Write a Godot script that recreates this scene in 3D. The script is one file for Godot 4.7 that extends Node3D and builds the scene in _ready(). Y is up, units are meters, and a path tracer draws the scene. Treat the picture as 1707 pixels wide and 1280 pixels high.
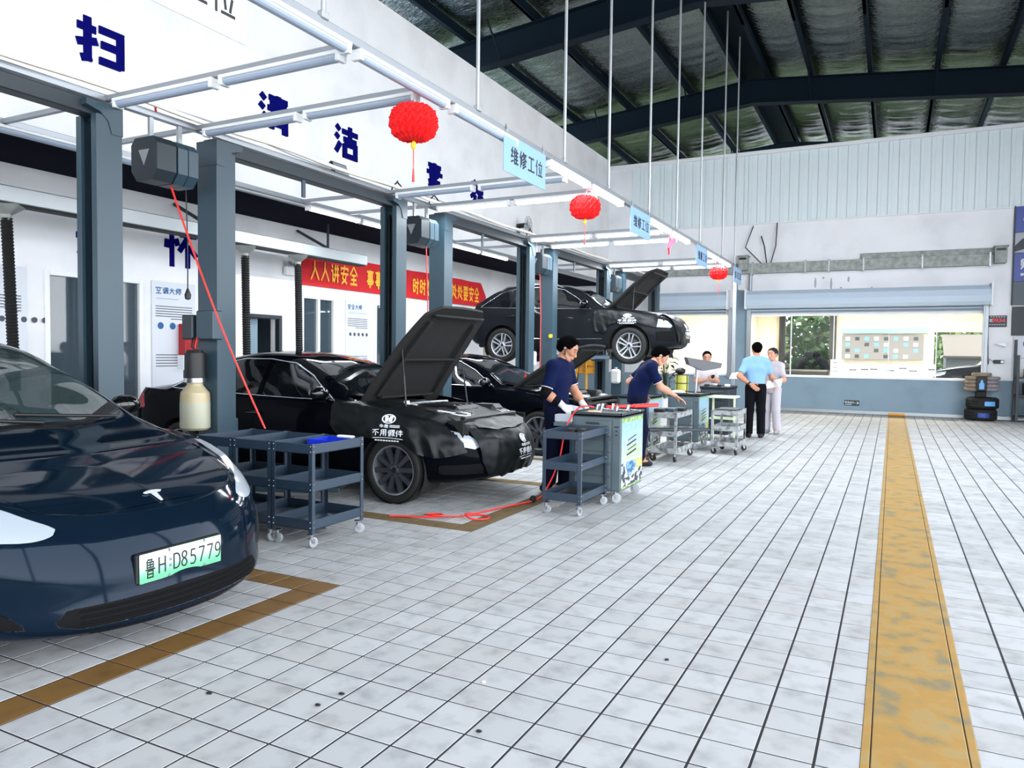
extends Node3D
# A car repair hall: tiled aisle on the right, four lift bays on the left, office windows at the far end.
# Axes: x to the right across the hall, y up, -z down the hall. The camera stands over (0, 0).

const ROOF_RIDGE := Vector2(-3.45, 8.95)   # x and height of the roof's ridge
const ROOF_FALL := 0.1
const BAY := [-2.6, -6.85, -10.9, -15.0, -19.0]      # centre lines of the bays

var mats := {}
var rng := RandomNumberGenerator.new()

func _ready():
	# ---------------------------------------------------------------- camera
	var cam := Camera3D.new()
	cam.name = "camera"
	cam.keep_aspect = Camera3D.KEEP_HEIGHT
	cam.fov = rad_to_deg(2.0 * atan(640.0 / 1250.0))
	cam.near = 0.05
	cam.far = 200.0
	cam.transform = Transform3D(Basis(Vector3.UP, deg_to_rad(26.87)) * Basis(Vector3.RIGHT, deg_to_rad(-2.3)) * Basis(Vector3.BACK, deg_to_rad(0.7)), Vector3(0, 1.5, 0))
	add_child(cam)
	cam.current = true
	# ---------------------------------------------------------------- sky and exposure
	var env := Environment.new()
	env.background_mode = Environment.BG_SKY
	var sm := ProceduralSkyMaterial.new()
	sm.sky_top_color = Color(0.82, 0.85, 0.89)
	sm.sky_horizon_color = Color(0.95, 0.965, 0.985)
	sm.ground_horizon_color = Color(0.80, 0.83, 0.86)
	sm.ground_bottom_color = Color(0.55, 0.57, 0.6)
	sm.sky_curve = 0.25
	sm.sky_energy_multiplier = 1.0
	sm.sun_angle_max = 20.0
	var sky := Sky.new()
	sky.sky_material = sm
	env.sky = sky
	env.background_energy_multiplier = 1.5
	env.tonemap_mode = Environment.TONE_MAPPER_LINEAR
	env.tonemap_exposure = 5.8
	env.sdfgi_enabled = true
	env.ssao_enabled = true
	env.ssil_enabled = true
	var we := WorldEnvironment.new()
	we.name = "world_environment"
	we.environment = env
	add_child(we)
	# a high veiled sun: shines in through the open side on the right and behind
	var sun := DirectionalLight3D.new()
	sun.name = "sun"
	sun.light_color = Color(1.0, 0.98, 0.95)
	sun.light_energy = 0.6
	sun.light_angular_distance = 8.0
	sun.shadow_enabled = true
	sun.transform = Transform3D(Basis.looking_at(Vector3(-0.25, -0.75, 0.55).normalized(), Vector3.UP), Vector3(0, 20, 0))
	add_child(sun)
	rng.seed = 7
	make_mats()
	car_paints()
	build_setting()
	build_roof()
	build_left_walls()
	build_back_wall()
	build_outside()
	build_lifts()
	build_light_frame()
	build_wall_things()
	build_cars()
	build_trolleys()
	build_people()
	build_far_things()
	build_small_things()

# ==================================================================== helpers
class MB:                                       # collects triangles of one mesh
	var v := PackedVector3Array()
	var n := PackedVector3Array()
	func tri(a: Vector3, b: Vector3, c: Vector3, na: Vector3, nb: Vector3, nc: Vector3) -> void:
		if (b - a).cross(c - a).dot(na + nb + nc) > 0.0:
			v.push_back(a); v.push_back(c); v.push_back(b)
			n.push_back(na); n.push_back(nc); n.push_back(nb)
		else:
			v.push_back(a); v.push_back(b); v.push_back(c)
			n.push_back(na); n.push_back(nb); n.push_back(nc)
	func flat(a: Vector3, b: Vector3, c: Vector3, out: Vector3) -> void:
		var k := (b - a).cross(c - a)
		if k.length_squared() < 1e-16: return
		k = k.normalized()
		if k.dot(out) < 0.0: k = -k
		tri(a, b, c, k, k, k)
	func quad(a: Vector3, b: Vector3, c: Vector3, d: Vector3, out: Vector3) -> void:
		flat(a, b, c, out); flat(a, c, d, out)
	func box(c: Vector3, s: Vector3, bev := 0.0, t := Transform3D()) -> void:      # chamfered box
		var h := s * 0.5
		var e := minf(bev, minf(h.x, minf(h.y, h.z)) * 0.9)
		var tf := t * Transform3D(Basis(), c)
		for ax in 3:
			var u := (ax + 1) % 3
			var w := (ax + 2) % 3
			for sg in [-1.0, 1.0]:
				var p := []
				for k in [[-1, -1], [1, -1], [1, 1], [-1, 1]]:
					var q := Vector3()
					q[ax] = sg * h[ax]; q[u] = k[0] * (h[u] - e); q[w] = k[1] * (h[w] - e)
					p.append(tf * q)
				var o := Vector3(); o[ax] = sg
				quad(p[0], p[1], p[2], p[3], tf.basis * o)
		if e <= 0.0: return
		for ax in 3:
			var u := (ax + 1) % 3
			var w := (ax + 2) % 3
			for su in [-1.0, 1.0]:
				for sw in [-1.0, 1.0]:
					var a := Vector3(); var b := Vector3()
					a[ax] = -(h[ax] - e); a[u] = su * h[u]; a[w] = sw * (h[w] - e)
					b[ax] = -(h[ax] - e); b[u] = su * (h[u] - e); b[w] = sw * h[w]
					var a2 := a; a2[ax] = -a[ax]
					var b2 := b; b2[ax] = -b[ax]
					var o := Vector3(); o[u] = su; o[w] = sw
					quad(tf * a, tf * a2, tf * b2, tf * b, tf.basis * o)
		for sx in [-1.0, 1.0]:
			for sy in [-1.0, 1.0]:
				for sz in [-1.0, 1.0]:
					flat(tf * Vector3(sx * h.x, sy * (h.y - e), sz * (h.z - e)), tf * Vector3(sx * (h.x - e), sy * h.y, sz * (h.z - e)), tf * Vector3(sx * (h.x - e), sy * (h.y - e), sz * h.z), tf.basis * Vector3(sx, sy, sz))
	func bb(a: Vector3, b: Vector3, bev := 0.0) -> void:                           # box between two corners
		box((a + b) * 0.5, (b - a).abs(), bev)
	func bar(a: Vector3, b: Vector3, w: float, h: float, up := Vector3.UP, bev := 0.0) -> void:   # square bar from a to b
		var d := (b - a)
		var l := d.length()
		d /= l
		var s := d.cross(up)
		if s.length() < 0.01: s = d.cross(Vector3.RIGHT)
		s = s.normalized()
		var q := s.cross(d).normalized()
		box(Vector3(), Vector3(l, h, w), bev, Transform3D(Basis(d, q, s), (a + b) * 0.5))
	func cyl(a: Vector3, b: Vector3, r0: float, r1: float = -1.0, seg := 12, caps := true) -> void:
		if r1 < 0.0: r1 = r0
		var d := (b - a).normalized()
		var s := d.cross(Vector3.UP)
		if s.length() < 0.01: s = d.cross(Vector3.RIGHT)
		s = s.normalized()
		var q := s.cross(d)
		var slope := (r0 - r1) / maxf((b - a).length(), 1e-6)
		for i in seg:
			var t0 := TAU * i / seg
			var t1 := TAU * (i + 1) / seg
			var e0 := s * cos(t0) + q * sin(t0)
			var e1 := s * cos(t1) + q * sin(t1)
			var n0 := (e0 + d * slope).normalized()
			var n1 := (e1 + d * slope).normalized()
			if r0 > 0.0: tri(a + e0 * r0, a + e1 * r0, b + e0 * r1, n0, n1, n0)
			if r1 > 0.0: tri(a + e1 * r0, b + e1 * r1, b + e0 * r1, n1, n1, n0)
			if caps and r0 > 0.0: tri(a, a + e0 * r0, a + e1 * r0, -d, -d, -d)
			if caps and r1 > 0.0: tri(b, b + e0 * r1, b + e1 * r1, d, d, d)
	func tube(p: Array, r: float, seg := 8, caps := true) -> void:                 # round tube along a path
		var m := p.size()
		var last := Vector3()
		var rings := []
		for i in m:
			var d: Vector3 = (p[mini(i + 1, m - 1)] - p[maxi(i - 1, 0)]).normalized()
			var s := last - d * last.dot(d)
			if s.length() < 0.1:
				s = d.cross(Vector3.UP)
				if s.length() < 0.05: s = d.cross(Vector3.RIGHT)
			s = s.normalized()
			last = s
			var q := d.cross(s)
			var ring := []
			for k in seg: ring.append(s * cos(TAU * k / seg) + q * sin(TAU * k / seg))
			rings.append(ring)
		for i in m - 1:
			for k in seg:
				var k1 := (k + 1) % seg
				var a: Vector3 = rings[i][k]; var b: Vector3 = rings[i][k1]; var c: Vector3 = rings[i + 1][k1]; var e: Vector3 = rings[i + 1][k]
				tri(p[i] + a * r, p[i] + b * r, p[i + 1] + c * r, a, b, c)
				tri(p[i] + a * r, p[i + 1] + c * r, p[i + 1] + e * r, a, c, e)
		if caps:
			for s in [0, m - 1]:
				var d: Vector3 = (p[1] - p[0]) * -1.0 if s == 0 else p[m - 1] - p[m - 2]
				d = d.normalized()
				for k in range(1, seg - 1):
					tri(p[s] + rings[s][0] * r, p[s] + rings[s][k] * r, p[s] + rings[s][k + 1] * r, d, d, d)
	func lathe(prof: Array, t := Transform3D(), seg := 24, crease := 0.7) -> void:  # prof: Vector2(radius, height) spun round the y axis
		var m := prof.size()
		for i in m - 1:
			var a: Vector2 = prof[i]
			var b: Vector2 = prof[i + 1]
			if a.is_equal_approx(b): continue
			var e := (b - a).normalized()
			var nm := Vector2(e.y, -e.x)
			var n0 := nm
			var n1 := nm
			if i > 0:
				var f: Vector2 = (a - prof[i - 1]).normalized()
				var fn := Vector2(f.y, -f.x)
				if fn.dot(nm) > crease: n0 = (fn + nm).normalized()
			if i < m - 2:
				var f: Vector2 = (prof[i + 2] - b).normalized()
				var fn := Vector2(f.y, -f.x)
				if fn.dot(nm) > crease: n1 = (fn + nm).normalized()
			for k in seg:
				var c0 := Vector2(cos(TAU * k / seg), sin(TAU * k / seg))
				var c1 := Vector2(cos(TAU * (k + 1) / seg), sin(TAU * (k + 1) / seg))
				var A := t * Vector3(a.x * c0.x, a.y, a.x * c0.y)
				var B := t * Vector3(a.x * c1.x, a.y, a.x * c1.y)
				var C := t * Vector3(b.x * c1.x, b.y, b.x * c1.y)
				var D := t * Vector3(b.x * c0.x, b.y, b.x * c0.y)
				var na := t.basis * Vector3(n0.x * c0.x, n0.y, n0.x * c0.y)
				var nb := t.basis * Vector3(n0.x * c1.x, n0.y, n0.x * c1.y)
				var nc := t.basis * Vector3(n1.x * c1.x, n1.y, n1.x * c1.y)
				var nd := t.basis * Vector3(n1.x * c0.x, n1.y, n1.x * c0.y)
				if a.x > 1e-6: tri(A, B, C, na, nb, nc)
				if b.x > 1e-6: tri(A, C, D, na, nc, nd)
	func ball(c: Vector3, r: Vector3, seg := 14, t := Transform3D()) -> void:       # ellipsoid
		var hs := seg / 2
		for i in hs:
			for k in seg:
				var q := []
				for e in [[i, k], [i, k + 1], [i + 1, k + 1], [i + 1, k]]:
					var th: float = PI * e[0] / hs
					var ph: float = TAU * e[1] / seg
					q.append(Vector3(sin(th) * cos(ph), cos(th), sin(th) * sin(ph)))
				var m := []
				for d in q: m.append(t.basis * (d / r).normalized())
				if i > 0: tri(t * (c + q[0] * r), t * (c + q[1] * r), t * (c + q[2] * r), m[0], m[1], m[2])
				if i < hs - 1 or i == 0: tri(t * (c + q[0] * r), t * (c + q[2] * r), t * (c + q[3] * r), m[0], m[2], m[3])
	func prism(poly: Array, t: Transform3D, depth: float, caps := true) -> void:    # polygon in the xy plane of t, extruded along its z by depth
		var pv := PackedVector2Array(poly)
		var idx := Geometry2D.triangulate_polygon(pv)
		var zd := t.basis.z.normalized()
		var mid := Vector2()
		for p in poly: mid += p
		mid /= poly.size()
		if caps:
			for i in range(0, idx.size(), 3):
				var a := pv[idx[i]]; var b := pv[idx[i + 1]]; var c := pv[idx[i + 2]]
				flat(t * Vector3(a.x, a.y, depth), t * Vector3(b.x, b.y, depth), t * Vector3(c.x, c.y, depth), zd)
				flat(t * Vector3(a.x, a.y, 0), t * Vector3(b.x, b.y, 0), t * Vector3(c.x, c.y, 0), -zd)
		var ccw := not Geometry2D.is_polygon_clockwise(pv)
		for i in poly.size():
			var a: Vector2 = poly[i]
			var b: Vector2 = poly[(i + 1) % poly.size()]
			var o := Vector2(b.y - a.y, a.x - b.x) * (1.0 if ccw else -1.0)
			quad(t * Vector3(a.x, a.y, 0), t * Vector3(b.x, b.y, 0), t * Vector3(b.x, b.y, depth), t * Vector3(a.x, a.y, depth), t.basis * Vector3(o.x, o.y, 0))
	func grid(f: Array, smooth_n := true) -> void:      # f: rows of points, each row the same length; normals from the grid, facing as they come
		var R := f.size()
		var S: int = f[0].size()
		var nn := []
		for i in R:
			var row := PackedVector3Array()
			for j in S:
				var du: Vector3 = f[mini(i + 1, R - 1)][j] - f[maxi(i - 1, 0)][j]
				var dv: Vector3 = f[i][mini(j + 1, S - 1)] - f[i][maxi(j - 1, 0)]
				var c := du.cross(dv)
				row.push_back(c.normalized() if c.length_squared() > 1e-14 else Vector3.UP)
			nn.append(row)
		for i in R - 1:
			for j in S - 1:
				tri(f[i][j], f[i + 1][j], f[i + 1][j + 1], nn[i][j], nn[i + 1][j], nn[i + 1][j + 1])
				tri(f[i][j], f[i + 1][j + 1], f[i][j + 1], nn[i][j], nn[i + 1][j + 1], nn[i][j + 1])
	func mesh() -> ArrayMesh:
		var a := []
		a.resize(Mesh.ARRAY_MAX)
		a[Mesh.ARRAY_VERTEX] = v
		a[Mesh.ARRAY_NORMAL] = n
		var m := ArrayMesh.new()
		if v.size() > 0: m.add_surface_from_arrays(Mesh.PRIMITIVE_TRIANGLES, a)
		return m

func put(called: String, mb, mat, parent: Node = null) -> MeshInstance3D:       # one named mesh under its parent
	var o := MeshInstance3D.new()
	o.name = called
	o.mesh = mb.mesh() if mb is MB else mb
	o.material_override = mats[mat] if mat is String else mat
	if parent == null: parent = self
	parent.add_child(o, true)
	return o

func thing(called: String, label: String, category: String, at := Vector3.ZERO, turn := 0.0, group := "") -> Node3D:
	var o := Node3D.new()
	o.name = called
	o.position = at
	o.rotation.y = turn
	add_child(o, true)
	return tag(o, label, category, group)

func tag(o: Node3D, label: String, category: String, group := "") -> Node3D:
	o.set_meta("label", label)
	o.set_meta("category", category)
	if group != "": o.set_meta("group", group)
	return o

func struct(o: Node3D, label := "") -> Node3D:
	o.set_meta("kind", "structure")
	if label != "": o.set_meta("label", label); o.set_meta("category", "structure")
	return o

func twin(src: Node3D, at: Vector3, turn: float, label: String) -> Node3D:      # a copy of a thing with its parts
	var c: Node3D = src.duplicate()
	c.name = src.name
	add_child(c, true)
	c.position = at
	c.rotation.y = turn
	c.set_meta("label", label)
	return c

func M(called: String, c: Color, rough := 0.5, metal := 0.0) -> StandardMaterial3D:
	var m := StandardMaterial3D.new()
	m.albedo_color = c
	m.roughness = rough
	m.metallic = metal
	m.resource_name = called
	mats[called] = m
	return m

func noise_tex(freq: float, stops: Array, size := 512, octaves := 4, seed_ := 1, normal := false, bump := 1.0) -> Texture2D:
	var fn := FastNoiseLite.new()
	fn.seed = seed_
	fn.noise_type = FastNoiseLite.TYPE_SIMPLEX_SMOOTH
	fn.frequency = freq
	fn.fractal_octaves = octaves
	var im := fn.get_seamless_image(size, size)
	im.convert(Image.FORMAT_RGB8)
	if normal:
		im.convert(Image.FORMAT_RGBA8)
		im.bump_map_to_normal_map(bump)
	else:
		var g := Gradient.new()
		g.offsets = PackedFloat32Array(stops.map(func(s): return s[0]))
		g.colors = PackedColorArray(stops.map(func(s): return s[1]))
		var lut := []
		for i in 256: lut.append(g.sample(i / 255.0))
		var out := Image.create(size, size, false, Image.FORMAT_RGB8)
		for y in size:
			for x in size:
				out.set_pixel(x, y, lut[int(im.get_pixel(x, y).r * 255.0)])
		im = out
	return ImageTexture.create_from_image(im)

func tri_tex(m: StandardMaterial3D, t: Texture2D, per_metre: float) -> StandardMaterial3D:
	m.albedo_texture = t
	m.uv1_triplanar = true
	m.uv1_world_triplanar = true
	m.uv1_scale = Vector3.ONE * per_metre
	return m

# ---- strokes of the characters on walls, signs and covers: x,y in a field of 100 by 100, y down; strokes parted by ;
const SHUI := "8,12 22,24;4,38 18,48;6,90 24,60;"
const REN := "24,4 6,46;18,34 18,97;"
const YAN := "12,8 24,22;4,38 24,38 24,88 36,76;"
const XIN := "22,4 22,97;8,28 6,50;34,24 40,42;"
const GLYPH := {
	"扫": "5,28 42,28;25,5 25,88 12,92;4,62 44,50;48,22 92,22 92,90;52,52 92,52;48,86 92,86",
	"清": SHUI + "34,14 96,14;38,28 92,28;30,42 98,42;65,4 65,42;42,54 42,96;42,54 88,54 88,94 78,94;42,66 88,66;42,79 88,79",
	"洁": SHUI + "32,24 98,24;65,5 65,46;38,46 92,46;42,60 88,60 88,94 42,94 42,60",
	"素": "12,14 88,14;18,27 82,27;4,40 96,40;50,3 50,40;52,42 28,54 62,54;70,46 22,72 80,70;50,70 50,98;32,78 16,92;66,78 84,92",
	"养": "30,4 40,14;70,4 60,14;14,17 86,17;20,30 80,30;4,43 96,43;50,14 44,43 8,72;54,43 94,68;38,60 36,80 18,98;66,60 66,98",
	"关": "28,5 38,20;72,5 62,20;14,28 86,28;4,52 96,52;50,28 50,52 10,96;52,55 92,96",
	"怀": XIN + "46,12 98,12;74,12 44,56;70,36 70,97;76,44 98,66",
	"维": "26,6 10,30 30,32;32,22 8,60 36,56;4,90 38,78;58,4 42,40;50,28 50,97;50,28 96,28;72,10 76,26;50,48 92,48;50,68 92,68;50,90 98,90;72,28 72,90",
	"修": REN + "32,24 32,80;58,4 42,32;52,16 90,16 44,52;56,26 96,52;78,48 46,66;84,60 46,82;90,74 44,98",
	"工": "12,14 88,14;50,14 50,88;4,88 96,88",
	"位": REN + "66,4 70,18;40,26 96,26;52,38 58,78;86,36 76,82;38,90 98,90",
	"人": "50,4 44,50 6,96;50,34 94,96",
	"讲": YAN + "42,26 94,26;36,58 98,58;56,6 54,60 40,96;80,6 80,97",
	"安": "50,2 50,14;8,32 8,18 92,18 92,32;46,24 26,68 80,96;72,44 60,76 14,97;4,46 96,46",
	"全": "50,3 4,48;50,3 96,48;24,48 76,48;18,70 82,70;8,94 92,94;50,48 50,94",
	"事": "6,14 94,14;22,26 78,26 78,40 22,40 22,26;16,54 82,54;4,66 96,66;16,79 82,79;82,54 82,79;50,3 50,95 38,92",
	"时": "8,16 8,86;8,16 38,16 38,86;8,50 38,50;8,84 38,84;44,32 98,32;78,5 78,95 64,92;54,48 64,66",
	"想": "4,20 48,20;26,3 26,60;24,22 6,48;28,24 46,40;58,8 58,58;58,8 90,8 90,58;58,24 90,24;58,40 90,40;58,56 90,56;10,72 8,90;28,68 28,94 70,94 72,82;48,64 56,78;82,68 94,86",
	"处": "30,4 8,50;24,22 54,22 8,94;18,36 50,70 98,94;72,4 72,76;74,30 96,46",
	"要": "6,10 94,10;14,22 86,22 86,48 14,48 14,22;38,10 38,48;62,10 62,48;44,52 24,78 84,97;72,62 58,84 12,98;4,64 96,64",
	"为": "22,8 32,22;8,32 84,32 80,88 64,94;50,6 44,44 8,94;52,52 62,68",
	"鲁": "34,3 14,20;30,8 66,8 58,18;20,20 80,20 80,46 20,46 20,20;50,20 50,46;20,33 80,33;6,56 94,56;24,64 76,64 76,97 24,97 24,64;24,80 76,80",
	"空": "50,2 50,12;8,26 8,14 92,14 92,26;38,26 20,46;62,26 80,44;20,56 80,56;50,56 50,92;6,92 94,92",
	"调": YAN + "42,10 42,60 36,96;42,10 94,10 94,94;52,28 84,28;50,44 86,44;68,16 68,44;54,58 82,58 82,82 54,82 54,58",
	"大": "6,34 94,34;50,4 48,44 8,96;52,44 94,96",
	"师": "10,22 10,60;26,6 26,60 10,96;38,12 98,12;44,30 44,80;44,30 90,30 90,78;67,12 67,97",
	"不": "6,12 94,12;54,12 8,60;50,40 50,97;58,40 92,66",
	"用": "20,8 20,60 8,96;20,8 84,8 84,94 72,92;20,34 84,34;20,60 84,60;52,8 52,94",
	"假": REN + "36,8 36,97;36,8 60,8 60,36 36,36;36,54 58,54;36,72 58,72;68,10 92,10 92,34 68,34;68,22 92,22;66,48 94,48 62,97;70,58 98,97",
	"件": REN + "50,10 40,40;44,30 94,30;34,60 98,60;68,4 68,97",
	"华": "30,4 10,40;22,26 22,54;80,12 50,30;54,4 54,40 60,50 90,50 92,38;4,68 96,68;50,54 50,98",
	"胜": "12,8 12,60 4,96;12,8 40,8 40,94 30,92;12,32 40,32;12,56 40,56;58,8 48,40;52,28 96,28;56,58 92,58;46,92 98,92;74,4 74,92",
	"贴": "10,10 10,66;10,10 40,10 40,66;25,22 25,60 6,96;28,72 42,92;70,4 70,52;70,26 96,26;54,54 92,54 92,94 54,94 54,54",
	"出": "50,4 50,94;16,14 16,46 84,46 84,14;8,58 8,94 92,94 92,58",
	"口": "16,14 84,14 84,90 16,90 16,14",
	"车": "10,14 90,14;42,3 20,46 82,46;4,70 98,70;54,30 54,98",
	"膜": "12,8 12,60 4,96;12,8 34,8 34,94;12,32 34,32;12,56 34,56;42,18 98,18;58,6 58,28;82,6 82,28;50,34 90,34 90,58 50,58 50,34;50,46 90,46;42,72 98,72;70,58 44,98;72,72 98,98",
}

var bar_rise := 0.0
func strokes(mb: MB, ch: String, w: float, place: Callable) -> void:    # the bars of one character; place(u, v, h) gives the point for u, v in 0..1 (v up) and h above the surface (0 or 1)
	bar_rise = 0.0
	for st in GLYPH.get(ch, "").split(";", false):
		var pts := []
		for q in st.split(" ", false):
			var xy: PackedStringArray = q.split(",")
			pts.append(Vector2(float(xy[0]) / 100.0, 1.0 - float(xy[1]) / 100.0))
		line_bars(mb, pts, w, place)

func line_bars(mb: MB, pts: Array, w: float, place: Callable) -> void:
	for i in pts.size() - 1:
		var a: Vector2 = pts[i]
		var b: Vector2 = pts[i + 1]
		var d := (b - a).normalized()
		var s := Vector2(-d.y, d.x) * w * 0.5
		if i > 0: a -= d * w * 0.5
		if i < pts.size() - 2: b += d * w * 0.5
		var c := [a + s, b + s, b - s, a - s]
		var lo := []
		var hi := []
		for p in c:
			lo.append(place.call(p.x, p.y, 0.0))
			hi.append(place.call(p.x, p.y, 1.0 + bar_rise))
		bar_rise = fmod(bar_rise + 0.09, 1.8)             # crossing strokes lie a hair above one another
		var o: Vector3 = hi[0] - lo[0]
		mb.quad(hi[0], hi[1], hi[2], hi[3], o)
		var mid: Vector3 = (lo[0] + lo[2]) * 0.5
		for k in 4:
			var k1 := (k + 1) % 4
			mb.quad(lo[k], lo[k1], hi[k1], hi[k], (lo[k] + lo[k1]) * 0.5 - mid)

func flat_place(at: Vector3, r: Vector3, u: Vector3, depth: Vector3) -> Callable:
	return func(x, y, h): return at + r * x + u * y + depth * h

func write_line(mb: MB, text: String, at: Vector3, right: Vector3, up: Vector3, size: float, pitch: float, weight: float, depth: Vector3, squeeze := 1.0) -> void:
	for i in text.length():
		strokes(mb, text[i], weight, flat_place(at + right * pitch * i, right * size * squeeze, up * size, depth))

func text_mesh(text: String, size: float, depth: float, bold := true) -> Mesh:      # latin letters and digits, centred, facing +z
	var t := TextMesh.new()
	var f := SystemFont.new()
	f.font_names = PackedStringArray(["Droid Sans"])
	f.font_weight = 700 if bold else 400
	t.font = f
	t.text = text
	t.font_size = 64
	t.pixel_size = size / 64.0
	t.depth = depth
	return t

# ==================================================================== materials
func make_mats() -> void:
	M("grout", Color(0.11, 0.115, 0.125), 0.95)
	var dirt := noise_tex(0.012, [[0.0, Color(0.86, 0.86, 0.86)], [0.35, Color(0.96, 0.96, 0.96)], [0.55, Color(1, 1, 1)], [1.0, Color(1, 1, 1)]], 512, 5, 3)
	for k in 4:
		var t: Color = [Color(0.69, 0.695, 0.70), Color(0.675, 0.68, 0.685), Color(0.70, 0.705, 0.71), Color(0.68, 0.68, 0.68)][k]
		tri_tex(M("tile%d" % k, t, 0.6), dirt, 0.8)
	tri_tex(M("tile_tan", Color(0.47, 0.35, 0.19), 0.5), dirt, 0.9)
	for k in 4: mats["tile%d" % k].metallic_specular = 0.15
	var tm := tri_tex(M("tiles_all", Color.WHITE, 0.6), dirt, 0.8)
	tm.vertex_color_use_as_albedo = true
	tm.metallic_specular = 0.12
	var yel := noise_tex(0.02, [[0.0, Color(0.60, 0.61, 0.60)], [0.28, Color(0.70, 0.66, 0.55)], [0.40, Color(0.80, 0.70, 0.45)], [0.52, Color(0.84, 0.69, 0.40)], [0.64, Color(0.83, 0.73, 0.50)], [0.8, Color(0.80, 0.74, 0.58)], [1.0, Color(0.72, 0.70, 0.62)]], 512, 6, 11)
	tri_tex(M("yellow_paint", Color(0.75, 0.69, 0.56), 0.7), yel, 0.45)
	var plaster := noise_tex(0.006, [[0.0, Color(0.93, 0.93, 0.93)], [0.5, Color(0.98, 0.98, 0.98)], [1.0, Color(1, 1, 1)]], 512, 4, 5)
	tri_tex(M("white_wall", Color(0.90, 0.905, 0.92), 0.8), plaster, 0.25)
	tri_tex(M("grey_wall", Color(0.48, 0.565, 0.62), 0.7), plaster, 0.4)
	tri_tex(M("upper_paint", Color(0.90, 0.905, 0.915), 0.8), plaster, 0.25)
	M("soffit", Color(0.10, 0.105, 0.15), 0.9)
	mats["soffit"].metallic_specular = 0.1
	M("bounce_paving", Color(0.86, 0.86, 0.85), 0.9)  # pale tone raised so the yard bounces light up into the hall
	M("rib_panel", Color(0.84, 0.885, 0.90), 0.55)
	M("white_trim", Color(0.88, 0.89, 0.9), 0.5)
	M("roof_steel", Color(0.04, 0.09, 0.13), 0.7)
	mats["roof_steel"].metallic_specular = 0.2
	var fm := M("foil", Color(0.40, 0.43, 0.43), 0.22, 1.0)
	fm.normal_enabled = true
	fm.normal_texture = noise_tex(0.02, [], 512, 4, 21, true, 6.0)
	fm.normal_scale = 1.6
	fm.uv1_triplanar = true
	fm.uv1_world_triplanar = true
	fm.uv1_scale = Vector3(0.35, 1.0, 2.2)
	var cm := noise_tex(0.02, [[0.0, Color(0.72, 0.73, 0.72)], [0.5, Color(0.88, 0.88, 0.87)], [1.0, Color(1, 1, 1)]], 512, 5, 9)
	tri_tex(M("concrete", Color(0.66, 0.68, 0.67), 0.8), cm, 0.5)
	M("galvanised", Color(0.62, 0.64, 0.65), 0.4, 0.6)
	M("aluminium", Color(0.56, 0.58, 0.60), 0.35, 0.6)
	M("shutter", Color(0.70, 0.76, 0.82), 0.5)
	M("shutter_dark", Color(0.44, 0.50, 0.56), 0.5)
	M("steel", Color(0.72, 0.73, 0.75), 0.25, 1.0)
	M("lift_paint", Color(0.17, 0.25, 0.295), 0.42)
	M("lift_dark", Color(0.12, 0.16, 0.19), 0.5)
	M("black_plastic", Color(0.03, 0.033, 0.04), 0.5)
	M("rubber", Color(0.035, 0.036, 0.04), 0.75)
	M("blue_letter", Color(0.01, 0.015, 0.36), 0.6)
	mats["blue_letter"].metallic_specular = 0.15
	M("ink", Color(0.05, 0.06, 0.08), 0.6)
	M("cream", Color(0.93, 0.905, 0.84), 0.8)
	M("red_cloth", Color(0.78, 0.04, 0.10), 0.75)
	M("banner_gold", Color(0.98, 0.70, 0.16), 0.6)
	var lr := M("lantern_red", Color(0.93, 0.04, 0.06), 0.8)
	lr.backlight_enabled = true
	lr.backlight = Color(0.5, 0.02, 0.02)
	M("pink_paper", Color(0.95, 0.25, 0.35), 0.8)
	M("white_plastic", Color(0.88, 0.89, 0.9), 0.4)
	M("poster", Color(0.80, 0.82, 0.85), 0.5)
	M("poster_text", Color(0.25, 0.27, 0.31), 0.6)
	M("grass", Color(0.16, 0.24, 0.10), 0.9)
	M("poster_blue", Color(0.03, 0.33, 0.55), 0.5)
	M("poster_grey", Color(0.62, 0.64, 0.68), 0.5)
	M("sign_blue", Color(0.50, 0.64, 0.78), 0.4)
	M("deep_blue", Color(0.03, 0.20, 0.55), 0.4)
	M("pale_blue", Color(0.35, 0.62, 0.85), 0.4)
	M("red_box", Color(0.62, 0.02, 0.07), 0.4)
	M("hose_red", Color(0.90, 0.16, 0.13), 0.4)
	M("yellow_plastic", Color(0.92, 0.82, 0.15), 0.4)
	M("brown_card", Color(0.62, 0.5, 0.33), 0.8)
	M("tyre_tan", Color(0.52, 0.46, 0.40), 0.8)
	M("leaf", Color(0.30, 0.42, 0.20), 0.6)
	M("leaf_dark", Color(0.05, 0.13, 0.05), 0.5)
	M("bark", Color(0.25, 0.2, 0.15), 0.9)
	var g := M("glass", Color(0.35, 0.42, 0.44, 0.05), 0.02)
	g.transparency = BaseMaterial3D.TRANSPARENCY_ALPHA
	g.metallic_specular = 0.15
	var gd := M("glass_grey", Color(0.30, 0.36, 0.40, 0.45), 0.03)
	gd.transparency = BaseMaterial3D.TRANSPARENCY_ALPHA
	for lamp in [["tube_on", 2.0], ["tube_off", 0.0]]:
		var tb := M(lamp[0], Color(0.62, 0.67, 0.74), 0.35)
		if lamp[1] > 0.0:
			tb.emission_enabled = true
			tb.emission = Color(0.95, 0.98, 1.0)
			tb.emission_energy_multiplier = lamp[1]

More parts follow.
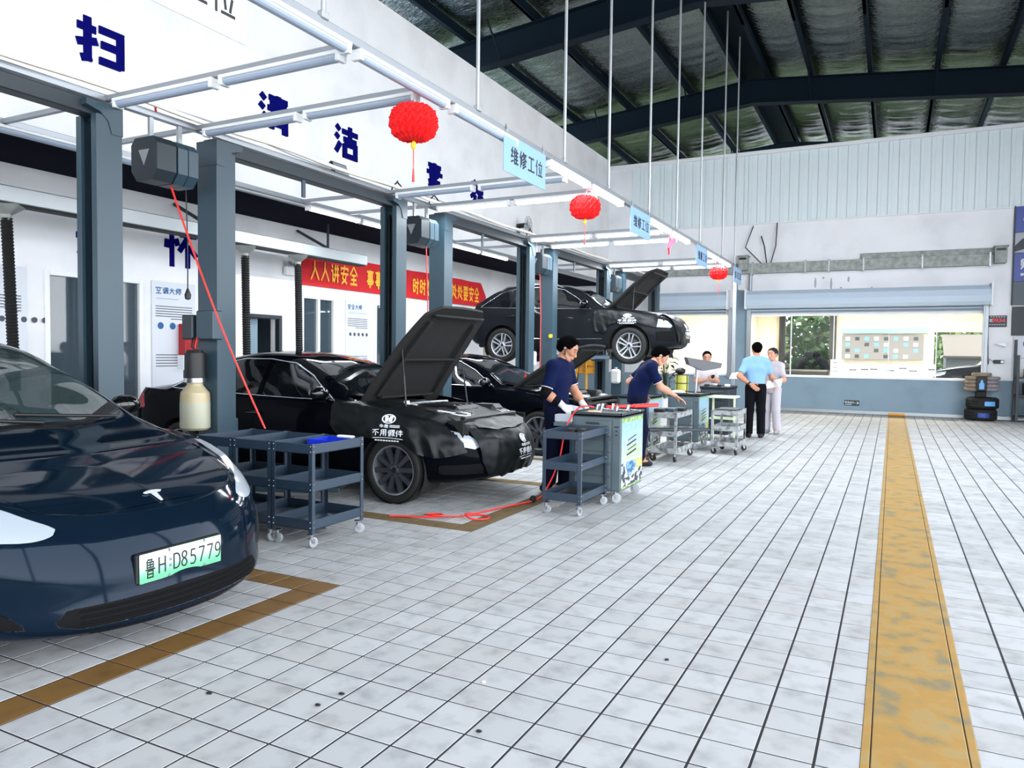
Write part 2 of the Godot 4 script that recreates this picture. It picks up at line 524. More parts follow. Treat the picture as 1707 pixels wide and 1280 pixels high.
func build_setting() -> void:
	# floor: a slab the colour of the joints with every tile laid on it
	var fl := MB.new()
	fl.bb(Vector3(-9.6, -0.3, -27), Vector3(14, -0.0022, 8))
	var floor_ := struct(put("floor", fl, "grout"), "pale grey square-tiled workshop floor with dark joints")
	var px := 0.2075
	var pz := 0.2085
	var near := []
	var far := []
	for i in range(-22, 45):
		for k in range(-12, 108):
			# columns left of the yellow strip count leftwards from it, right of it rightwards
			var x1 := -0.01 - px * i if i >= 0 else 0.33 + px * (-i)
			var x0 := x1 - px
			if i == 0: x1 = -0.06; x0 = -0.2175
			var z1 := -0.009 - pz * k
			var z0 := z1 - pz
			if z0 < -22.2: continue
			var tan_ := false
			if i == 15 and k <= 17 and k >= 1 or i >= 15 and i <= 30 and k == 17: tan_ = true
			if i == 15 and k >= 26 and k <= 37 or i >= 15 and i <= 30 and (k == 26 or k == 37): tan_ = true
			if i == 15 and k >= 46 and k <= 56 or i >= 15 and i <= 30 and (k == 46 or k == 56): tan_ = true
			var c := Vector3((x0 + x1) * 0.5, 0, (z0 + z1) * 0.5)
			var d := Vector3(c.x, -1.5, c.z).length()
			var ang := rad_to_deg(atan2(-c.x, -c.z))
			var down := rad_to_deg(atan2(1.5, Vector2(c.x, c.z).length()))
			var seen := ang > -8.0 and ang < 61.5 and c.z < -0.6 and down < 33.0 and not (c.x < -3.5 and c.z > -3.5)
			var e := [c, Vector2(x1 - x0, z1 - z0), tan_, d]
			if seen: near.append(e)
			else: far.append(e)
	near.sort_custom(func(a, b): return a[3] < b[3])
	var shapes := {}
	for n in near.size():
		if n < 300:
			var e: Array = near[n]
			var key := "%.3f" % e[1].x
			if not shapes.has(key):
				var mb := MB.new()
				tile_shape(mb, Vector3(), e[1])
				shapes[key] = mb.mesh()
			var o := MeshInstance3D.new()
			o.name = "tile"
			o.mesh = shapes[key]
			o.material_override = mats["tile_tan"] if e[2] else mats["tile%d" % rng.randi_range(0, 3)]
			o.position = e[0] + Vector3(0, rng.randf_range(-0.0006, 0.0), 0)
			floor_.add_child(o, true)
		else:
			far.append(near[n])
	var st := SurfaceTool.new()
	st.begin(Mesh.PRIMITIVE_TRIANGLES)
	for e in far:
		var mb := MB.new()
		tile_shape(mb, e[0] + Vector3(0, rng.randf_range(-0.0006, 0.0), 0), e[1])
		var t: Color = [Color(0.69, 0.695, 0.70), Color(0.675, 0.68, 0.685), Color(0.70, 0.705, 0.71), Color(0.655, 0.66, 0.66)][rng.randi_range(0, 3)]
		if e[2]: t = Color(0.46, 0.39, 0.29)
		t = t.srgb_to_linear()
		for q in mb.v.size():
			st.set_color(t)
			st.set_normal(mb.n[q])
			st.add_vertex(mb.v[q])
	var rest := MeshInstance3D.new()
	rest.name = "tile_field"
	rest.mesh = st.commit()
	rest.material_override = mats["tiles_all"]
	rest.set_meta("kind", "stuff")
	floor_.add_child(rest, true)
	# the painted strip: a worn cover plate with a narrow kerb on either side
	var sp := MB.new()
	sp.bb(Vector3(-0.03, -0.05, -22.19), Vector3(0.30, 0.003, 6), 0.003)
	var strip := struct(put("trim_1", sp, "yellow_paint"), "worn yellow painted strip running down the tiled floor")
	var kb := MB.new()
	kb.bb(Vector3(-0.065, -0.05, -22.19), Vector3(-0.034, 0.002, 6), 0.002)
	kb.bb(Vector3(0.304, -0.05, -22.19), Vector3(0.335, 0.002, 6), 0.002)
	put("kerb", kb, "yellow_paint", strip)
	var yb := MB.new()
	yb.box(Vector3(0.13, 0.03, -22.17), Vector3(0.4, 0.05, 0.04), 0.004)
	var yp := M("yellow_strong", Color(0.85, 0.55, 0.06), 0.5)
	put("end_stop", yb, yp, strip)

func tile_shape(mb: MB, c: Vector3, s: Vector2) -> void:
	var g := 0.0048                                   # half a joint across, and down the hall
	var h := 0.0042
	var e := 0.0015
	var hx := s.x * 0.5 - g
	var hz := s.y * 0.5 - h
	var t := []
	var b := []
	for k in [[-1, -1], [1, -1], [1, 1], [-1, 1]]:
		t.append(c + Vector3(k[0] * (hx - e), 0, k[1] * (hz - e)))
		b.append(c + Vector3(k[0] * hx, -0.0025, k[1] * hz))
	mb.quad(t[0], t[1], t[2], t[3], Vector3.UP)
	for k in 4:
		var k1 := (k + 1) % 4
		mb.quad(t[k], t[k1], b[k1], b[k], (t[k] + t[k1]) * 0.5 - c + Vector3.UP * 0.01)

# a wall with openings: axis 0 = the wall stands across x (spans z), 2 = across z (spans x); holes: [from, to, low, high]
func wall_boxes(mb: MB, axis: int, at: float, thick: float, from: float, to: float, low: float, high: float, holes: Array) -> void:
	var us := [from, to]
	var vs := [low, high]
	for h in holes:
		us.append_array([h[0], h[1]])
		vs.append_array([h[2], h[3]])
	us.sort()
	vs.sort()
	for i in us.size() - 1:
		for j in vs.size() - 1:
			if us[i + 1] - us[i] < 1e-4 or vs[j + 1] - vs[j] < 1e-4: continue
			var u: float = (us[i] + us[i + 1]) * 0.5
			var v: float = (vs[j] + vs[j + 1]) * 0.5
			var open := false
			for h in holes:
				if u > h[0] and u < h[1] and v > h[2] and v < h[3]: open = true
			if open: continue
			if axis == 0: mb.bb(Vector3(at - thick, vs[j], us[i]), Vector3(at, vs[j + 1], us[i + 1]))
			else: mb.bb(Vector3(us[i], vs[j], at - thick), Vector3(us[i + 1], vs[j + 1], at))

func roof_y(x: float) -> float:
	return ROOF_RIDGE.y - ROOF_FALL * absf(x - ROOF_RIDGE.x)

func build_roof() -> void:
	# the roof's outer sheet with thickness
	var sh := MB.new()
	for s in [-1.0, 1.0]:
		var x1 := -11.0 if s < 0 else 4.9
		var a := Vector3(ROOF_RIDGE.x, ROOF_RIDGE.y + 0.16, 13)
		var b := Vector3(x1, roof_y(x1) + 0.16, 13)
		var dz := Vector3(0, 0, -46)
		var up := Vector3(0, 0.06, 0)
		sh.quad(a, b, b + dz, a + dz, Vector3.DOWN)
		sh.quad(a + up, b + up, b + dz + up, a + dz + up, Vector3.UP)
		sh.quad(b, b + up, b + dz + up, b + dz, Vector3(s, 0, 0))
		sh.quad(a, b, b + up, a + up, Vector3.BACK)
		sh.quad(a + dz, b + dz, b + dz + up, a + dz + up, Vector3.FORWARD)
	var ceil_ := struct(put("ceiling", sh, "roof_steel"), "dark gabled steel roof lined with crinkled foil")
	# purlins run down the hall; foil sags between them
	var px := [-10.0, -8.43, -6.83, -5.1, -3.75, -3.1, -2.05, -0.70, 0.73, 2.05, 3.4, 4.8]
	for i in px.size():
		var pm := MB.new()
		var y := roof_y(px[i])
		pm.bb(Vector3(px[i] - 0.035, y - 0.22, -32), Vector3(px[i] + 0.035, y, 8), 0.006)
		pm.bb(Vector3(px[i] - 0.035, y - 0.22, -32), Vector3(px[i] + 0.06, y - 0.205, 8))
		put("purlin", pm, "roof_steel", ceil_)
	var fn := FastNoiseLite.new()
	fn.seed = 5
	fn.noise_type = FastNoiseLite.TYPE_SIMPLEX_SMOOTH
	fn.frequency = 1.0
	fn.fractal_octaves = 3
	for i in px.size() - 1:
		if px[i + 1] - px[i] < 0.7: continue
		var rows := []
		var nz := 460
		for k in nz + 1:
			var z := 8.0 - 40.0 * k / nz
			var row := PackedVector3Array()
			for j in 9:
				var t := j / 8.0
				var x: float = lerpf(px[i], px[i + 1], t)
				var sag: float = 4.0 * t * (1.0 - t)
				var w: float = fn.get_noise_3d(x * 0.25, i * 9.0, z * 2.6) * 0.055 + fn.get_noise_3d(x * 0.6, i * 9.0 + 40.0, z * 7.0) * 0.016
				row.push_back(Vector3(x, roof_y(x) + 0.03 - sag * (0.09 + w) + w * 0.25, z))
			rows.append(row)
		var fo := MB.new()
		fo.grid(rows)
		put("foil_lining", fo, "foil", ceil_)
	# rafters: deep beams across the hall, with the fall of the roof
	for zb in [5.0, -1.6, -8.0, -14.4, -20.6, -27.0]:
		var bm := MB.new()
		for s in [-1.0, 1.0]:
			var x1 := -11.0 if s < 0 else 4.85
			var r := ROOF_RIDGE.x
			var top := 0.24
			for q in [[0.0, 0.012, top, top + 0.58], [0.0, 0.14, top + 0.58, top + 0.60], [0.0, 0.14, top - 0.02, top]]:
				var pl := [Vector2(r, roof_y(r) - q[2]), Vector2(x1, roof_y(x1) - q[2]), Vector2(x1, roof_y(x1) - q[3]), Vector2(r, roof_y(r) - q[3])]
				bm.prism(pl, Transform3D(Basis(), Vector3(0, 0, zb - q[1])), q[1] * 2.0)
		put("rafter", bm, "roof_steel", ceil_)
		var br := MB.new()
		for x in [-7.6, -5.1, -2.05, 0.73, 3.4]:
			br.bar(Vector3(x, roof_y(x) - 0.2, zb + 0.75), Vector3(x, roof_y(x) - 0.8, zb + 0.05), 0.03, 0.03)
			br.bar(Vector3(x, roof_y(x) - 0.2, zb - 0.75), Vector3(x, roof_y(x) - 0.8, zb - 0.05), 0.03, 0.03)
		put("knee_brace", br, "roof_steel", ceil_)
	# unseen side wall at the far right, added to dim the far floor
	var rw := MB.new()
	rw.bb(Vector3(4.7, 0, -22.2), Vector3(4.86, roof_y(4.7) + 0.1, -17.0))
	struct(put("wall_right_added", rw, "white_wall"), "unseen white side wall at the far right, added to dim the far floor")
	# columns that carry the eaves on the open right side
	for zb in [5.0, -1.6, -8.0]:
		var cb := MB.new()
		cb.bb(Vector3(4.55, 0, zb - 0.15), Vector3(4.8, roof_y(4.7) - 0.25, zb + 0.15), 0.01)
		struct(put("trim_2", cb, "white_trim"), "steel stanchion at the open right side of the hall")

func build_left_walls() -> void:
	var bh := MB.new()
	bh.bb(Vector3(-8.12, 3.7, -22.2), Vector3(-7.95, 7.46, 13))
	struct(put("wall_left", bh, "upper_paint"), "white upper wall above the bays carrying blue characters")
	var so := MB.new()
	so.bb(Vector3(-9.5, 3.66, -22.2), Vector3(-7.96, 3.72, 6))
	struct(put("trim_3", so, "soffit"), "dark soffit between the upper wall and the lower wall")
	# windows and doors in the lower wall: z from, z to, low, high
	var lw := MB.new()
	var holes := [[-6.98, -5.63, 0.25, 2.46], [-9.55, -8.87, 0.0, 2.04], [-11.0, -10.1, 0.9, 2.5], [-13.2, -12.2, 0.9, 2.5], [-17.6, -16.6, 0.9, 2.5]]
	wall_boxes(lw, 0, -9.3, 0.16, -22.2, 6.0, 0.0, 3.7, holes)
	struct(put("wall_left_lower", lw, "white_wall"), "white lower wall with windows and posters behind the cars")
	var rm := MB.new()                                      # the rooms behind the wall
	rm.bb(Vector3(-12.6, 0, -22.2), Vector3(-12.5, 3.7, 6))
	rm.bb(Vector3(-12.6, -0.1, -22.2), Vector3(-9.46, 0.0, 6))
	rm.bb(Vector3(-12.6, 3.7, -22.2), Vector3(-9.46, 3.8, 6))
	for z in [5.9, -8.0, -22.1]: rm.bb(Vector3(-12.5, 0, z), Vector3(-9.46, 3.7, z + 0.1))
	struct(put("wall_rooms", rm, "grey_wall"), "grey rooms seen through the lower wall's windows")
	var n := 1
	for h in [holes[0], holes[2], holes[3], holes[4]]:
		var f := MB.new()
		var w := 0.06
		for e in [[h[0], h[0] + w, h[2], h[3]], [h[1] - w, h[1], h[2], h[3]], [h[0] + w, h[1] - w, h[2], h[2] + w], [h[0] + w, h[1] - w, h[3] - w, h[3]], [(h[0] + h[1]) * 0.5 - 0.03, (h[0] + h[1]) * 0.5 + 0.03, h[2] + w, h[3] - w]]:
			f.bb(Vector3(-9.36, e[2], e[0]), Vector3(-9.27, e[3], e[1]), 0.005)
		var win := struct(put("window_%d" % n, f, "white_trim"), "white framed sliding window in the lower wall")
		for s in 2:
			var g := MB.new()
			var a: float = h[0] + w if s == 0 else (h[0] + h[1]) * 0.5 + 0.03
			var b: float = (h[0] + h[1]) * 0.5 - 0.03 if s == 0 else h[1] - w
			g.bb(Vector3(-9.325, h[2] + w, a), Vector3(-9.319, h[3] - w, b))
			put("pane", g, "glass_grey", win)
		n += 1
	var df := MB.new()                                      # dark framed doorway
	for e in [[-9.62, -9.55, 0.0, 2.04], [-8.87, -8.8, 0.0, 2.04], [-9.62, -8.8, 2.04, 2.1]]:
		df.bb(Vector3(-9.36, e[2], e[0]), Vector3(-9.26, e[3], e[1]), 0.004)
	var dr := struct(put("door_1", df, "lift_dark"), "dark framed doorway in the lower wall")
	var dl := MB.new()
	dl.bb(Vector3(-9.44, 0.02, -9.2), Vector3(-9.4, 2.03, -8.87), 0.004)
	put("door_leaf", dl, "grey_wall", dr)
	# fascia boards along the soffit
	var fb := MB.new()
	fb.bb(Vector3(-7.97, 3.66, -22.2), Vector3(-7.9, 3.74, 6), 0.005)
	struct(put("trim_4", fb, "galvanised"), "metal edge along the foot of the upper wall")

func build_back_wall() -> void:
	var z := -22.2
	var holes := [[-6.45, -4.28, 0.98, 2.74], [-3.62, 2.02, 0.98, 2.70]]
	var w := MB.new()
	wall_boxes(w, 2, z, 0.15, -9.3, 7.0, 0.98, 7.27, holes)
	struct(put("wall_back", w, "white_wall"), "white end wall above the office windows")
	var lo := MB.new()
	lo.bb(Vector3(-9.3, 0, z - 0.15), Vector3(7.0, 0.98, z))
	struct(put("wall_back_lower", lo, "grey_wall"), "blue grey lower band of the end wall")
	var sk := MB.new()
	sk.bb(Vector3(-9.3, 0, z), Vector3(7.0, 0.09, z + 0.02), 0.004)
	struct(put("baseboard_back", sk, "galvanised"))
	# ribbed cladding: each sheet its own piece
	var cp := MB.new()
	cp.bb(Vector3(-7.3, 5.24, z), Vector3(7.0, 5.275, z + 0.05), 0.004)
	cp.bb(Vector3(-9.3, 7.19, z - 0.16), Vector3(7.0, 7.29, z + 0.09), 0.006)
	var clad := struct(put("trim_5", cp, "white_trim"), "ribbed metal cladding on the upper end wall with white capping")
	var x := -7.2
	var i := 0
	while x < 7.0:
		var pw := 0.245 if i % 3 != 1 or x > -3.0 else 0.12
		var b := MB.new()
		b.bb(Vector3(x, 5.275, z), Vector3(x + pw - 0.012, 7.19, z + 0.024), 0.006)
		b.bb(Vector3(x + pw * 0.34, 5.275, z + 0.02), Vector3(x + pw * 0.38, 7.19, z + 0.029), 0.003)
		put("panel", b, "rib_panel", clad)
		x += pw
		i += 1
	# concrete band and galvanised duct along the wall
	var cb := MB.new()
	cb.bb(Vector3(-0.85, 4.12, z), Vector3(2.2, 4.29, z + 0.04), 0.01)
	struct(put("trim_6", cb, "concrete"), "bare cement band above the duct")
	# pillar between the two shuttered windows, and steel channels beside the openings
	var pl := MB.new()
	pl.bb(Vector3(-4.12, 0, z), Vector3(-3.74, 3.4, z + 0.05), 0.005)
	struct(put("trim_7", pl, "grey_wall"), "grey pillar between the two shuttered office windows")
	for xx in [-4.2, -3.68, 2.05]:
		var ch := MB.new()
		ch.bb(Vector3(xx - 0.06, 0.9, z), Vector3(xx + 0.06, 2.9, z + 0.12), 0.008)
		ch.bb(Vector3(xx - 0.02, 0.9, z + 0.12), Vector3(xx + 0.02, 2.9, z + 0.15), 0.004)
		struct(put("trim_8", ch, "aluminium"), "steel shutter channel beside the office window")
	# sills and window frames with panes
	var wn := 5
	for h in [[-6.45, -4.28, 0.98, 2.74, [-5.72]], [-3.62, 2.02, 0.98, 2.70, [-2.55, -1.45, -0.1, 1.0]]]:
		var f := MB.new()
		f.bb(Vector3(h[0], h[2] - 0.03, z - 0.16), Vector3(h[1], h[2] + 0.03, z + 0.03), 0.005)
		f.bb(Vector3(h[0], h[3] - 0.05, z - 0.12), Vector3(h[1], h[3], z - 0.03))
		var cuts := [h[0]]
		cuts.append_array(h[4])
		cuts.append(h[1])
		for c in cuts: f.bb(Vector3(c - 0.012, h[2], z - 0.10), Vector3(c + 0.012, h[3], z - 0.06))
		var win := struct(put("window_%d" % wn, f, "white_trim"), "long office window in the end wall under a rolled shutter" if wn == 6 else "left office window in the end wall under a rolled shutter")
		for c in cuts.size() - 1:
			var g := MB.new()
			g.bb(Vector3(cuts[c] + 0.012, h[2] + 0.03, z - 0.083), Vector3(cuts[c + 1] - 0.012, h[3] - 0.05, z - 0.077))
			put("pane", g, "glass", win)
		wn += 1
	# the office behind: floor, ceiling, walls; open to daylight through rear windows
	var of := MB.new()
	of.bb(Vector3(-9.3, -0.1, -27.2), Vector3(7, 0.0, z - 0.15))
	of.bb(Vector3(-9.3, 3.1, -27.2), Vector3(7, 3.25, z - 0.15))
	of.bb(Vector3(-9.4, 0, -27.2), Vector3(-9.3, 3.1, z - 0.15))
	of.bb(Vector3(7.0, 0, -27.2), Vector3(7.1, 3.1, z - 0.15))
	wall_boxes(of, 2, -27.05, 0.15, -9.3, 7.0, 0.0, 3.1, [[-7.0, -5.0, 1.0, 2.3], [-3.45, -1.75, 0.3, 2.95], [1.15, 3.2, 0.5, 2.35]])
	of.bb(Vector3(-4.35, 0, -27.0), Vector3(-4.2, 3.1, -24.4))
	struct(put("wall_office", of, "cream"), "cream walled office seen through the end wall's windows")

func build_outside() -> void:
	# open ground beyond the roof, and planting behind the office
	var g := MB.new()
	g.bb(Vector3(-60, -0.4, -90), Vector3(60, -0.32, 60))
	struct(put("ground", g, "bounce_paving"), "paved yard around the hall, made pale to bounce light in")
	var pk := MB.new()
	pk.bb(Vector3(-2, -0.32, -33), Vector3(10, 0.3, -27.2))
	struct(put("parking", pk, "concrete"), "raised parking strip behind the office")
	var gg := MB.new()
	gg.bb(Vector3(-60, -0.32, -90), Vector3(60, -0.305, -28.0))  # darker ground added to cut the light bounced into the office
	struct(put("ground", gg, "grass"), "dark grass added behind the office to cut bounced light")

# ==================================================================== cars
# A car body is one smooth skin: side rows that run round the outline from the middle of the nose to the middle of the tail,
# and a top that spans from the belt line to the centre line. Panels, panes and lamps are cut out of that skin along outlines.
# Car axes: d = distance back from the nose (local x = -d), y up, z across.
class CarSkin:
	var len := 5.0
	var w := 0.94
	var fracs := [0.0, 0.10, 0.34, 0.62, 0.84, 1.0]     # heights of the side rows between sill and belt
	var widths := [0.90, 0.965, 0.99, 1.0, 0.985, 0.945]
	var fronts := [0.10, 0.03, 0.0, 0.01, 0.05, 0.12]
	var rears := [0.12, 0.05, 0.0, 0.0, 0.03, 0.10]
	var nose := 0.75
	var nose_pow := 2.5
	var tail := 0.5
	var tail_pow := 3.0
	var bot := []      # keyed curves: Vector2(d, value)
	var belt := []
	var top := []
	var cant_z := []
	var cant_y := []
	var narrow := []
	var bow := 0.18
	var NF := 34
	var NI := 120
	var NJ := 18
	var NR := 20
	var rows := []     # rows[j][i]: points of the near half (z >= 0), from the sill up to the centre line
	var tris := []     # parts: name -> arrays

	func key(c: Array, d: float) -> float:               # smooth curve through keyed values
		var n := c.size()
		if d <= c[0].x: return c[0].y
		if d >= c[n - 1].x: return c[n - 1].y
		var k := 0
		while c[k + 1].x < d: k += 1
		var a: Vector2 = c[k]
		var b: Vector2 = c[k + 1]
		var m0: float = (b.y - a.y) / (b.x - a.x)
		var m1: float = m0
		var h: float = b.x - a.x
		if k > 0: m0 = slope(c[k - 1], a, b)
		if k < n - 2: m1 = slope(a, b, c[k + 2])
		var t: float = (d - a.x) / h
		var t2: float = t * t
		var t3: float = t2 * t
		return (2 * t3 - 3 * t2 + 1) * a.y + (t3 - 2 * t2 + t) * h * m0 + (-2 * t3 + 3 * t2) * b.y + (t3 - t2) * h * m1
	func slope(a: Vector2, b: Vector2, c: Vector2) -> float:
		var s0 := (b.y - a.y) / (b.x - a.x)
		var s1 := (c.y - b.y) / (c.x - b.x)
		if s0 * s1 <= 0.0: return 0.0
		var h0 := b.x - a.x
		var h1 := c.x - b.x
		return 3.0 * (h0 + h1) / ((2 * h1 + h0) / s0 + (h1 + 2 * h0) / s1)
	func cat(p: Array, t: float) -> Vector3:             # Catmull-Rom through points, t in 0..1
		var n := p.size() - 1
		var f := clampf(t, 0, 0.99999) * n
		var k := int(f)
		var a: Vector3 = p[maxi(k - 1, 0)]
		return p[k].cubic_interpolate(p[k + 1], a, p[mini(k + 2, n)], f - k)
	func build() -> void:
		var n1 := NF
		var n3 := 22
		var n2 := NI - n1 - n3
		var base := []
		for j in fracs.size():
			var row := []
			var f: float = fronts[j]
			var r: float = len - rears[j]
			for i in NI + 1:
				var d: float
				var z: float
				if i <= n1:
					var th := PI * 0.5 * i / n1
					d = f + nose * (1.0 - pow(cos(th), 2.0 / nose_pow)) if i < n1 else f + nose
					z = pow(sin(th), 2.0 / nose_pow)
				elif i <= n1 + n2:
					d = lerpf(f + nose, r - tail, float(i - n1) / n2)
					z = 1.0
				else:
					var th := PI * 0.5 * (NI - i) / n3
					d = r - tail * (1.0 - pow(cos(th), 2.0 / tail_pow)) if i > n1 + n2 else r - tail
					z = pow(maxf(sin(th), 0.0), 2.0 / tail_pow)
				z *= w * widths[j] * key(narrow, d)
				var yb := key(bot, d)
				var yt := key(belt, d)
				row.append(Vector3(d, lerpf(yb, yt, fracs[j]), z))
			base.append(row)
		rows = []
		for j in NJ + 1:
			var row := []
			for i in NI + 1:
				var p := []
				for q in base: p.append(q[i])
				row.append(cat(p, float(j) / NJ))
			rows.append(row)
		var sections := []
		var f5: float = fronts[fronts.size() - 1]
		var r5: float = len - rears[rears.size() - 1]
		for i in NI + 1:
			var B: Vector3 = base[base.size() - 1][i]
			var dc: float
			if i <= n1:
				dc = f5 + (nose - bow) * (1.0 - cos(PI * 0.5 * i / n1))
			elif i <= n1 + n2:
				var t := float(i - n1) / n2
				dc = B.x - bow + (bow + bow * 0.6) * t
			else:
				var t := PI * 0.5 * (NI - i) / n3
				dc = r5 - (tail - bow * 0.6) * (1.0 - cos(t))
			var C := Vector3(dc, maxf(key(top, dc), B.y), 0)
			if i == 0 or i == NI: C = B
			var dk := lerpf(B.x, dc, 0.4)
			var kz := minf(key(cant_z, dk), B.z * 0.86)
			var ky := clampf(key(cant_y, dk), B.y, C.y)
			if i <= 4: ky = lerpf(B.y, C.y, 0.6)
			var K := Vector3(dk, ky, kz)
			var h := K.y - B.y
			var P1 := B.lerp(K, 0.5) + Vector3(0, 0.0, 0.03 * minf(1.0, h / 0.3))
			var P2 := K.lerp(C, 0.5)
			P2.y = K.y + (C.y - K.y) * 0.77
			sections.append([B, P1, K, P2, C])
		for j in range(1, NR + 1):
			var row := []
			for i in NI + 1: row.append(cat(sections[i], float(j) / NR))
			rows.append(row)
	func point(d: float, y: float) -> Vector3:           # point of the near flank at a given d and height
		var last := Vector3()
		for j in rows.size():
			var row: Array = rows[j]
			var lo := 0
			var hi := NI
			while hi - lo > 1:
				var m := (lo + hi) / 2
				if row[m].x < d: lo = m
				else: hi = m
			var a: Vector3 = row[lo]
			var b: Vector3 = row[hi]
			var t := clampf((d - a.x) / maxf(b.x - a.x, 1e-5), 0, 1)
			var p := a.lerp(b, t)
			if j > 0 and p.y >= y:
				var u := clampf((y - last.y) / maxf(p.y - last.y, 1e-5), 0, 1)
				return last.lerp(p, u)
			last = p
		return last
	func front(z: float, y: float) -> Vector3:           # point of the nose at a given z and height
		var last := Vector3()
		var az := absf(z)
		for j in NJ + 1:
			var row: Array = rows[j]
			var lo := 0
			var hi := NF
			while hi - lo > 1:
				var m := (lo + hi) / 2
				if row[m].z < az: lo = m
				else: hi = m
			var a: Vector3 = row[lo]
			var b: Vector3 = row[hi]
			var t := clampf((az - a.z) / maxf(b.z - a.z, 1e-5), 0, 1)
			var p := a.lerp(b, t)
			if j > 0 and p.y >= y or j == NJ:
				var u := clampf((y - last.y) / maxf(p.y - last.y, 1e-5), 0, 1)
				var q := last.lerp(p, u)
				q.z = z
				return q
			last = p
		return last
	func skin() -> Array:                                # all triangles, both halves: [points, normals]
		var R := rows.size()
		var nn := []
		for j in R:
			var a := []
			for i in NI + 1: a.append(Vector3())
			nn.append(a)
		for j in R - 1:
			for i in NI:
				var a: Vector3 = rows[j][i]; var b: Vector3 = rows[j][i + 1]; var c: Vector3 = rows[j + 1][i + 1]; var e: Vector3 = rows[j + 1][i]
				var k := (b - a).cross(c - a) + (c - a).cross(e - a)
				# towards the outside: away from the car's inner axis
				nn[j][i] += k; nn[j][i + 1] += k; nn[j + 1][i + 1] += k; nn[j + 1][i] += k
		for j in R:
			for i in NI + 1:
				var m: Vector3 = nn[j][i]
				if i == 0 or i == NI or j == R - 1: m.z = 0.0
				m = m.normalized() if m.length_squared() > 1e-16 else Vector3.UP
				var o: Vector3 = rows[j][i] - Vector3(clampf(rows[j][i].x, len * 0.3, len * 0.7), 0.6, 0)
				if m.dot(o) < 0.0: m = -m
				nn[j][i] = m
		var P := PackedVector3Array()
		var N := PackedVector3Array()
		for s in [1.0, -1.0]:
			for j in R - 1:
				for i in NI:
					var q := [[j, i], [j, i + 1], [j + 1, i + 1], [j, i], [j + 1, i + 1], [j + 1, i]]
					for h in [0, 3]:
						var t := []
						for k in 3:
							t.append(rows[q[h + k][0]][q[h + k][1]])
						if (t[1] - t[0]).cross(t[2] - t[0]).length_squared() < 1e-13: continue
						for k in 3:
							var p: Vector3 = t[k]
							var m: Vector3 = nn[q[h + k][0]][q[h + k][1]]
							P.push_back(Vector3(-p.x, p.y, p.z * s))
							N.push_back(Vector3(-m.x, m.y, m.z * s))
		return [P, N]

static func poly_field(poly: PackedVector2Array, p: Vector2) -> float:      # > 0 inside, the distance to the outline
	var best := 1e9
	var inside := false
	var m := poly.size()
	var b := poly[m - 1]
	for i in m:
		var a := poly[i]
		var e := a - b
		var q := p - b
		var t := clampf(q.dot(e) / maxf(e.length_squared(), 1e-9), 0, 1)
		best = minf(best, (q - e * t).length_squared())
		if (a.y > p.y) != (b.y > p.y) and p.x < (b.x - a.x) * (p.y - a.y) / (b.y - a.y) + a.x: inside = not inside
		b = a
	return sqrt(best) * (1.0 if inside else -1.0)

# cuts a set of triangles along an outline; view: "side" (d, y), "top" (d, z), "front" (z, y); where = Callable(p, n) that says which triangles may be cut
func cut(T: Array, view: String, poly: PackedVector2Array, where: Callable, gap := 0.0, mirror := true) -> Array:
	var P: PackedVector3Array = T[0]
	var N: PackedVector3Array = T[1]
	var iP := PackedVector3Array(); var iN := PackedVector3Array()
	var oP := PackedVector3Array(); var oN := PackedVector3Array()
	var lo := poly[0]
	var hi := poly[0]
	for q in poly:
		lo = lo.min(q)
		hi = hi.max(q)
	for i in range(0, P.size(), 3):
		var f := [0.0, 0.0, 0.0]
		var c2 := []
		var mn := Vector2(1e9, 1e9)
		var mx := Vector2(-1e9, -1e9)
		for k in 3:
			var p := P[i + k]
			var q := Vector2(-p.x, p.y) if view == "side" else (Vector2(-p.x, absf(p.z) if mirror else p.z) if view == "top" else Vector2(absf(p.z) if mirror else p.z, p.y))
			c2.append(q)
			mn = mn.min(q)
			mx = mx.max(q)
		var ok := not (mn.x > hi.x or mx.x < lo.x or mn.y > hi.y or mx.y < lo.y)
		if ok: ok = where.call((P[i] + P[i + 1] + P[i + 2]) / 3.0, N[i] + N[i + 1] + N[i + 2])
		if not ok:
			for k in 3: oP.push_back(P[i + k]); oN.push_back(N[i + k])
			continue
		for k in 3: f[k] = poly_field(poly, c2[k])
		if f[0] > gap and f[1] > gap and f[2] > gap:
			for k in 3: iP.push_back(P[i + k]); iN.push_back(N[i + k])
			continue
		if f[0] < 0 and f[1] < 0 and f[2] < 0:
			for k in 3: oP.push_back(P[i + k]); oN.push_back(N[i + k])
			continue
		for side in 2:
			var gp := PackedVector3Array()
			var gn := PackedVector3Array()
			for k in 3:
				var k1 := (k + 1) % 3
				var a: float = f[k] - gap if side == 0 else -f[k]
				var b: float = f[k1] - gap if side == 0 else -f[k1]
				if a >= 0.0: gp.push_back(P[i + k]); gn.push_back(N[i + k])
				if a * b < 0.0:
					var t := a / (a - b)
					gp.push_back(P[i + k].lerp(P[i + k1], t)); gn.push_back(N[i + k].lerp(N[i + k1], t).normalized())
			for k in range(1, gp.size() - 1):
				for q in [0, k, k + 1]:
					if side == 0: iP.push_back(gp[q]); iN.push_back(gn[q])
					else: oP.push_back(gp[q]); oN.push_back(gn[q])
	return [[iP, iN], [oP, oN]]

func half(T: Array, s: float) -> Array:
	var P := PackedVector3Array()
	var N := PackedVector3Array()
	for i in range(0, T[0].size(), 3):
		if (T[0][i].z + T[0][i + 1].z + T[0][i + 2].z) * s > 0.0:
			for k in 3: P.push_back(T[0][i + k]); N.push_back(T[1][i + k])
	return [P, N]

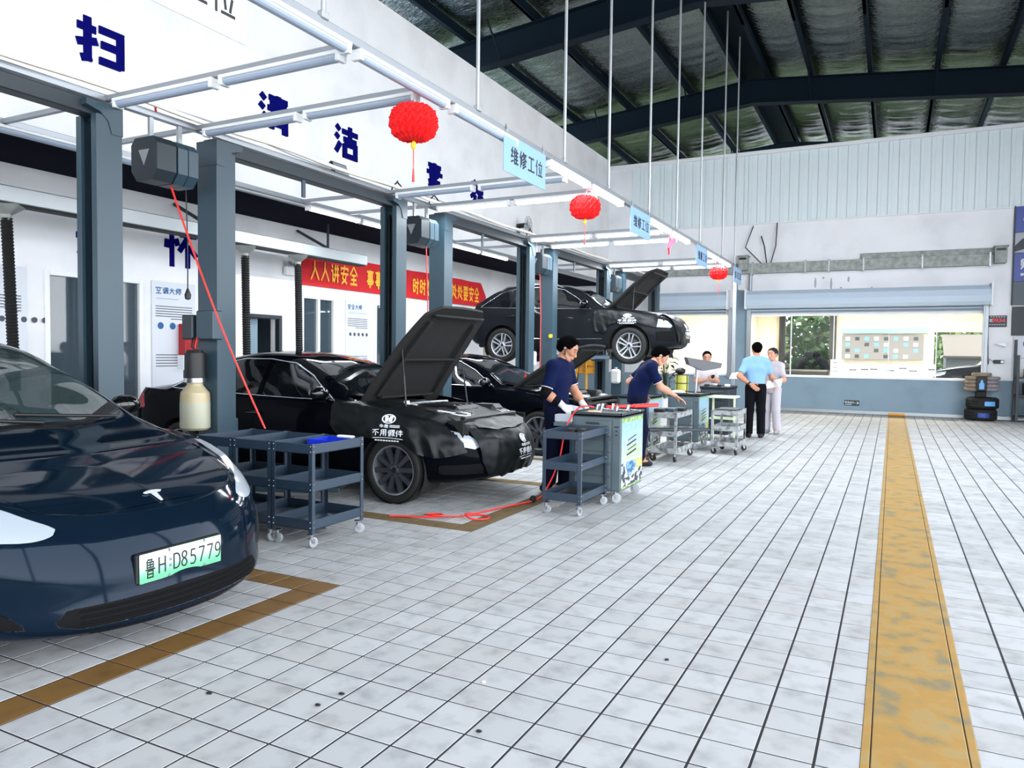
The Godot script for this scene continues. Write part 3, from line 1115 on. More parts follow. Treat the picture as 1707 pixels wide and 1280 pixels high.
func skin_mesh(T: Array, lift := 0.0) -> MB:
	var mb := MB.new()
	for i in range(0, T[0].size(), 3):
		mb.tri(T[0][i] + T[1][i] * lift, T[0][i + 1] + T[1][i + 1] * lift, T[0][i + 2] + T[1][i + 2] * lift, T[1][i], T[1][i + 1], T[1][i + 2])
	return mb

func thick_mesh(T: Array, inner: float, only_inner := false) -> MB:      # the piece with an inside face and a rim
	var mb := MB.new()
	var edges := {}
	for i in range(0, T[0].size(), 3):
		if not only_inner: mb.tri(T[0][i], T[0][i + 1], T[0][i + 2], T[1][i], T[1][i + 1], T[1][i + 2])
		mb.tri(T[0][i] - T[1][i] * inner, T[0][i + 1] - T[1][i + 1] * inner, T[0][i + 2] - T[1][i + 2] * inner, -T[1][i], -T[1][i + 1], -T[1][i + 2])
		for k in 3:
			var a: Vector3 = T[0][i + k].snapped(Vector3.ONE * 0.0004)
			var b: Vector3 = T[0][i + (k + 1) % 3].snapped(Vector3.ONE * 0.0004)
			var h := [a, b] if a < b else [b, a]
			if edges.has(h): edges[h] = -1
			else: edges[h] = i * 4 + k
	for h in edges:
		var e: int = edges[h]
		if e < 0: continue
		var i := (e / 4)
		var k := e % 4
		var a: Vector3 = T[0][i + k]; var b: Vector3 = T[0][i + (k + 1) % 3]; var c: Vector3 = T[0][i + (k + 2) % 3]
		mb.quad(a, b, b - T[1][i + (k + 1) % 3] * inner, a - T[1][i + k] * inner, (a + b) * 0.5 - c)
	return mb

func sp(pts: Array, n := 6) -> Array:              # a closed outline rounded through its points
	var o := []
	var m := pts.size()
	for i in m:
		for k in n: o.append(pts[i].cubic_interpolate(pts[(i + 1) % m], pts[(i - 1 + m) % m], pts[(i + 2) % m], float(k) / n))
	return o

func any_where() -> Callable: return func(p, n): return true
func circle(c: Vector2, r: float, seg := 40) -> PackedVector2Array:
	var o := PackedVector2Array()
	for i in seg: o.push_back(c + Vector2(cos(TAU * i / seg), sin(TAU * i / seg)) * r)
	return o

func wheel(parent: Node, at: Vector3, side: float, R: float, rim_r: float, width: float, style: String, steer := 0.0) -> void:
	var t := Transform3D(Basis(Vector3.UP, steer) * Basis(Vector3.RIGHT, PI * 0.5 * side), at)      # local y points outwards
	var h := width * 0.5
	var ty := MB.new()
	ty.lathe([Vector2(rim_r - 0.012, -h * 0.8), Vector2(rim_r + 0.01, -h * 0.95), Vector2(R - 0.05, -h), Vector2(R - 0.018, -h * 0.92), Vector2(R - 0.004, -h * 0.7), Vector2(R, -h * 0.3), Vector2(R, h * 0.3), Vector2(R - 0.004, h * 0.7), Vector2(R - 0.018, h * 0.92), Vector2(R - 0.05, h), Vector2(rim_r + 0.012, h * 0.95), Vector2(rim_r - 0.004, h * 0.86), Vector2(rim_r - 0.012, h * 0.8)], t, 48, 0.5)
	for g in [-0.45, 0.0, 0.45]:
		ty.lathe([Vector2(R + 0.0005, h * g - 0.012), Vector2(R + 0.002, h * g - 0.008), Vector2(R + 0.002, h * g + 0.05), Vector2(R + 0.0005, h * g + 0.054)], t, 48)
	var wnode := put("wheel", ty, "rubber", parent)
	var rm := MB.new()
	rm.lathe([Vector2(rim_r - 0.03, -h * 0.8), Vector2(rim_r - 0.035, h * 0.2), Vector2(rim_r - 0.022, h * 0.72), Vector2(rim_r - 0.016, h * 0.86), Vector2(rim_r - 0.004, h * 0.90), Vector2(rim_r, h * 0.84), Vector2(rim_r - 0.004, h * 0.8)], t, 48)
	var metal := "rim_silver" if style == "silver" else "rim_dark"
	put("rim", rm, "rim_silver" if style == "silver" else "rim_edge", wnode)
	var dk := MB.new()
	dk.lathe([Vector2(0.0, -h * 0.1), Vector2(rim_r * 0.62, -h * 0.1), Vector2(rim_r * 0.62, -h * 0.02), Vector2(0.0, -h * 0.02)], t, 32)
	put("brake_disc", dk, "steel_dull", wnode)
	var bk := MB.new()
	bk.lathe([Vector2(0.0, -h * 0.5), Vector2(rim_r - 0.02, -h * 0.5)], t, 24)
	put("wheel_back", bk, "black_plastic", wnode)
	var sp := MB.new()
	sp.lathe([Vector2(0.0, h * 0.72), Vector2(0.045, h * 0.72), Vector2(0.062, h * 0.60), Vector2(0.07, h * 0.3)], t, 24)
	var n := 5 if style == "silver" else 10
	for i in n:
		var pairs := [-0.16, 0.16] if style == "silver" else [0.0]
		for a in pairs:
			var th := TAU * (i + 0.1) / n
			var wd: float = 0.024 if style == "silver" else 0.05
			var i0 := t * Transform3D(Basis(Vector3.UP, th), Vector3())
			var p0 := Vector3(0.045, h * 0.58, a * 0.16)
			var p1 := Vector3(rim_r - 0.018, h * 0.74, a * rim_r * 1.05)
			var dd := (p1 - p0).normalized()
			var s := dd.cross(Vector3.UP).normalized()
			var wq := wd * 0.8
			var top0 := p0 + Vector3(0, 0.012, 0)
			var top1 := p1 + Vector3(0, 0.008, 0)
			for q in [[top0 - s * wq * 0.5, top0 + s * wq * 0.5, top1 + s * wd * 0.5, top1 - s * wd * 0.5, Vector3.UP],
					[top0 + s * wq * 0.5, top1 + s * wd * 0.5, p1 + s * wd * 0.62 - Vector3(0, 0.03, 0), p0 + s * wq * 0.62 - Vector3(0, 0.03, 0), s],
					[top0 - s * wq * 0.5, top1 - s * wd * 0.5, p1 - s * wd * 0.62 - Vector3(0, 0.03, 0), p0 - s * wq * 0.62 - Vector3(0, 0.03, 0), -s]]:
				sp.quad(i0 * q[0], i0 * q[1], i0 * q[2], i0 * q[3], i0.basis * q[4])
	put("spokes", sp, metal, wnode)
	var cp := MB.new()
	cp.lathe([Vector2(0.0, h * 0.76), Vector2(0.028, h * 0.755), Vector2(0.033, h * 0.70)], t, 20)
	for i in 5:
		var th := TAU * (i + 0.5) / 5
		var b := t * Vector3(cos(th) * 0.052, h * 0.68, sin(th) * 0.052)
		cp.cyl(b, b + t.basis.y * 0.01, 0.008, 0.007, 6)
	put("wheel_cap", cp, "black_plastic", wnode)

func car_paints() -> void:
	for c in [["paint_black", Color(0.02, 0.025, 0.045), 0.06, 0.0], ["paint_navy", Color(0.04, 0.095, 0.15), 0.07, 0.25], ["paint_suv", Color(0.10, 0.11, 0.125), 0.08, 0.1]]:
		var m := M(c[0], c[1], c[2], c[3])
		m.metallic_specular = 0.13 if c[0] != "paint_navy" else 0.27
	M("piano_black", Color(0.02, 0.022, 0.028), 0.08)
	M("underbody", Color(0.02, 0.02, 0.022), 0.9)
	M("chrome", Color(0.85, 0.87, 0.9), 0.12, 1.0)
	M("rim_silver", Color(0.78, 0.80, 0.83), 0.3, 0.8)
	M("rim_dark", Color(0.36, 0.37, 0.40), 0.3, 0.8)
	M("rim_edge", Color(0.62, 0.64, 0.67), 0.3, 0.8)
	M("steel_dull", Color(0.34, 0.34, 0.35), 0.45, 0.8)
	M("grille", Color(0.05, 0.052, 0.06), 0.7)
	mats["grille"].metallic_specular = 0.2
	M("emblem", Color(0.9, 0.91, 0.93), 0.35, 0.5)
	M("seat_dark", Color(0.05, 0.05, 0.06), 0.7)
	M("seat_light", Color(0.75, 0.75, 0.74), 0.6)
	M("dash_wood", Color(0.55, 0.50, 0.44), 0.5)
	var lens := M("lamp_lens", Color(0.70, 0.74, 0.78), 0.1, 0.4)
	lens.clearcoat_enabled = true
	M("lamp_red", Color(0.55, 0.03, 0.06), 0.15)
	var g := M("car_glass", Color(0.05, 0.06, 0.07, 0.88), 0.03)
	g.transparency = BaseMaterial3D.TRANSPARENCY_ALPHA
	g.metallic_specular = 0.7
	var gl := M("car_glass_clear", Color(0.30, 0.38, 0.38, 0.30), 0.02)
	gl.transparency = BaseMaterial3D.TRANSPARENCY_ALPHA
	gl.metallic_specular = 0.7
	var cv := M("cover_cloth", Color(0.028, 0.048, 0.056), 0.42)
	cv.metallic_specular = 0.35
	M("cover_print", Color(0.86, 0.88, 0.9), 0.6)
	M("plate_green", Color(0.55, 0.86, 0.62), 0.4)
	M("engine_grey", Color(0.45, 0.46, 0.48), 0.45, 0.5)
	M("tank_white", Color(0.82, 0.83, 0.82), 0.5)

# spec: skin settings, outlines and finishes; returns the car's root with its skin kept in meta-free dictionary
func make_car(called: String, label: String, at: Vector3, s: Dictionary) -> Dictionary:
	var root := thing(called, label, "car", at)
	var sk := CarSkin.new()
	for k in s.skin: sk.set(k, s.skin[k])
	sk.build()
	var rest := sk.skin()
	var paint: String = s.paint
	var outer := func(p, n): return absf(p.z) > 0.5 and absf(n.z) > 0.05 * n.length()
	var full := rest
	# wheel arches
	for a in [s.axle_f, s.axle_r]:
		rest = cut(rest, "side", circle(Vector2(a, s.wheel_r), s.arch_r), outer)[1]
	for q in s.panels:
		# [name, view, outline, material, where, gap, mirrored pair?]
		var where: Callable = q[4]
		var r := cut(rest, q[1], PackedVector2Array(q[2]), where, q[5], q[7] if q.size() > 7 else true)
		rest = r[1]
		var mat: String = q[3]
		if mat == "drop": continue
		if mat == "hood":
			s.hood_skin = r[0]
			continue
		var inner: Array = r[0]
		if q[6]:
			for sd in [1.0, -1.0]: put(q[0], skin_mesh(half(inner, sd)), mat, root)
		else: put(q[0], skin_mesh(inner), mat, root)
	put("body", skin_mesh(rest), paint, root)
	# underbody, arches, floor
	var ub := MB.new()
	var yb: float = sk.key(sk.bot, 2.0) + 0.02
	ub.bb(Vector3(-sk.len + 0.35, yb, -sk.w * 0.8), Vector3(-0.45, yb + 0.1, sk.w * 0.8), 0.03)
	ub.bb(Vector3(-s.axle_r + 0.45, yb, -sk.w * 0.93), Vector3(-s.axle_f - 0.45, yb + 0.1, sk.w * 0.93), 0.03)
	for a in [s.axle_f, s.axle_r]:
		for sd in [1.0, -1.0]:
			var n := 24
			for i in n:
				var t0: float = PI * 1.35 * i / n - 0.55
				var t1: float = PI * 1.35 * (i + 1) / n - 0.55
				var r: float = s.arch_r + 0.004
				var p0 := Vector3(-a - cos(t0) * r, s.wheel_r + sin(t0) * r, 0)
				var p1 := Vector3(-a - cos(t1) * r, s.wheel_r + sin(t1) * r, 0)
				var z0 := Vector3(0, 0, sd * (sk.w - 0.03))
				var z1 := Vector3(0, 0, sd * (sk.w - 0.36))
				ub.quad(p0 + z0, p1 + z0, p1 + z1, p0 + z1, Vector3(-a, s.wheel_r, 0) - p0)
				ub.flat(p0 + z1, p1 + z1, Vector3(-a, s.wheel_r, z1.z), Vector3(0, 0, sd))
	put("underbody", ub, "underbody", root)
	for a in [s.axle_f, s.axle_r]:
		for sd in [1.0, -1.0]:
			wheel(root, Vector3(-a, s.wheel_r, sd * (sk.w - 0.022 - s.tyre_w * 0.5)), sd, s.wheel_r, s.rim_r, s.tyre_w, s.rim)
	# cabin
	var ci := MB.new()
	var cab: float = s.cowl
	var by: float = sk.key(sk.belt, cab + 0.4)
	ci.bb(Vector3(-cab - 0.75, by - 0.22, -sk.w * 0.78), Vector3(-cab - 0.1, by - 0.03, sk.w * 0.78), 0.05)
	ci.bb(Vector3(-cab - 0.05, 0.3, -sk.w * 0.8), Vector3(-cab, by - 0.06, sk.w * 0.8))
	put("dashboard", ci, s.get("dash", "seat_dark"), root)
	for rowi in 2:
		for sd in [1.0, -1.0]:
			var se := MB.new()
			var x: float = -cab - 1.25 - rowi * 0.85
			se.box(Vector3(x, by - 0.55, sd * 0.38), Vector3(0.5, 0.18, 0.5), 0.05)
			se.box(Vector3(), Vector3(0.14, 0.62, 0.48), 0.05, Transform3D(Basis(Vector3.BACK, 0.28), Vector3(x - 0.27, by - 0.2, sd * 0.38)))
			se.box(Vector3(), Vector3(0.09, 0.17, 0.26), 0.035, Transform3D(Basis(Vector3.BACK, 0.2), Vector3(x - 0.38, by + 0.2, sd * 0.38)))
			put("seat", se, s.get("seat", "seat_dark"), root)
	var sw := MB.new()
	var ring := []
	var st := Transform3D(Basis(Vector3.BACK, 0.45), Vector3(-cab - 0.92, by - 0.07, -0.38 if s.get("lhd", true) else 0.38))
	for i in 25: ring.append(st * Vector3(0, cos(TAU * i / 24) * 0.18, sin(TAU * i / 24) * 0.18))
	sw.tube(ring, 0.014, 6)
	sw.bar(st * Vector3(0, 0, -0.17), st * Vector3(0, 0, 0.17), 0.03, 0.03)
	sw.bar(st * Vector3(0, 0, 0), st * Vector3(0.3, 0, 0), 0.04, 0.04)
	put("steering_wheel", sw, "seat_dark", root)
	# door mirrors
	for sd in [1.0, -1.0]:
		var mi := MB.new()
		var mp: Vector3 = sk.point(s.mirror.x, s.mirror.y)
		var c := Vector3(-s.mirror.x, s.mirror.y + 0.07, sd * (mp.z + 0.14))
		mi.ball(c, Vector3(0.075, 0.075, 0.125), 18)
		mi.bar(c + Vector3(0.01, -0.05, -0.07 * sd), Vector3(-s.mirror.x + 0.03, s.mirror.y - 0.01, sd * (mp.z - 0.02)), 0.07, 0.035, Vector3.UP, 0.01)
		var mn := put("door_mirror", mi, s.get("mirror_mat", paint), root)
		var mg := MB.new()
		mg.ball(c + Vector3(-0.045, 0, 0), Vector3(0.035, 0.058, 0.105), 14)
		put("mirror_glass", mg, "chrome", mn)
		for e in s.get("handles", []):
			var hp: Vector3 = sk.point(e.x, e.y)
			var ha := MB.new()
			ha.box(Vector3(-e.x, e.y, sd * (hp.z + 0.022)), Vector3(0.22, 0.03, 0.022), 0.009)
			ha.box(Vector3(-e.x, e.y, sd * (hp.z + 0.004)), Vector3(0.17, 0.045, 0.02), 0.008)
			put("door_handle", ha, s.get("handle_mat", paint), root)
	# bright trim along chosen lines of the flank
	for q in s.get("trims", []):
		for sd in [1.0, -1.0]:
			var pts := []
			var line: Array = q[1]
			for k in line.size() - 1:
				for i in 6:
					var e: Vector2 = line[k].lerp(line[k + 1], i / 6.0)
					pts.append(e)
			pts.append(line[line.size() - 1])
			var path := []
			for e in pts:
				var p := sk.point(e.x, e.y)
				path.append(Vector3(-e.x, p.y, sd * (p.z + 0.002)))
			var tb := MB.new()
			tb.tube(path, q[2], 6)
			put(q[0], tb, q[3], root)
	return {"root": root, "skin": sk, "spec": s, "full": full}

func open_hood(car: Dictionary, hinge: Vector2, angle: float) -> Node3D:         # hinge: d, y
	var T: Array = car.spec.hood_skin
	var b := Basis(Vector3.BACK, angle)
	var o := Vector3(-hinge.x, hinge.y, 0)
	var Q := [PackedVector3Array(), PackedVector3Array()]
	for i in T[0].size():
		Q[0].push_back(o + b * (T[0][i] - o))
		Q[1].push_back(b * T[1][i])
	var hood := put("hood", skin_mesh(Q), car.spec.paint, car.root)
	put("hood_liner", thick_mesh(Q, 0.028, true), "hood_liner", hood)
	# frame ribs pressed into the inside of the lid
	var mn := Vector3(1e9, 1e9, 1e9)
	var mx := -mn
	for p in T[0]: mn = mn.min(p); mx = mx.max(p)
	var rb := MB.new()
	for q in [[Vector2(mx.x - 0.12, -0.5), Vector2(mx.x - 0.12, 0.5)], [Vector2(mn.x + 0.22, -0.55), Vector2(mx.x - 0.2, -0.45)], [Vector2(mn.x + 0.22, 0.55), Vector2(mx.x - 0.2, 0.45)], [Vector2(mn.x + 0.2, -0.5), Vector2(mn.x + 0.2, 0.5)], [Vector2((mn.x + mx.x) * 0.5, -0.5), Vector2((mn.x + mx.x) * 0.5, 0.5)]]:
		var a: Vector2 = q[0]
		var e: Vector2 = q[1]
		var pa := Vector3(a.x, car.skin.key(car.skin.top, -a.x) - 0.075, a.y)
		var pb := Vector3(e.x, car.skin.key(car.skin.top, -e.x) - 0.075, e.y)
		rb.bar(o + b * (pa - o), o + b * (pb - o), 0.06, 0.025, Vector3.UP, 0.008)
	put("hood_rib", rb, "hood_liner", hood)
	for sd in [1.0, -1.0]:
		var stt := MB.new()
		var p0 := Vector3(-hinge.x + 0.5, hinge.y - 0.12, sd * 0.62)
		var p1 := o + b * (Vector3(-hinge.x + 0.72, hinge.y - 0.08, sd * 0.58) - o)
		stt.cyl(p0, p0.lerp(p1, 0.55), 0.011)
		stt.cyl(p0.lerp(p1, 0.5), p1, 0.006)
		put("gas_strut", stt, "black_plastic", hood)
	return hood

func engine_bay(car: Dictionary, d0: float, d1: float, hw: float, y: float) -> void:
	var root: Node3D = car.root
	var tr := MB.new()
	tr.bb(Vector3(-d1, y - 0.42, -hw), Vector3(-d0, y - 0.38, hw))
	tr.bb(Vector3(-d1 - 0.03, y - 0.42, -hw), Vector3(-d1, y + 0.03, hw))
	for sd in [1.0, -1.0]:
		tr.bb(Vector3(-d1, y - 0.42, sd * hw), Vector3(-d0, y - 0.05, sd * (hw + 0.03)))
		tr.cyl(Vector3(-d1 + 0.25, y - 0.3, sd * (hw - 0.14)), Vector3(-d1 + 0.25, y - 0.02, sd * (hw - 0.14)), 0.13, 0.1, 16)
	tr.bb(Vector3(-d0 - 0.12, y - 0.3, -hw), Vector3(-d0 + 0.02, y - 0.1, hw), 0.02)
	var bay := put("engine_bay", tr, "underbody", root)
	var eb := MB.new()
	eb.box(Vector3(-(d0 + d1) * 0.5, y - 0.16, 0.02), Vector3(0.62, 0.3, 0.58), 0.05)
	put("engine_block", eb, "engine_grey", bay)
	var ec := MB.new()
	ec.box(Vector3(-(d0 + d1) * 0.5, y + 0.01, 0.02), Vector3(0.52, 0.09, 0.46), 0.035)
	for i in 4: ec.box(Vector3(-(d0 + d1) * 0.5, y + 0.058, -0.16 + i * 0.12), Vector3(0.4, 0.02, 0.05), 0.008)
	put("engine_cover", ec, "black_plastic", bay)
	var pp := MB.new()
	for q in [[0.15, 0.50, 0.03], [0.30, 0.58, 0.026], [0.45, 0.40, 0.035]]:
		var z: float = q[1]
		pp.tube([Vector3(-d0 - 0.15, y - 0.03, z * 0.6), Vector3(-d0 - 0.2 - q[0], y + 0.02, z), Vector3(-d1 + 0.35, y + 0.03, z), Vector3(-d1 + 0.12, y - 0.02, z * 0.7)], q[2], 10)
		pp.tube([Vector3(-d0 - 0.1, y - 0.06, -z), Vector3(-d0 - 0.3, y + 0.0, -z * 0.9), Vector3(-d1 + 0.3, y + 0.02, -z)], q[2] * 0.8, 10)
	put("pipe", pp, "steel", bay)
	var tk := MB.new()
	tk.box(Vector3(-d1 + 0.28, y - 0.02, hw - 0.3), Vector3(0.26, 0.16, 0.2), 0.04)
	tk.cyl(Vector3(-d1 + 0.28, y + 0.06, hw - 0.3), Vector3(-d1 + 0.28, y + 0.1, hw - 0.3), 0.035, 0.03, 12)
	put("tank", tk, "tank_white", bay)
	var t2 := MB.new()
	t2.box(Vector3(-d0 - 0.35, y - 0.02, -hw + 0.22), Vector3(0.3, 0.14, 0.24), 0.04)
	put("battery_cover", t2, "black_plastic", bay)
	var sb := MB.new()
	sb.tube([Vector3(-d1 + 0.18, y + 0.04, -hw + 0.05), Vector3(-d1 + 0.24, y + 0.06, 0), Vector3(-d1 + 0.18, y + 0.04, hw - 0.05)], 0.018, 8)
	put("brace_bar", sb, "aluminium", bay)
	var s2 := MB.new()
	s2.box(Vector3(-d0 - 0.08, y - 0.05, 0), Vector3(0.07, 0.05, hw * 1.7), 0.012)
	put("lock_panel", s2, "black_plastic", bay)

# a padded cover laid over part of a car: the skin's piece lifted off it, with folds and a hanging hem
func lay_cover(car: Dictionary, label: String, view: String, outline: Array, where: Callable, seed_: int, mirror := true) -> Node3D:
	var T: Array = cut(car.full, view, PackedVector2Array(outline), where, 0.0, mirror)[0]
	var fn := FastNoiseLite.new()
	fn.seed = seed_
	fn.frequency = 1.0
	fn.noise_type = FastNoiseLite.TYPE_SIMPLEX_SMOOTH
	fn.fractal_octaves = 3
	var P := PackedVector3Array()
	for i in T[0].size():
		var p: Vector3 = T[0][i]
		var along := p.x if view == "side" else p.z
		var low := clampf((0.85 - p.y) / 0.4, 0.15, 1.0)
		var w := fn.get_noise_2d(along * 6.5 + p.y * 1.6, p.y * 1.2) * (0.055 if view == "side" else 0.022) * low + fn.get_noise_2d(along * 4.0 + 30.0, p.y * 7.0) * 0.012
		P.push_back(p + T[1][i] * (0.026 + w))
	# normals from the moved triangles, averaged where points meet
	var acc := {}
	for i in range(0, P.size(), 3):
		var k := (P[i + 1] - P[i]).cross(P[i + 2] - P[i])
		if k.dot(T[1][i]) < 0.0: k = -k
		for j in 3:
			var h := P[i + j].snapped(Vector3.ONE * 0.001)
			acc[h] = acc.get(h, Vector3()) + k
	var N := PackedVector3Array()
	for i in P.size():
		var m: Vector3 = acc[P[i].snapped(Vector3.ONE * 0.001)]
		N.push_back(m.normalized() if m.length_squared() > 1e-14 else T[1][i])
	var o := put("fender_cover", thick_mesh([P, N], 0.006), "cover_cloth")
	o.position = car.root.position
	tag(o, label, "cover", "printed fender covers")
	return o

func cover_print(cover: Node3D, place: Callable) -> void:      # place(u, v, h): u, v in 0..1 over the print's field, 0.42 m wide by 0.55 m high
	var mb := MB.new()
	# ring emblem with an open letter shape
	var n := 28
	var c := Vector2(0.5, 0.84)
	var ring := []
	for i in n + 1: ring.append(c + Vector2(cos(TAU * i / n) * 0.19, sin(TAU * i / n) * 0.15))
	line_bars(mb, ring, 0.035, place)
	line_bars(mb, [c + Vector2(-0.075, 0.105), c + Vector2(-0.055, -0.105)], 0.10, place)
	line_bars(mb, [c + Vector2(0.075, 0.105), c + Vector2(0.055, -0.105)], 0.10, place)
	line_bars(mb, [c + Vector2(-0.09, -0.01), c + Vector2(0.09, 0.015)], 0.05, place)
	for k in 2:
		strokes(mb, "华胜"[k], 0.13, func(x, y, h): return place.call(0.24 + k * 0.15 + x * 0.13, 0.52 + y * 0.12, h))
	for k in 2: line_bars(mb, [Vector2(0.56, 0.61 - k * 0.055), Vector2(0.86, 0.61 - k * 0.055)], 0.03, place)
	for k in 4:
		strokes(mb, "不用假件"[k], 0.11, func(x, y, h): return place.call(0.02 + k * 0.245 + x * 0.225, 0.20 + y * 0.25 + x * 0.03, h))
	var sw := []
	for i in 9: sw.append(Vector2(0.02 + i * 0.12, 0.13 + sin(i / 8.0 * PI) * 0.03))
	line_bars(mb, sw, 0.02, place)
	for k in 9: line_bars(mb, [Vector2(0.12 + k * 0.085, 0.055), Vector2(0.18 + k * 0.085, 0.055)], 0.045, place)
	put("printed_slogan", mb, "cover_print", cover)

func V(x: float, y: float) -> Vector2: return Vector2(x, y)

func sedan_spec() -> Dictionary:
	var topw := func(p, n): return n.y > 0.25 * n.length()
	var sidew := func(p, n): return absf(p.z) > 0.4 and absf(n.z) > 0.3 * n.length()
	var nosew := func(p, n): return p.x > -1.0 and n.x > 0.25 * n.length()
	var tailw := func(p, n): return p.x < -4.3 and n.x < -0.1 * n.length()
	return {
		"skin": {"len": 5.02, "w": 0.943, "nose": 0.80, "nose_pow": 2.5, "tail": 0.55, "bow": 0.2,
			"bot": [V(0, 0.26), V(0.5, 0.23), V(1.5, 0.22), V(3.4, 0.22), V(5.02, 0.32)],
			"belt": [V(0.1, 0.70), V(0.3, 0.77), V(0.7, 0.86), V(1.2, 0.935), V(1.7, 0.965), V(3.0, 0.985), V(4.2, 1.02), V(4.7, 1.04), V(5.02, 0.99)],
			"top": [V(0.12, 0.70), V(0.22, 0.78), V(0.6, 0.89), V(1.1, 0.97), V(1.38, 1.01), V(1.6, 1.10), V(2.2, 1.41), V(2.6, 1.49), V(3.0, 1.51), V(3.5, 1.47), V(4.0, 1.30), V(4.42, 1.12), V(4.7, 1.075), V(4.92, 1.06)],
			"cant_z": [V(0, 0.5), V(0.4, 0.6), V(1.3, 0.72), V(1.5, 0.74), V(2.3, 0.60), V(3.0, 0.575), V(3.8, 0.58), V(4.4, 0.66), V(5.0, 0.6)],
			"cant_y": [V(0.1, 0.70), V(0.3, 0.79), V(0.7, 0.885), V(1.2, 0.965), V(1.5, 1.0), V(2.0, 1.25), V(2.5, 1.41), V(3.0, 1.44), V(3.5, 1.39), V(4.0, 1.22), V(4.4, 1.07), V(5.0, 1.0)],
			"narrow": [V(0, 0.97), V(0.9, 0.985), V(2.5, 1.0), V(4.0, 0.99), V(5.02, 0.95)]},
		"paint": "paint_black", "axle_f": 0.92, "axle_r": 3.95, "wheel_r": 0.335, "rim_r": 0.25, "arch_r": 0.375, "tyre_w": 0.235, "rim": "dark",
		"cowl": 1.45, "mirror": V(1.78, 1.0), "mirror_mat": "piano_black", "handles": [V(2.75, 0.83), V(3.72, 0.86)], "handle_mat": "piano_black",
		"panels": [
			["hood", "top", [V(0.2, -0.1), V(0.21, 0.42), V(0.32, 0.60), V(0.7, 0.68), V(1.35, 0.735), V(1.62, 0.74), V(1.44, 0.4), V(1.4, -0.1)], "hood", topw, 0.003, false],
			["windshield", "top", [V(1.46, -0.1), V(1.52, 0.4), V(1.72, 0.665), V(2.1, 0.60), V(2.42, 0.545), V(2.38, 0.3), V(2.34, -0.1)], "car_glass", topw, 0.0, false],
			["rear_window", "top", [V(3.55, -0.1), V(3.58, 0.45), V(3.75, 0.52), V(4.22, 0.58), V(4.30, 0.3), V(4.32, -0.1)], "car_glass", topw, 0.0, false],
			["side_window", "side", [V(1.74, 1.0), V(2.1, 1.22), V(2.42, 1.355), V(2.72, 1.395), V(2.70, 1.02), V(2.2, 1.005)], "car_glass", sidew, 0.0, true],
			["side_window", "side", [V(2.78, 1.02), V(2.80, 1.40), V(3.2, 1.40), V(3.6, 1.325), V(3.78, 1.26), V(3.76, 1.04)], "car_glass", sidew, 0.0, true],
			["side_window", "side", [V(3.82, 1.045), V(3.84, 1.235), V(4.12, 1.10), V(4.18, 1.06)], "car_glass", sidew, 0.0, true],
			["door", "side", [V(1.62, 0.30), V(1.58, 0.7), V(1.66, 0.985), V(1.72, 0.995), V(2.72, 1.012), V(2.76, 0.7), V(2.74, 0.30)], "paint_black", sidew, 0.004, true],
			["door", "side", [V(2.78, 0.30), V(2.77, 0.7), V(2.74, 1.012), V(3.85, 1.04), V(3.82, 0.95), V(3.62, 0.72), V(3.45, 0.45), V(3.4, 0.30)], "paint_black", sidew, 0.004, true],
			["headlight", "front", [V(0.52, 0.60), V(0.62, 0.565), V(0.86, 0.63), V(0.93, 0.72), V(0.92, 0.80), V(0.80, 0.77), V(0.62, 0.70)], "lamp_lens", nosew, 0.002, true],
			["grille", "front", [V(-0.1, 0.36), V(0.36, 0.36), V(0.47, 0.52), V(0.44, 0.64), V(-0.1, 0.66)], "grille", nosew, 0.003, false],
			["air_intake", "front", [V(0.52, 0.32), V(0.84, 0.32), V(0.86, 0.42), V(0.56, 0.43)], "grille", nosew, 0.003, true],
			["tail_light", "side", [V(4.55, 0.80), V(4.62, 0.98), V(5.1, 0.98), V(5.1, 0.82)], "lamp_red", tailw, 0.002, true],
		],
		"trims": [
			["chrome_trim", [V(1.70, 0.99), V(2.1, 1.235), V(2.42, 1.37), V(2.8, 1.412), V(3.2, 1.41), V(3.6, 1.335), V(3.84, 1.25), V(4.14, 1.105), V(4.21, 1.055)], 0.009, "chrome"],
			["chrome_trim", [V(1.72, 0.995), V(2.75, 1.014), V(3.8, 1.04), V(4.21, 1.055)], 0.007, "chrome"],
		],
	}

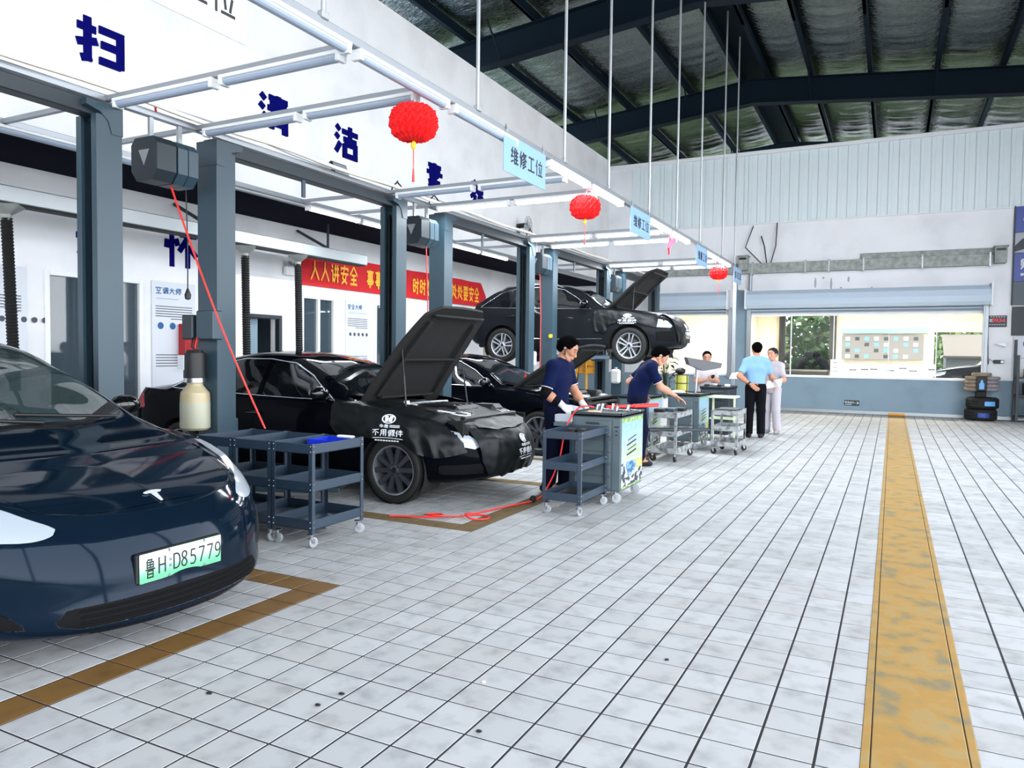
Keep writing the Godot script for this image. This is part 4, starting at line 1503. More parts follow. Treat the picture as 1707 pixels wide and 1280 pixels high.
func suv_spec() -> Dictionary:
	var s := sedan_spec()
	var topw := func(p, n): return n.y > 0.25 * n.length()
	var sidew := func(p, n): return absf(p.z) > 0.4 and absf(n.z) > 0.3 * n.length()
	var nosew := func(p, n): return p.x > -1.0 and n.x > 0.25 * n.length()
	var tailw := func(p, n): return p.x < -4.0 and n.x < -0.1 * n.length()
	s.skin = {"len": 4.72, "w": 0.945, "nose": 0.78, "nose_pow": 2.7, "tail": 0.5, "bow": 0.18,
		"bot": [V(0, 0.34), V(0.5, 0.30), V(1.5, 0.29), V(3.4, 0.29), V(4.7, 0.42)],
		"belt": [V(0.1, 0.86), V(0.3, 0.93), V(0.7, 1.0), V(1.3, 1.06), V(2.5, 1.09), V(3.6, 1.12), V(4.3, 1.15), V(4.7, 1.12)],
		"top": [V(0.12, 0.86), V(0.22, 0.95), V(0.6, 1.03), V(1.2, 1.11), V(1.38, 1.15), V(2.1, 1.57), V(2.5, 1.66), V(3.0, 1.69), V(3.6, 1.67), V(4.0, 1.60), V(4.3, 1.44), V(4.55, 1.2), V(4.65, 1.13)],
		"cant_z": [V(0, 0.5), V(0.4, 0.62), V(1.3, 0.74), V(1.5, 0.76), V(2.2, 0.66), V(3.0, 0.63), V(3.8, 0.61), V(4.3, 0.62), V(4.7, 0.65)],
		"cant_y": [V(0.1, 0.86), V(0.3, 0.95), V(0.7, 1.03), V(1.3, 1.10), V(1.5, 1.16), V(2.0, 1.44), V(2.4, 1.57), V(3.0, 1.615), V(3.6, 1.59), V(4.0, 1.50), V(4.35, 1.33), V(4.7, 1.13)],
		"narrow": [V(0, 0.97), V(0.9, 0.985), V(2.5, 1.0), V(4.0, 0.985), V(4.7, 0.94)]}
	s.paint = "paint_suv"
	s.axle_f = 0.89; s.axle_r = 3.71; s.wheel_r = 0.365; s.rim_r = 0.255; s.arch_r = 0.42; s.tyre_w = 0.235; s.rim = "silver"
	s.cowl = 1.45; s.mirror = V(1.8, 1.13); s.handles = [V(2.6, 0.95), V(3.5, 0.98)]
	s.panels = [
		["hood", "top", [V(0.2, -0.1), V(0.21, 0.42), V(0.32, 0.62), V(0.7, 0.70), V(1.35, 0.76), V(1.55, 0.76), V(1.40, 0.4), V(1.36, -0.1)], "hood", topw, 0.003, false],
		["windshield", "top", [V(1.43, -0.1), V(1.5, 0.4), V(1.72, 0.69), V(2.0, 0.645), V(2.28, 0.59), V(2.24, 0.3), V(2.2, -0.1)], "car_glass", topw, 0.0, false],
		["rear_window", "top", [V(4.06, -0.1), V(4.08, 0.5), V(4.2, 0.55), V(4.5, 0.58), V(4.56, 0.3), V(4.58, -0.1)], "car_glass", topw, 0.0, false],
		["side_window", "side", [V(1.74, 1.11), V(2.05, 1.33), V(2.35, 1.50), V(2.62, 1.555), V(2.58, 1.12)], "car_glass", sidew, 0.0, true],
		["side_window", "side", [V(2.66, 1.12), V(2.70, 1.56), V(3.1, 1.575), V(3.45, 1.55), V(3.5, 1.14)], "car_glass", sidew, 0.0, true],
		["side_window", "side", [V(3.56, 1.15), V(3.54, 1.54), V(3.8, 1.48), V(4.22, 1.20), V(4.22, 1.175)], "car_glass", sidew, 0.0, true],
		["door", "side", [V(1.6, 0.42), V(1.56, 0.75), V(1.62, 1.09), V(2.58, 1.115), V(2.62, 0.8), V(2.6, 0.42)], "paint_suv", sidew, 0.004, true],
		["door", "side", [V(2.64, 0.42), V(2.64, 0.8), V(2.62, 1.115), V(3.55, 1.145), V(3.55, 1.0), V(3.36, 0.8), V(3.22, 0.5), V(3.2, 0.42)], "paint_suv", sidew, 0.004, true],
		["headlight", "front", [V(0.55, 0.76), V(0.62, 0.72), V(0.86, 0.73), V(0.92, 0.80), V(0.93, 0.91), V(0.80, 0.90), V(0.62, 0.86)], "lamp_lens", nosew, 0.002, true],
		["grille", "front", [V(-0.1, 0.48), V(0.42, 0.48), V(0.5, 0.6), V(0.47, 0.80), V(-0.1, 0.82)], "grille", nosew, 0.003, false],
		["air_intake", "front", [V(0.55, 0.46), V(0.84, 0.46), V(0.86, 0.64), V(0.58, 0.66)], "grille", nosew, 0.003, true],
		["tail_light", "side", [V(4.3, 0.95), V(4.35, 1.12), V(4.8, 1.12), V(4.8, 0.95)], "lamp_red", tailw, 0.002, true],
	]
	s.trims = [
		["chrome_trim", [V(1.70, 1.10), V(2.05, 1.345), V(2.35, 1.515), V(2.65, 1.57), V(3.1, 1.585), V(3.5, 1.555), V(3.82, 1.485), V(4.26, 1.19)], 0.009, "chrome"],
		["chrome_trim", [V(1.70, 1.10), V(2.6, 1.12), V(3.5, 1.145), V(4.26, 1.175)], 0.007, "chrome"],
		["chrome_trim", [V(1.45, 0.50), V(2.4, 0.49), V(3.2, 0.50)], 0.008, "chrome"],
	]
	return s

func front_car_spec() -> Dictionary:
	var s := sedan_spec()
	var topw := func(p, n): return n.y > 0.25 * n.length()
	var sidew := func(p, n): return absf(p.z) > 0.4 and absf(n.z) > 0.3 * n.length()
	var lampw := func(p, n): return p.x > -0.95 and (n.x > 0.12 * n.length() or n.z * p.z > 0.0)
	var nosew := func(p, n): return p.x > -1.0 and n.x > 0.25 * n.length()
	s.skin = {"NI": 150, "NF": 60, "NR": 28, "NJ": 26, "len": 4.75, "w": 0.96, "nose": 0.85, "nose_pow": 2.25, "tail": 0.6, "bow": 0.24,
		"fracs": [0.0, 0.10, 0.34, 0.62, 0.84, 1.0], "widths": [0.90, 0.965, 0.985, 1.0, 0.985, 0.925], "fronts": [0.03, 0.0, 0.02, 0.045, 0.09, 0.165],
		"bot": [V(0, 0.19), V(0.5, 0.20), V(1.5, 0.23), V(3.4, 0.23), V(4.75, 0.34)],
		"belt": [V(0.15, 0.695), V(0.4, 0.765), V(0.7, 0.85), V(1.1, 0.94), V(1.6, 0.985), V(2.5, 1.02), V(3.6, 1.06), V(4.3, 1.10), V(4.75, 1.08)],
		"top": [V(0.165, 0.70), V(0.30, 0.77), V(0.6, 0.865), V(1.0, 0.965), V(1.3, 1.03), V(1.5, 1.11), V(2.1, 1.43), V(2.5, 1.57), V(2.9, 1.62), V(3.3, 1.60), V(3.9, 1.44), V(4.4, 1.22), V(4.65, 1.15)],
		"cant_z": [V(0, 0.5), V(0.4, 0.60), V(1.2, 0.74), V(1.45, 0.77), V(2.3, 0.65), V(3.0, 0.62), V(3.8, 0.58), V(4.7, 0.6)],
		"cant_y": [V(0.2, 0.695), V(0.4, 0.78), V(0.7, 0.875), V(1.1, 0.965), V(1.45, 1.04), V(2.0, 1.30), V(2.5, 1.48), V(3.0, 1.53), V(3.5, 1.48), V(4.0, 1.33), V(4.7, 1.10)],
		"narrow": [V(0, 0.985), V(0.9, 0.99), V(2.5, 1.0), V(4.0, 0.99), V(4.75, 0.93)]}
	s.paint = "paint_navy"
	s.axle_f = 0.87; s.axle_r = 3.76; s.wheel_r = 0.355; s.rim_r = 0.25; s.arch_r = 0.39; s.tyre_w = 0.25
	s.cowl = 1.5; s.mirror = V(1.9, 1.02); s.handles = []; s.dash = "dash_wood"; s.seat = "seat_dark"
	s.panels = [
		["hood", "top", sp([V(0.205, -0.3), V(0.205, 0.0), V(0.22, 0.3), V(0.30, 0.53), V(0.50, 0.63), V(0.8, 0.69), V(1.2, 0.76), V(1.58, 0.80), V(1.52, 0.65), V(1.36, 0.4), V(1.3, 0.0), V(1.3, -0.3)]), "paint_navy", topw, 0.0035, false],
		["windshield", "top", [V(1.36, -0.1), V(1.43, 0.4), V(1.68, 0.74), V(2.0, 0.68), V(2.40, 0.585), V(2.36, 0.3), V(2.32, -0.1)], "car_glass_clear", topw, 0.0, false],
		["roof_glass", "top", [V(2.42, -0.1), V(2.46, 0.57), V(3.0, 0.56), V(3.7, 0.50), V(3.72, -0.1)], "piano_black", topw, 0.002, false],
		["cowl_panel", "top", [V(1.30, -0.1), V(1.36, 0.4), V(1.62, 0.79), V(1.69, 0.745), V(1.44, 0.4), V(1.365, -0.1)], "black_plastic", topw, 0.0, false],
		["side_window", "side", [V(1.72, 1.03), V(2.1, 1.26), V(2.6, 1.46), V(2.9, 1.49), V(2.9, 1.045)], "car_glass", sidew, 0.0, true],
		["side_window", "side", [V(2.96, 1.05), V(2.98, 1.495), V(3.4, 1.46), V(3.9, 1.32), V(4.25, 1.14), V(4.1, 1.10)], "car_glass", sidew, 0.0, true],
		["headlight", "front", sp([V(0.52, 0.675), V(0.62, 0.635), V(0.80, 0.66), V(0.915, 0.75), V(0.96, 0.86), V(0.95, 0.98), V(0.86, 0.945), V(0.73, 0.83), V(0.61, 0.74)], 4), "lamp_lens", lampw, 0.0025, true],
		["lower_grille", "front", [V(-0.1, 0.235), V(0.50, 0.235), V(0.60, 0.265), V(0.54, 0.33), V(-0.1, 0.345)], "grille", nosew, 0.002, false],
		["side_intake", "front", [V(0.66, 0.26), V(0.86, 0.28), V(0.90, 0.40), V(0.86, 0.41), V(0.72, 0.33)], "grille", nosew, 0.002, true],
	]
	s.trims = []
	return s

func finer(s: Dictionary) -> Dictionary:
	s.skin["NI"] = 210
	s.skin["NF"] = 50
	s.skin["NJ"] = 28
	return s

func build_cars() -> void:

	M("hood_liner", Color(0.035, 0.037, 0.045), 0.85)
	# ---- the navy car at the left edge
	var A := make_car("car", "navy car with a green number plate, its front at the left edge of the picture", Vector3(-3.12, 0, -2.6), front_car_spec())
	var sk: CarSkin = A.skin
	var pf := MB.new()
	pf.box(Vector3(-0.05, 0.455, 0.02), Vector3(0.03, 0.15, 0.5), 0.008)
	put("plate_holder", pf, "black_plastic", A.root)
	var pm := MB.new()
	pm.box(Vector3(-0.03, 0.455, 0.02), Vector3(0.008, 0.14, 0.48), 0.003)
	var pmat := M("plate_face", Color.WHITE, 0.35)
	var im := Image.create(16, 64, false, Image.FORMAT_RGB8)
	for y in 64:
		for x in 16: im.set_pixel(x, y, Color(0.93, 0.97, 0.94).lerp(Color(0.36, 0.82, 0.50), smoothstep(0.1, 0.95, y / 63.0)))
	pmat.albedo_texture = ImageTexture.create_from_image(im)
	pmat.uv1_triplanar = true
	pmat.uv1_scale = Vector3(1, 1.0 / 0.14, 1)
	pmat.uv1_offset = Vector3(0, -0.385 / 0.14, 0)
	var plate := put("number_plate", pm, pmat, A.root)
	var pt := MB.new()
	strokes(pt, "鲁", 0.08, flat_place(Vector3(-0.027, 0.405, 0.235), Vector3(0, 0, -0.058), Vector3(0, 0.095, 0), Vector3(0.002, 0, 0)))
	put("lettering", pt, "ink", plate)
	var word := "H D85779"
	var zs := [0.140, 0.0, 0.056, 0.012, -0.041, -0.094, -0.147, -0.197]
	for k in word.length():
		if word[k] == " ": continue
		var tm := MeshInstance3D.new()
		tm.name = "lettering"
		tm.mesh = text_mesh(word[k], 0.112, 0.003, false)
		tm.material_override = mats["ink"]
		plate.add_child(tm, true)
		tm.transform = Transform3D(Basis(Vector3.UP, PI / 2).scaled_local(Vector3(0.72, 1.0, 1.0)), Vector3(-0.0255, 0.4525, zs[k]))
	var dt := MB.new()
	for q in [[0.47, 0.094], [0.44, 0.094], [0.516, 0.10], [0.394, 0.10], [0.516, -0.11], [0.394, -0.11]]: dt.cyl(Vector3(-0.027, q[0], q[1]), Vector3(-0.022, q[0], q[1]), 0.009, 0.007, 10)
	put("screw", dt, "steel", plate)
	# slats in the lower grille, and the hood emblem
	for k in 3:
		var sl := MB.new()
		var pts := []
		for i in 17:
			var z := -0.5 + i / 16.0
			var p: Vector3 = sk.front(z, 0.262 + k * 0.027)
			pts.append(Vector3(-p.x + 0.004, p.y, z))
		sl.tube(pts, 0.005, 6)
		put("grille_slat", sl, "grille", A.root)
	var ed := 0.245
	var ey: float = sk.key(sk.top, ed)
	var slope: float = (sk.key(sk.top, ed + 0.06) - sk.key(sk.top, ed - 0.04)) / 0.10
	var up := Vector3(-1, slope, 0).normalized()
	var nrm := Vector3(slope, 1, 0).normalized()
	var em := MB.new()
	var et := Transform3D(Basis(Vector3(0, 0, -1), up, nrm), Vector3(-ed, ey + 0.004, 0))
	em.prism([V(-0.006, -0.045), V(0.006, -0.045), V(0.016, 0.03), V(0.04, 0.027), V(0.052, 0.037), V(0.03, 0.045), V(0, 0.048), V(-0.03, 0.045), V(-0.052, 0.037), V(-0.04, 0.027), V(-0.016, 0.03)], et, 0.006)
	put("hood_emblem", em, "emblem", A.root)
	var wp := MB.new()
	wp.tube([Vector3(-1.36, 1.06, -0.1), Vector3(-1.40, 1.085, 0.15), Vector3(-1.47, 1.09, 0.6)], 0.012, 6)
	wp.tube([Vector3(-1.44, 1.06, -0.62), Vector3(-1.40, 1.085, -0.3), Vector3(-1.44, 1.11, 0.02)], 0.012, 6)
	put("wiper", wp, "black_plastic", A.root)
	# ---- black sedan with its hood up, draped with covers
	var B := make_car("car", "black sedan with raised hood and printed covers draped over its fender and nose", Vector3(-3.45, 0, -6.95), finer(sedan_spec()))
	open_hood(B, V(1.46, 0.99), deg_to_rad(62))
	engine_bay(B, 0.25, 1.42, 0.66, 0.89)
	var nw := func(p, n): return n.y > -0.6 * n.length() and p.z > 0.0 and absf(n.z) + maxf(n.y, 0.0) > 0.2 * n.length()
	var bw := func(p, n): return p.z > 0.74 + 0.04 * sin(p.y * 9.0) or p.z > 0.5 and p.x < -0.42 and p.y > 0.6
	var fw := func(p, n): return p.x > -0.75 and p.y > 0.2
	var cs := lay_cover(B, "black cover with white print over the near fender of the hood up sedan", "side", [V(1.68, 0.955), V(1.66, 0.74), V(1.58, 0.66), V(1.42, 0.64), V(1.22, 0.645), V(0.95, 0.645), V(0.80, 0.62), V(0.70, 0.56), V(0.56, 0.50), V(0.40, 0.49), V(0.2, 0.54), V(0.18, 0.98), V(0.9, 1.0)], bw, 4)
	var bs: CarSkin = B.skin
	cover_print(cs, func(u, v, h):
		var p: Vector3 = bs.point(1.14 - u * 0.38, 0.62 + v * 0.27)
		return Vector3(-p.x, p.y, p.z + 0.034 + h * 0.002))
	var cf := lay_cover(B, "black cover with white print over the nose of the hood up sedan", "front", [V(0.63, 0.95), V(0.60, 0.7), V(0.57, 0.45), V(0.47, 0.30), V(0.25, 0.285), V(0.0, 0.31), V(-0.4, 0.30), V(-0.9, 0.36), V(-0.99, 0.5), V(-0.99, 0.95)], fw, 9, false)
	cover_print(cf, func(u, v, h):
		var z: float = 0.02 - u * 0.36
		var p: Vector3 = bs.front(z, 0.40 + v * 0.26)
		return Vector3(-p.x + 0.034 + h * 0.002, p.y, z))
	var ctop := MB.new()                               # the flap of the nose cover folded in over the front of the engine bay
	var rows := []
	for i in 6:
		var row := PackedVector3Array()
		for j in 15:
			var z := 0.5 - j / 14.0 * 1.25
			var p: Vector3 = bs.front(z, 0.76)
			row.push_back(Vector3(-p.x + 0.03 - i * 0.055, p.y + 0.03 + sin(i * 0.5) * 0.05 + sin(j * 1.7 + i) * 0.008, z))
		rows.append(row)
	ctop.grid(rows)
	put("cover_flap", ctop, "cover_cloth", cf)
	# ---- second black sedan with hood up
	var C := make_car("car", "black sedan with its hood up, behind the mechanic in gloves", Vector3(-3.7, 0, -10.91), sedan_spec())
	open_hood(C, V(1.46, 0.99), deg_to_rad(42))
	engine_bay(C, 0.25, 1.42, 0.66, 0.89)
	# ---- dark SUV up on the lift
	var D := make_car("car", "dark SUV raised high on a lift with its hood open", Vector3(-3.74, 1.325, -15.1), finer(suv_spec()))
	open_hood(D, V(1.42, 1.12), deg_to_rad(50))
	engine_bay(D, 0.25, 1.38, 0.68, 0.98)
	var ds: CarSkin = D.skin
	var cd := lay_cover(D, "dark cover with white print over the near fender of the raised SUV", "side", [V(1.62, 1.06), V(1.60, 0.66), V(1.40, 0.60), V(1.28, 0.78), V(1.1, 0.83), V(0.75, 0.83), V(0.55, 0.76), V(0.36, 0.72), V(0.34, 1.05), V(0.9, 1.1)], nw, 14)
	cover_print(cd, func(u, v, h):
		var p: Vector3 = ds.point(1.12 - u * 0.40, 0.785 + v * 0.205)
		return Vector3(-p.x, p.y, p.z + 0.034 + h * 0.002))
	var ce := lay_cover(D, "dark cover with white print over the nose of the raised SUV", "front", [V(0.54, 1.05), V(0.5, 0.85), V(0.52, 0.62), V(0.45, 0.46), V(0, 0.44), V(-0.5, 0.45), V(-0.9, 0.5), V(-0.99, 0.6), V(-0.99, 1.05)], fw, 19, false)
	cover_print(ce, func(u, v, h):
		var z: float = 0.12 - u * 0.40
		var p: Vector3 = ds.front(z, 0.52 + v * 0.3)
		return Vector3(-p.x + 0.034 + h * 0.002, p.y, z))
	var rr := MB.new()
	for sd in [1.0, -1.0]:
		var pts := []
		for i in 9:
			var d := 2.35 + i * 0.2
			pts.append(Vector3(-d, ds.key(ds.cant_y, d) + (0.035 if i > 0 and i < 8 else -0.02), sd * (ds.key(ds.cant_z, d) - 0.01)))
		rr.tube(pts, 0.016, 8)
	put("roof_rail", rr, "chrome", D.root)

# ==================================================================== lifts, hose boxes, light frame
func lift_column(mb: MB, x: float, z: float, open: float, top: float) -> void:      # a channel section open towards the bay
	var hx := 0.13
	var hz := 0.115
	var p := [V(-hx, -hz), V(hx, -hz), V(hx, hz), V(0.065, hz), V(0.065, hz - 0.03), V(0.10, hz - 0.03), V(0.10, -hz + 0.03), V(-0.10, -hz + 0.03), V(-0.10, hz - 0.03), V(-0.065, hz - 0.03), V(-0.065, hz), V(-hx, hz)]
	var q := []
	for e in p: q.append(V(e.x, e.y * open))
	# local x -> world x, local y -> world z, extruded upwards
	mb.prism(q, Transform3D(Basis(Vector3.RIGHT, Vector3.BACK, Vector3.UP), Vector3(x, 0.02, z)), top - 0.02)
	mb.box(Vector3(x, 0.012, z - open * 0.02), Vector3(0.42, 0.024, 0.36), 0.004)

func build_lifts() -> void:
	var cols := [[-1.15, -4.09], [-5.31, -8.24], [-9.42, -12.28], [-13.32, -16.35], [-17.5, -20.45]]
	var names := ["grey two-post lift standing over the navy car", "grey two-post lift around the sedan with printed covers", "grey two-post lift around the second black sedan", "grey two-post lift carrying the raised SUV", "grey two-post lift in the farthest bay, empty"]
	for k in 5:
		var zn: float = cols[k][0]
		var zf: float = cols[k][1]
		var x := -5.97
		var top := 3.42
		var root := thing("two_post_lift", names[k], "car lift", Vector3(x, 0, (zn + zf) * 0.5), 0.0, "two-post lifts")
		var mid := (zn + zf) * 0.5
		var up := 1.33 if k == 3 else 0.0
		for s in [1.0, -1.0]:
			var z: float = (zn - mid) if s > 0 else (zf - mid)
			var cm := MB.new()
			lift_column(cm, 0, z, -s, top)
			var col := put("column", cm, "lift_paint", root)
			var ins := MB.new()
			ins.bb(Vector3(-0.05, 0.1, z - s * 0.02), Vector3(-0.028, top - 0.1, z - s * 0.05))
			put("lift_chain", ins, "black_plastic", col)
			var cyl := MB.new()
			cyl.cyl(Vector3(0.02, 0.05, z + s * 0.01), Vector3(0.02, 2.2, z + s * 0.01), 0.035, -1, 14)
			cyl.cyl(Vector3(0.02, 2.2, z + s * 0.01), Vector3(0.02, 3.1, z + s * 0.01), 0.018, -1, 10)
			put("hydraulic_ram", cyl, "lift_dark", col)
			var br := MB.new()                      # curved gusset under the cross beam
			var pl := [V(0, 0), V(-0.32, 0), V(-0.32, -0.05), V(-0.2, -0.08), V(-0.13, -0.14), V(-0.1, -0.24), V(0, -0.24)]
			var q := []
			for e in pl: q.append(V(e.x * s, e.y))
			br.prism(q, Transform3D(Basis(Vector3(0, 0, 1), Vector3.UP, Vector3(-1, 0, 0)), Vector3(0.139, top + 0.1, z + s * 0.119)), 0.278)
			put("top_bracket", br, "lift_paint", col)
			# carriage with two swing arms
			var ca := MB.new()
			ca.box(Vector3(0, up + 0.42, z - s * 0.13), Vector3(0.2, 0.8, 0.1), 0.01)
			ca.box(Vector3(0, up + 0.1, z - s * 0.18), Vector3(0.34, 0.14, 0.16), 0.01)
			var car := put("carriage", ca, "lift_paint", root)
			for d in [-1.0, 1.0]:
				var am := MB.new()
				var a := Vector3(d * 0.12, up + 0.12, z - s * 0.24)
				var e := Vector3(0.32 + d * 0.72, up + 0.12, z - s * 0.62)
				am.bar(a, a.lerp(e, 0.7), 0.11, 0.09, Vector3.UP, 0.008)
				am.bar(a.lerp(e, 0.55), e, 0.08, 0.065, Vector3.UP, 0.008)
				put("swing_arm", am, "lift_paint", car)
				var pad := MB.new()
				var ph := 0.275 if k == 3 else 0.19
				pad.cyl(e, Vector3(e.x, up + ph - 0.05, e.z), 0.03, -1, 12)
				pad.cyl(Vector3(e.x, up + ph - 0.05, e.z), Vector3(e.x, up + ph + 0.012, e.z), 0.06, -1, 16)
				put("pad", pad, "rubber", car)
		var bm := MB.new()
		bm.bb(Vector3(-0.07, top - 0.005, zf - mid - 0.1), Vector3(0.07, top + 0.12, zn - mid + 0.1), 0.008)
		put("cross_beam", bm, "lift_dark", root)
		var lb := MB.new()
		lb.bb(Vector3(0.03, top - 0.2, zn - mid - 1.2), Vector3(0.05, top, zn - mid - 1.15))
		put("limit_switch", lb, "lift_paint", root)
	# hose reel boxes between neighbouring columns, hung from the frame
	var zb := [-4.73, -8.87, -12.85, -16.95]
	for k in 4:
		var ord: String = ["nearest", "second", "third", "farthest"][k]
		var t := thing("hose_reel_box", "%s dark grey hose reel box with a pale triangle, hung between lift columns" % ord, "hose reel", Vector3(-5.97, 3.0, zb[k]), 0.0, "hose reel boxes between the lifts")
		for i in 3:
			var b := MB.new()
			var z0: float = [0.22, 0.0, -0.115][i]
			var z1: float = [0.02, -0.105, -0.22][i]
			var h := 0.17
			var q := [V(-0.1, 0), V(0.1, 0), V(0.17, 0.09), V(0.17, 0.32), V(0.12, 0.38), V(-0.12, 0.38), V(-0.17, 0.32), V(-0.17, 0.09)]
			b.prism(q, Transform3D(Basis(), Vector3(0, 0, z1)), z0 - z1)
			put("casing", b, "lift_dark" if i == 0 else "lift_paint", t)
		var tr := MB.new()
		tr.prism([V(-0.07, 0.27), V(0.07, 0.27), V(0.0, 0.13)], Transform3D(Basis(), Vector3(0, 0, 0.22)), 0.003)
		put("triangle_plate", tr, "galvanised", t)
		for dz in [0.15, -0.15]:
			var hg := MB.new()
			hg.bb(Vector3(-0.015, 0.37, dz - 0.02), Vector3(0.015, 0.60, dz + 0.02))
			put("hanger", hg, "galvanised", t)
	# red hose from the nearest box down to the trolleys, thin red lines from the others
	var hs := MB.new()
	var pts := []
	for i in 21:
		var u := i / 20.0
		pts.append(Vector3(-5.97, 3.02, -4.78).lerp(Vector3(-5.02, 0.80, -5.0), u) + Vector3(0, -0.10 * sin(u * PI), 0))
	hs.tube(pts, 0.009, 8)
	tag(put("air_hose", hs, "hose_red"), "red air hose slanting from the nearest reel box down to the dark trolleys", "hose")
	for k in 2:
		var h2 := MB.new()
		var z: float = [-8.95, -12.78][k]
		var yl: float = [1.2, 1.1][k]
		h2.tube([Vector3(-5.92, 3.02, z), Vector3(-5.9, 2.2, z - 0.02), Vector3(-5.88, yl, z + 0.02)], 0.008, 6)
		tag(put("air_hose", h2, "hose_red"), ["red air hose hanging straight down from the second reel box", "red air hose hanging straight down from the third reel box"][k], "hose")
	var cb := MB.new()
	cb.tube([Vector3(-5.97, 3.05, -4.95), Vector3(-5.96, 2.5, -4.96), Vector3(-5.95, 2.05, -4.95)], 0.006, 6)
	var plug := put("pull_cord", cb, "black_plastic")
	tag(plug, "black cord with a plug hanging beside the nearest reel box", "cord")
	var pb := MB.new()
	pb.lathe([V(0, -0.05), V(0.025, -0.04), V(0.03, 0.0), V(0.015, 0.04), V(0.008, 0.06)], Transform3D(Basis(), Vector3(-5.95, 2.02, -4.95)), 14)
	put("plug", pb, "black_plastic", plug)
	# oil bottle and its pump on the second bay's near column
	var bt := thing("waste_oil_bottle", "translucent cream oil bottle with black pump, hung on the column behind the dark trolleys", "bottle", Vector3(-6.0, 0.73, -5.07))
	var bo := MB.new()
	bo.lathe([V(0, 0), V(0.115, 0), V(0.135, 0.02), V(0.137, 0.3), V(0.132, 0.36), V(0.09, 0.41), V(0.075, 0.43), V(0.075, 0.47)], Transform3D(), 8, 0.9)
	var bm2 := M("bottle_plastic", Color(0.70, 0.65, 0.52), 0.35)
	bm2.subsurf_scatter_enabled = true
	bm2.subsurf_scatter_strength = 0.3
	put("bottle", bo, bm2, bt)
	var ba := MB.new()
	ba.lathe([V(0.1375, 0.02), V(0.139, 0.03), V(0.139, 0.26), V(0.1375, 0.27)], Transform3D(), 8, 0.9)
	put("level_mark", ba, M("bottle_oil", Color(0.66, 0.66, 0.58), 0.4), bt)
	var pu := MB.new()
	pu.cyl(Vector3(0, 0.46, 0), Vector3(0, 0.50, 0), 0.10, -1, 20)
	put("clamp_ring", pu, "steel", bt)
	var p2 := MB.new()
	p2.cyl(Vector3(0, 0.50, 0), Vector3(0, 0.74, 0), 0.105, 0.10, 20)
	p2.cyl(Vector3(0, 0.74, 0), Vector3(0, 0.77, 0), 0.085, 0.07, 20)
	put("pump_head", p2, "black_plastic", bt)
	var p3 := MB.new()
	p3.bb(Vector3(-0.11, 0.58, 0.09), Vector3(-0.03, 0.72, 0.108))
	put("sticker", p3, "poster", bt)
	var cbx := thing("control_box", "grey switch box with black wires on the column above the oil bottle", "switch box", Vector3(-5.97, 1.62, -5.13))
	var c1 := MB.new()
	c1.box(Vector3(0.10, 0.12, 0), Vector3(0.24, 0.28, 0.12), 0.012)
	put("casing", c1, "lift_paint", cbx)
	var c2 := MB.new()
	c2.box(Vector3(-0.13, 0.10, 0.01), Vector3(0.15, 0.24, 0.12), 0.012)
	put("switch", c2, "lift_dark", cbx)
	for i in 4:
		var wi := MB.new()
		wi.tube([Vector3(-0.06 + i * 0.03, 0.0, 0.06), Vector3(-0.03 + i * 0.025, -0.09 - 0.02 * (i % 2), 0.10), Vector3(0.0 + i * 0.01, -0.14, 0.06)], 0.007, 6)
		put("wire", wi, "hose_red" if i == 2 else "black_plastic", cbx)
	# small things on the third lift
	var tg := MB.new()
	tg.cyl(Vector3(-5.86, 1.85, -13.19), Vector3(-5.86, 1.85, -13.17), 0.042, -1, 5)
	tag(put("tag", tg, "yellow_plastic"), "small yellow tag hanging on the column in front of the SUV", "tag")
	var wb := MB.new()
	wb.box(Vector3(-5.9, 1.42, -12.47), Vector3(0.1, 0.26, 0.16), 0.02)
	tag(put("control_pendant", wb, "white_plastic"), "white control unit beside the red hose under the SUV", "switch box")

func tube_lamp(at: Vector3, along: Vector3, l: float, on: bool, what: String) -> void:
	var t := thing("tube_lamp", what, "lamp", at, atan2(along.x, along.z), "tube lamps on the light frame")
	var h := MB.new()
	h.box(Vector3(0, -0.012, 0), Vector3(0.095, 0.03, l), 0.005)
	put("housing", h, "white_plastic", t)
	var d := MB.new()
	var n := 8
	for i in n:
		var a0 := PI * i / n
		var a1 := PI * (i + 1) / n
		var p0 := Vector3(cos(a0) * 0.043, -0.03 - sin(a0) * 0.04, l * 0.5 - 0.04)
		var p1 := Vector3(cos(a1) * 0.043, -0.03 - sin(a1) * 0.04, l * 0.5 - 0.04)
		var dz := Vector3(0, 0, -(l - 0.08))
		d.quad(p0, p1, p1 + dz, p0 + dz, Vector3(cos(a0 + 0.2), -sin(a0 + 0.2), 0))
		for q in [Vector3(), dz]: d.flat(p0 + q, p1 + q, Vector3(0, -0.03, l * 0.5 - 0.04) + q, Vector3(0, 0, 1 if q == Vector3() else -1))
	put("diffuser", d, "tube_on" if on else "tube_off", t)
	for s in [-1.0, 1.0]:
		var c := MB.new()
		c.box(Vector3(0, -0.04, s * (l * 0.5 - 0.02)), Vector3(0.09, 0.065, 0.038), 0.006)
		put("end_cap", c, "white_plastic", t)
	if on:
		var li := AreaLight3D.new()
		li.name = "light"
		li.area_size = Vector2(0.05, l - 0.1)
		li.light_color = Color(0.95, 0.98, 1.0)
		li.light_energy = 0.6
		li.shadow_enabled = true
		li.area_range = 30.0
		li.area_attenuation = 2.0
		li.transform = Transform3D(Basis(Vector3.RIGHT, -PI / 2), Vector3(0, -0.08, 0))
		t.add_child(li, true)

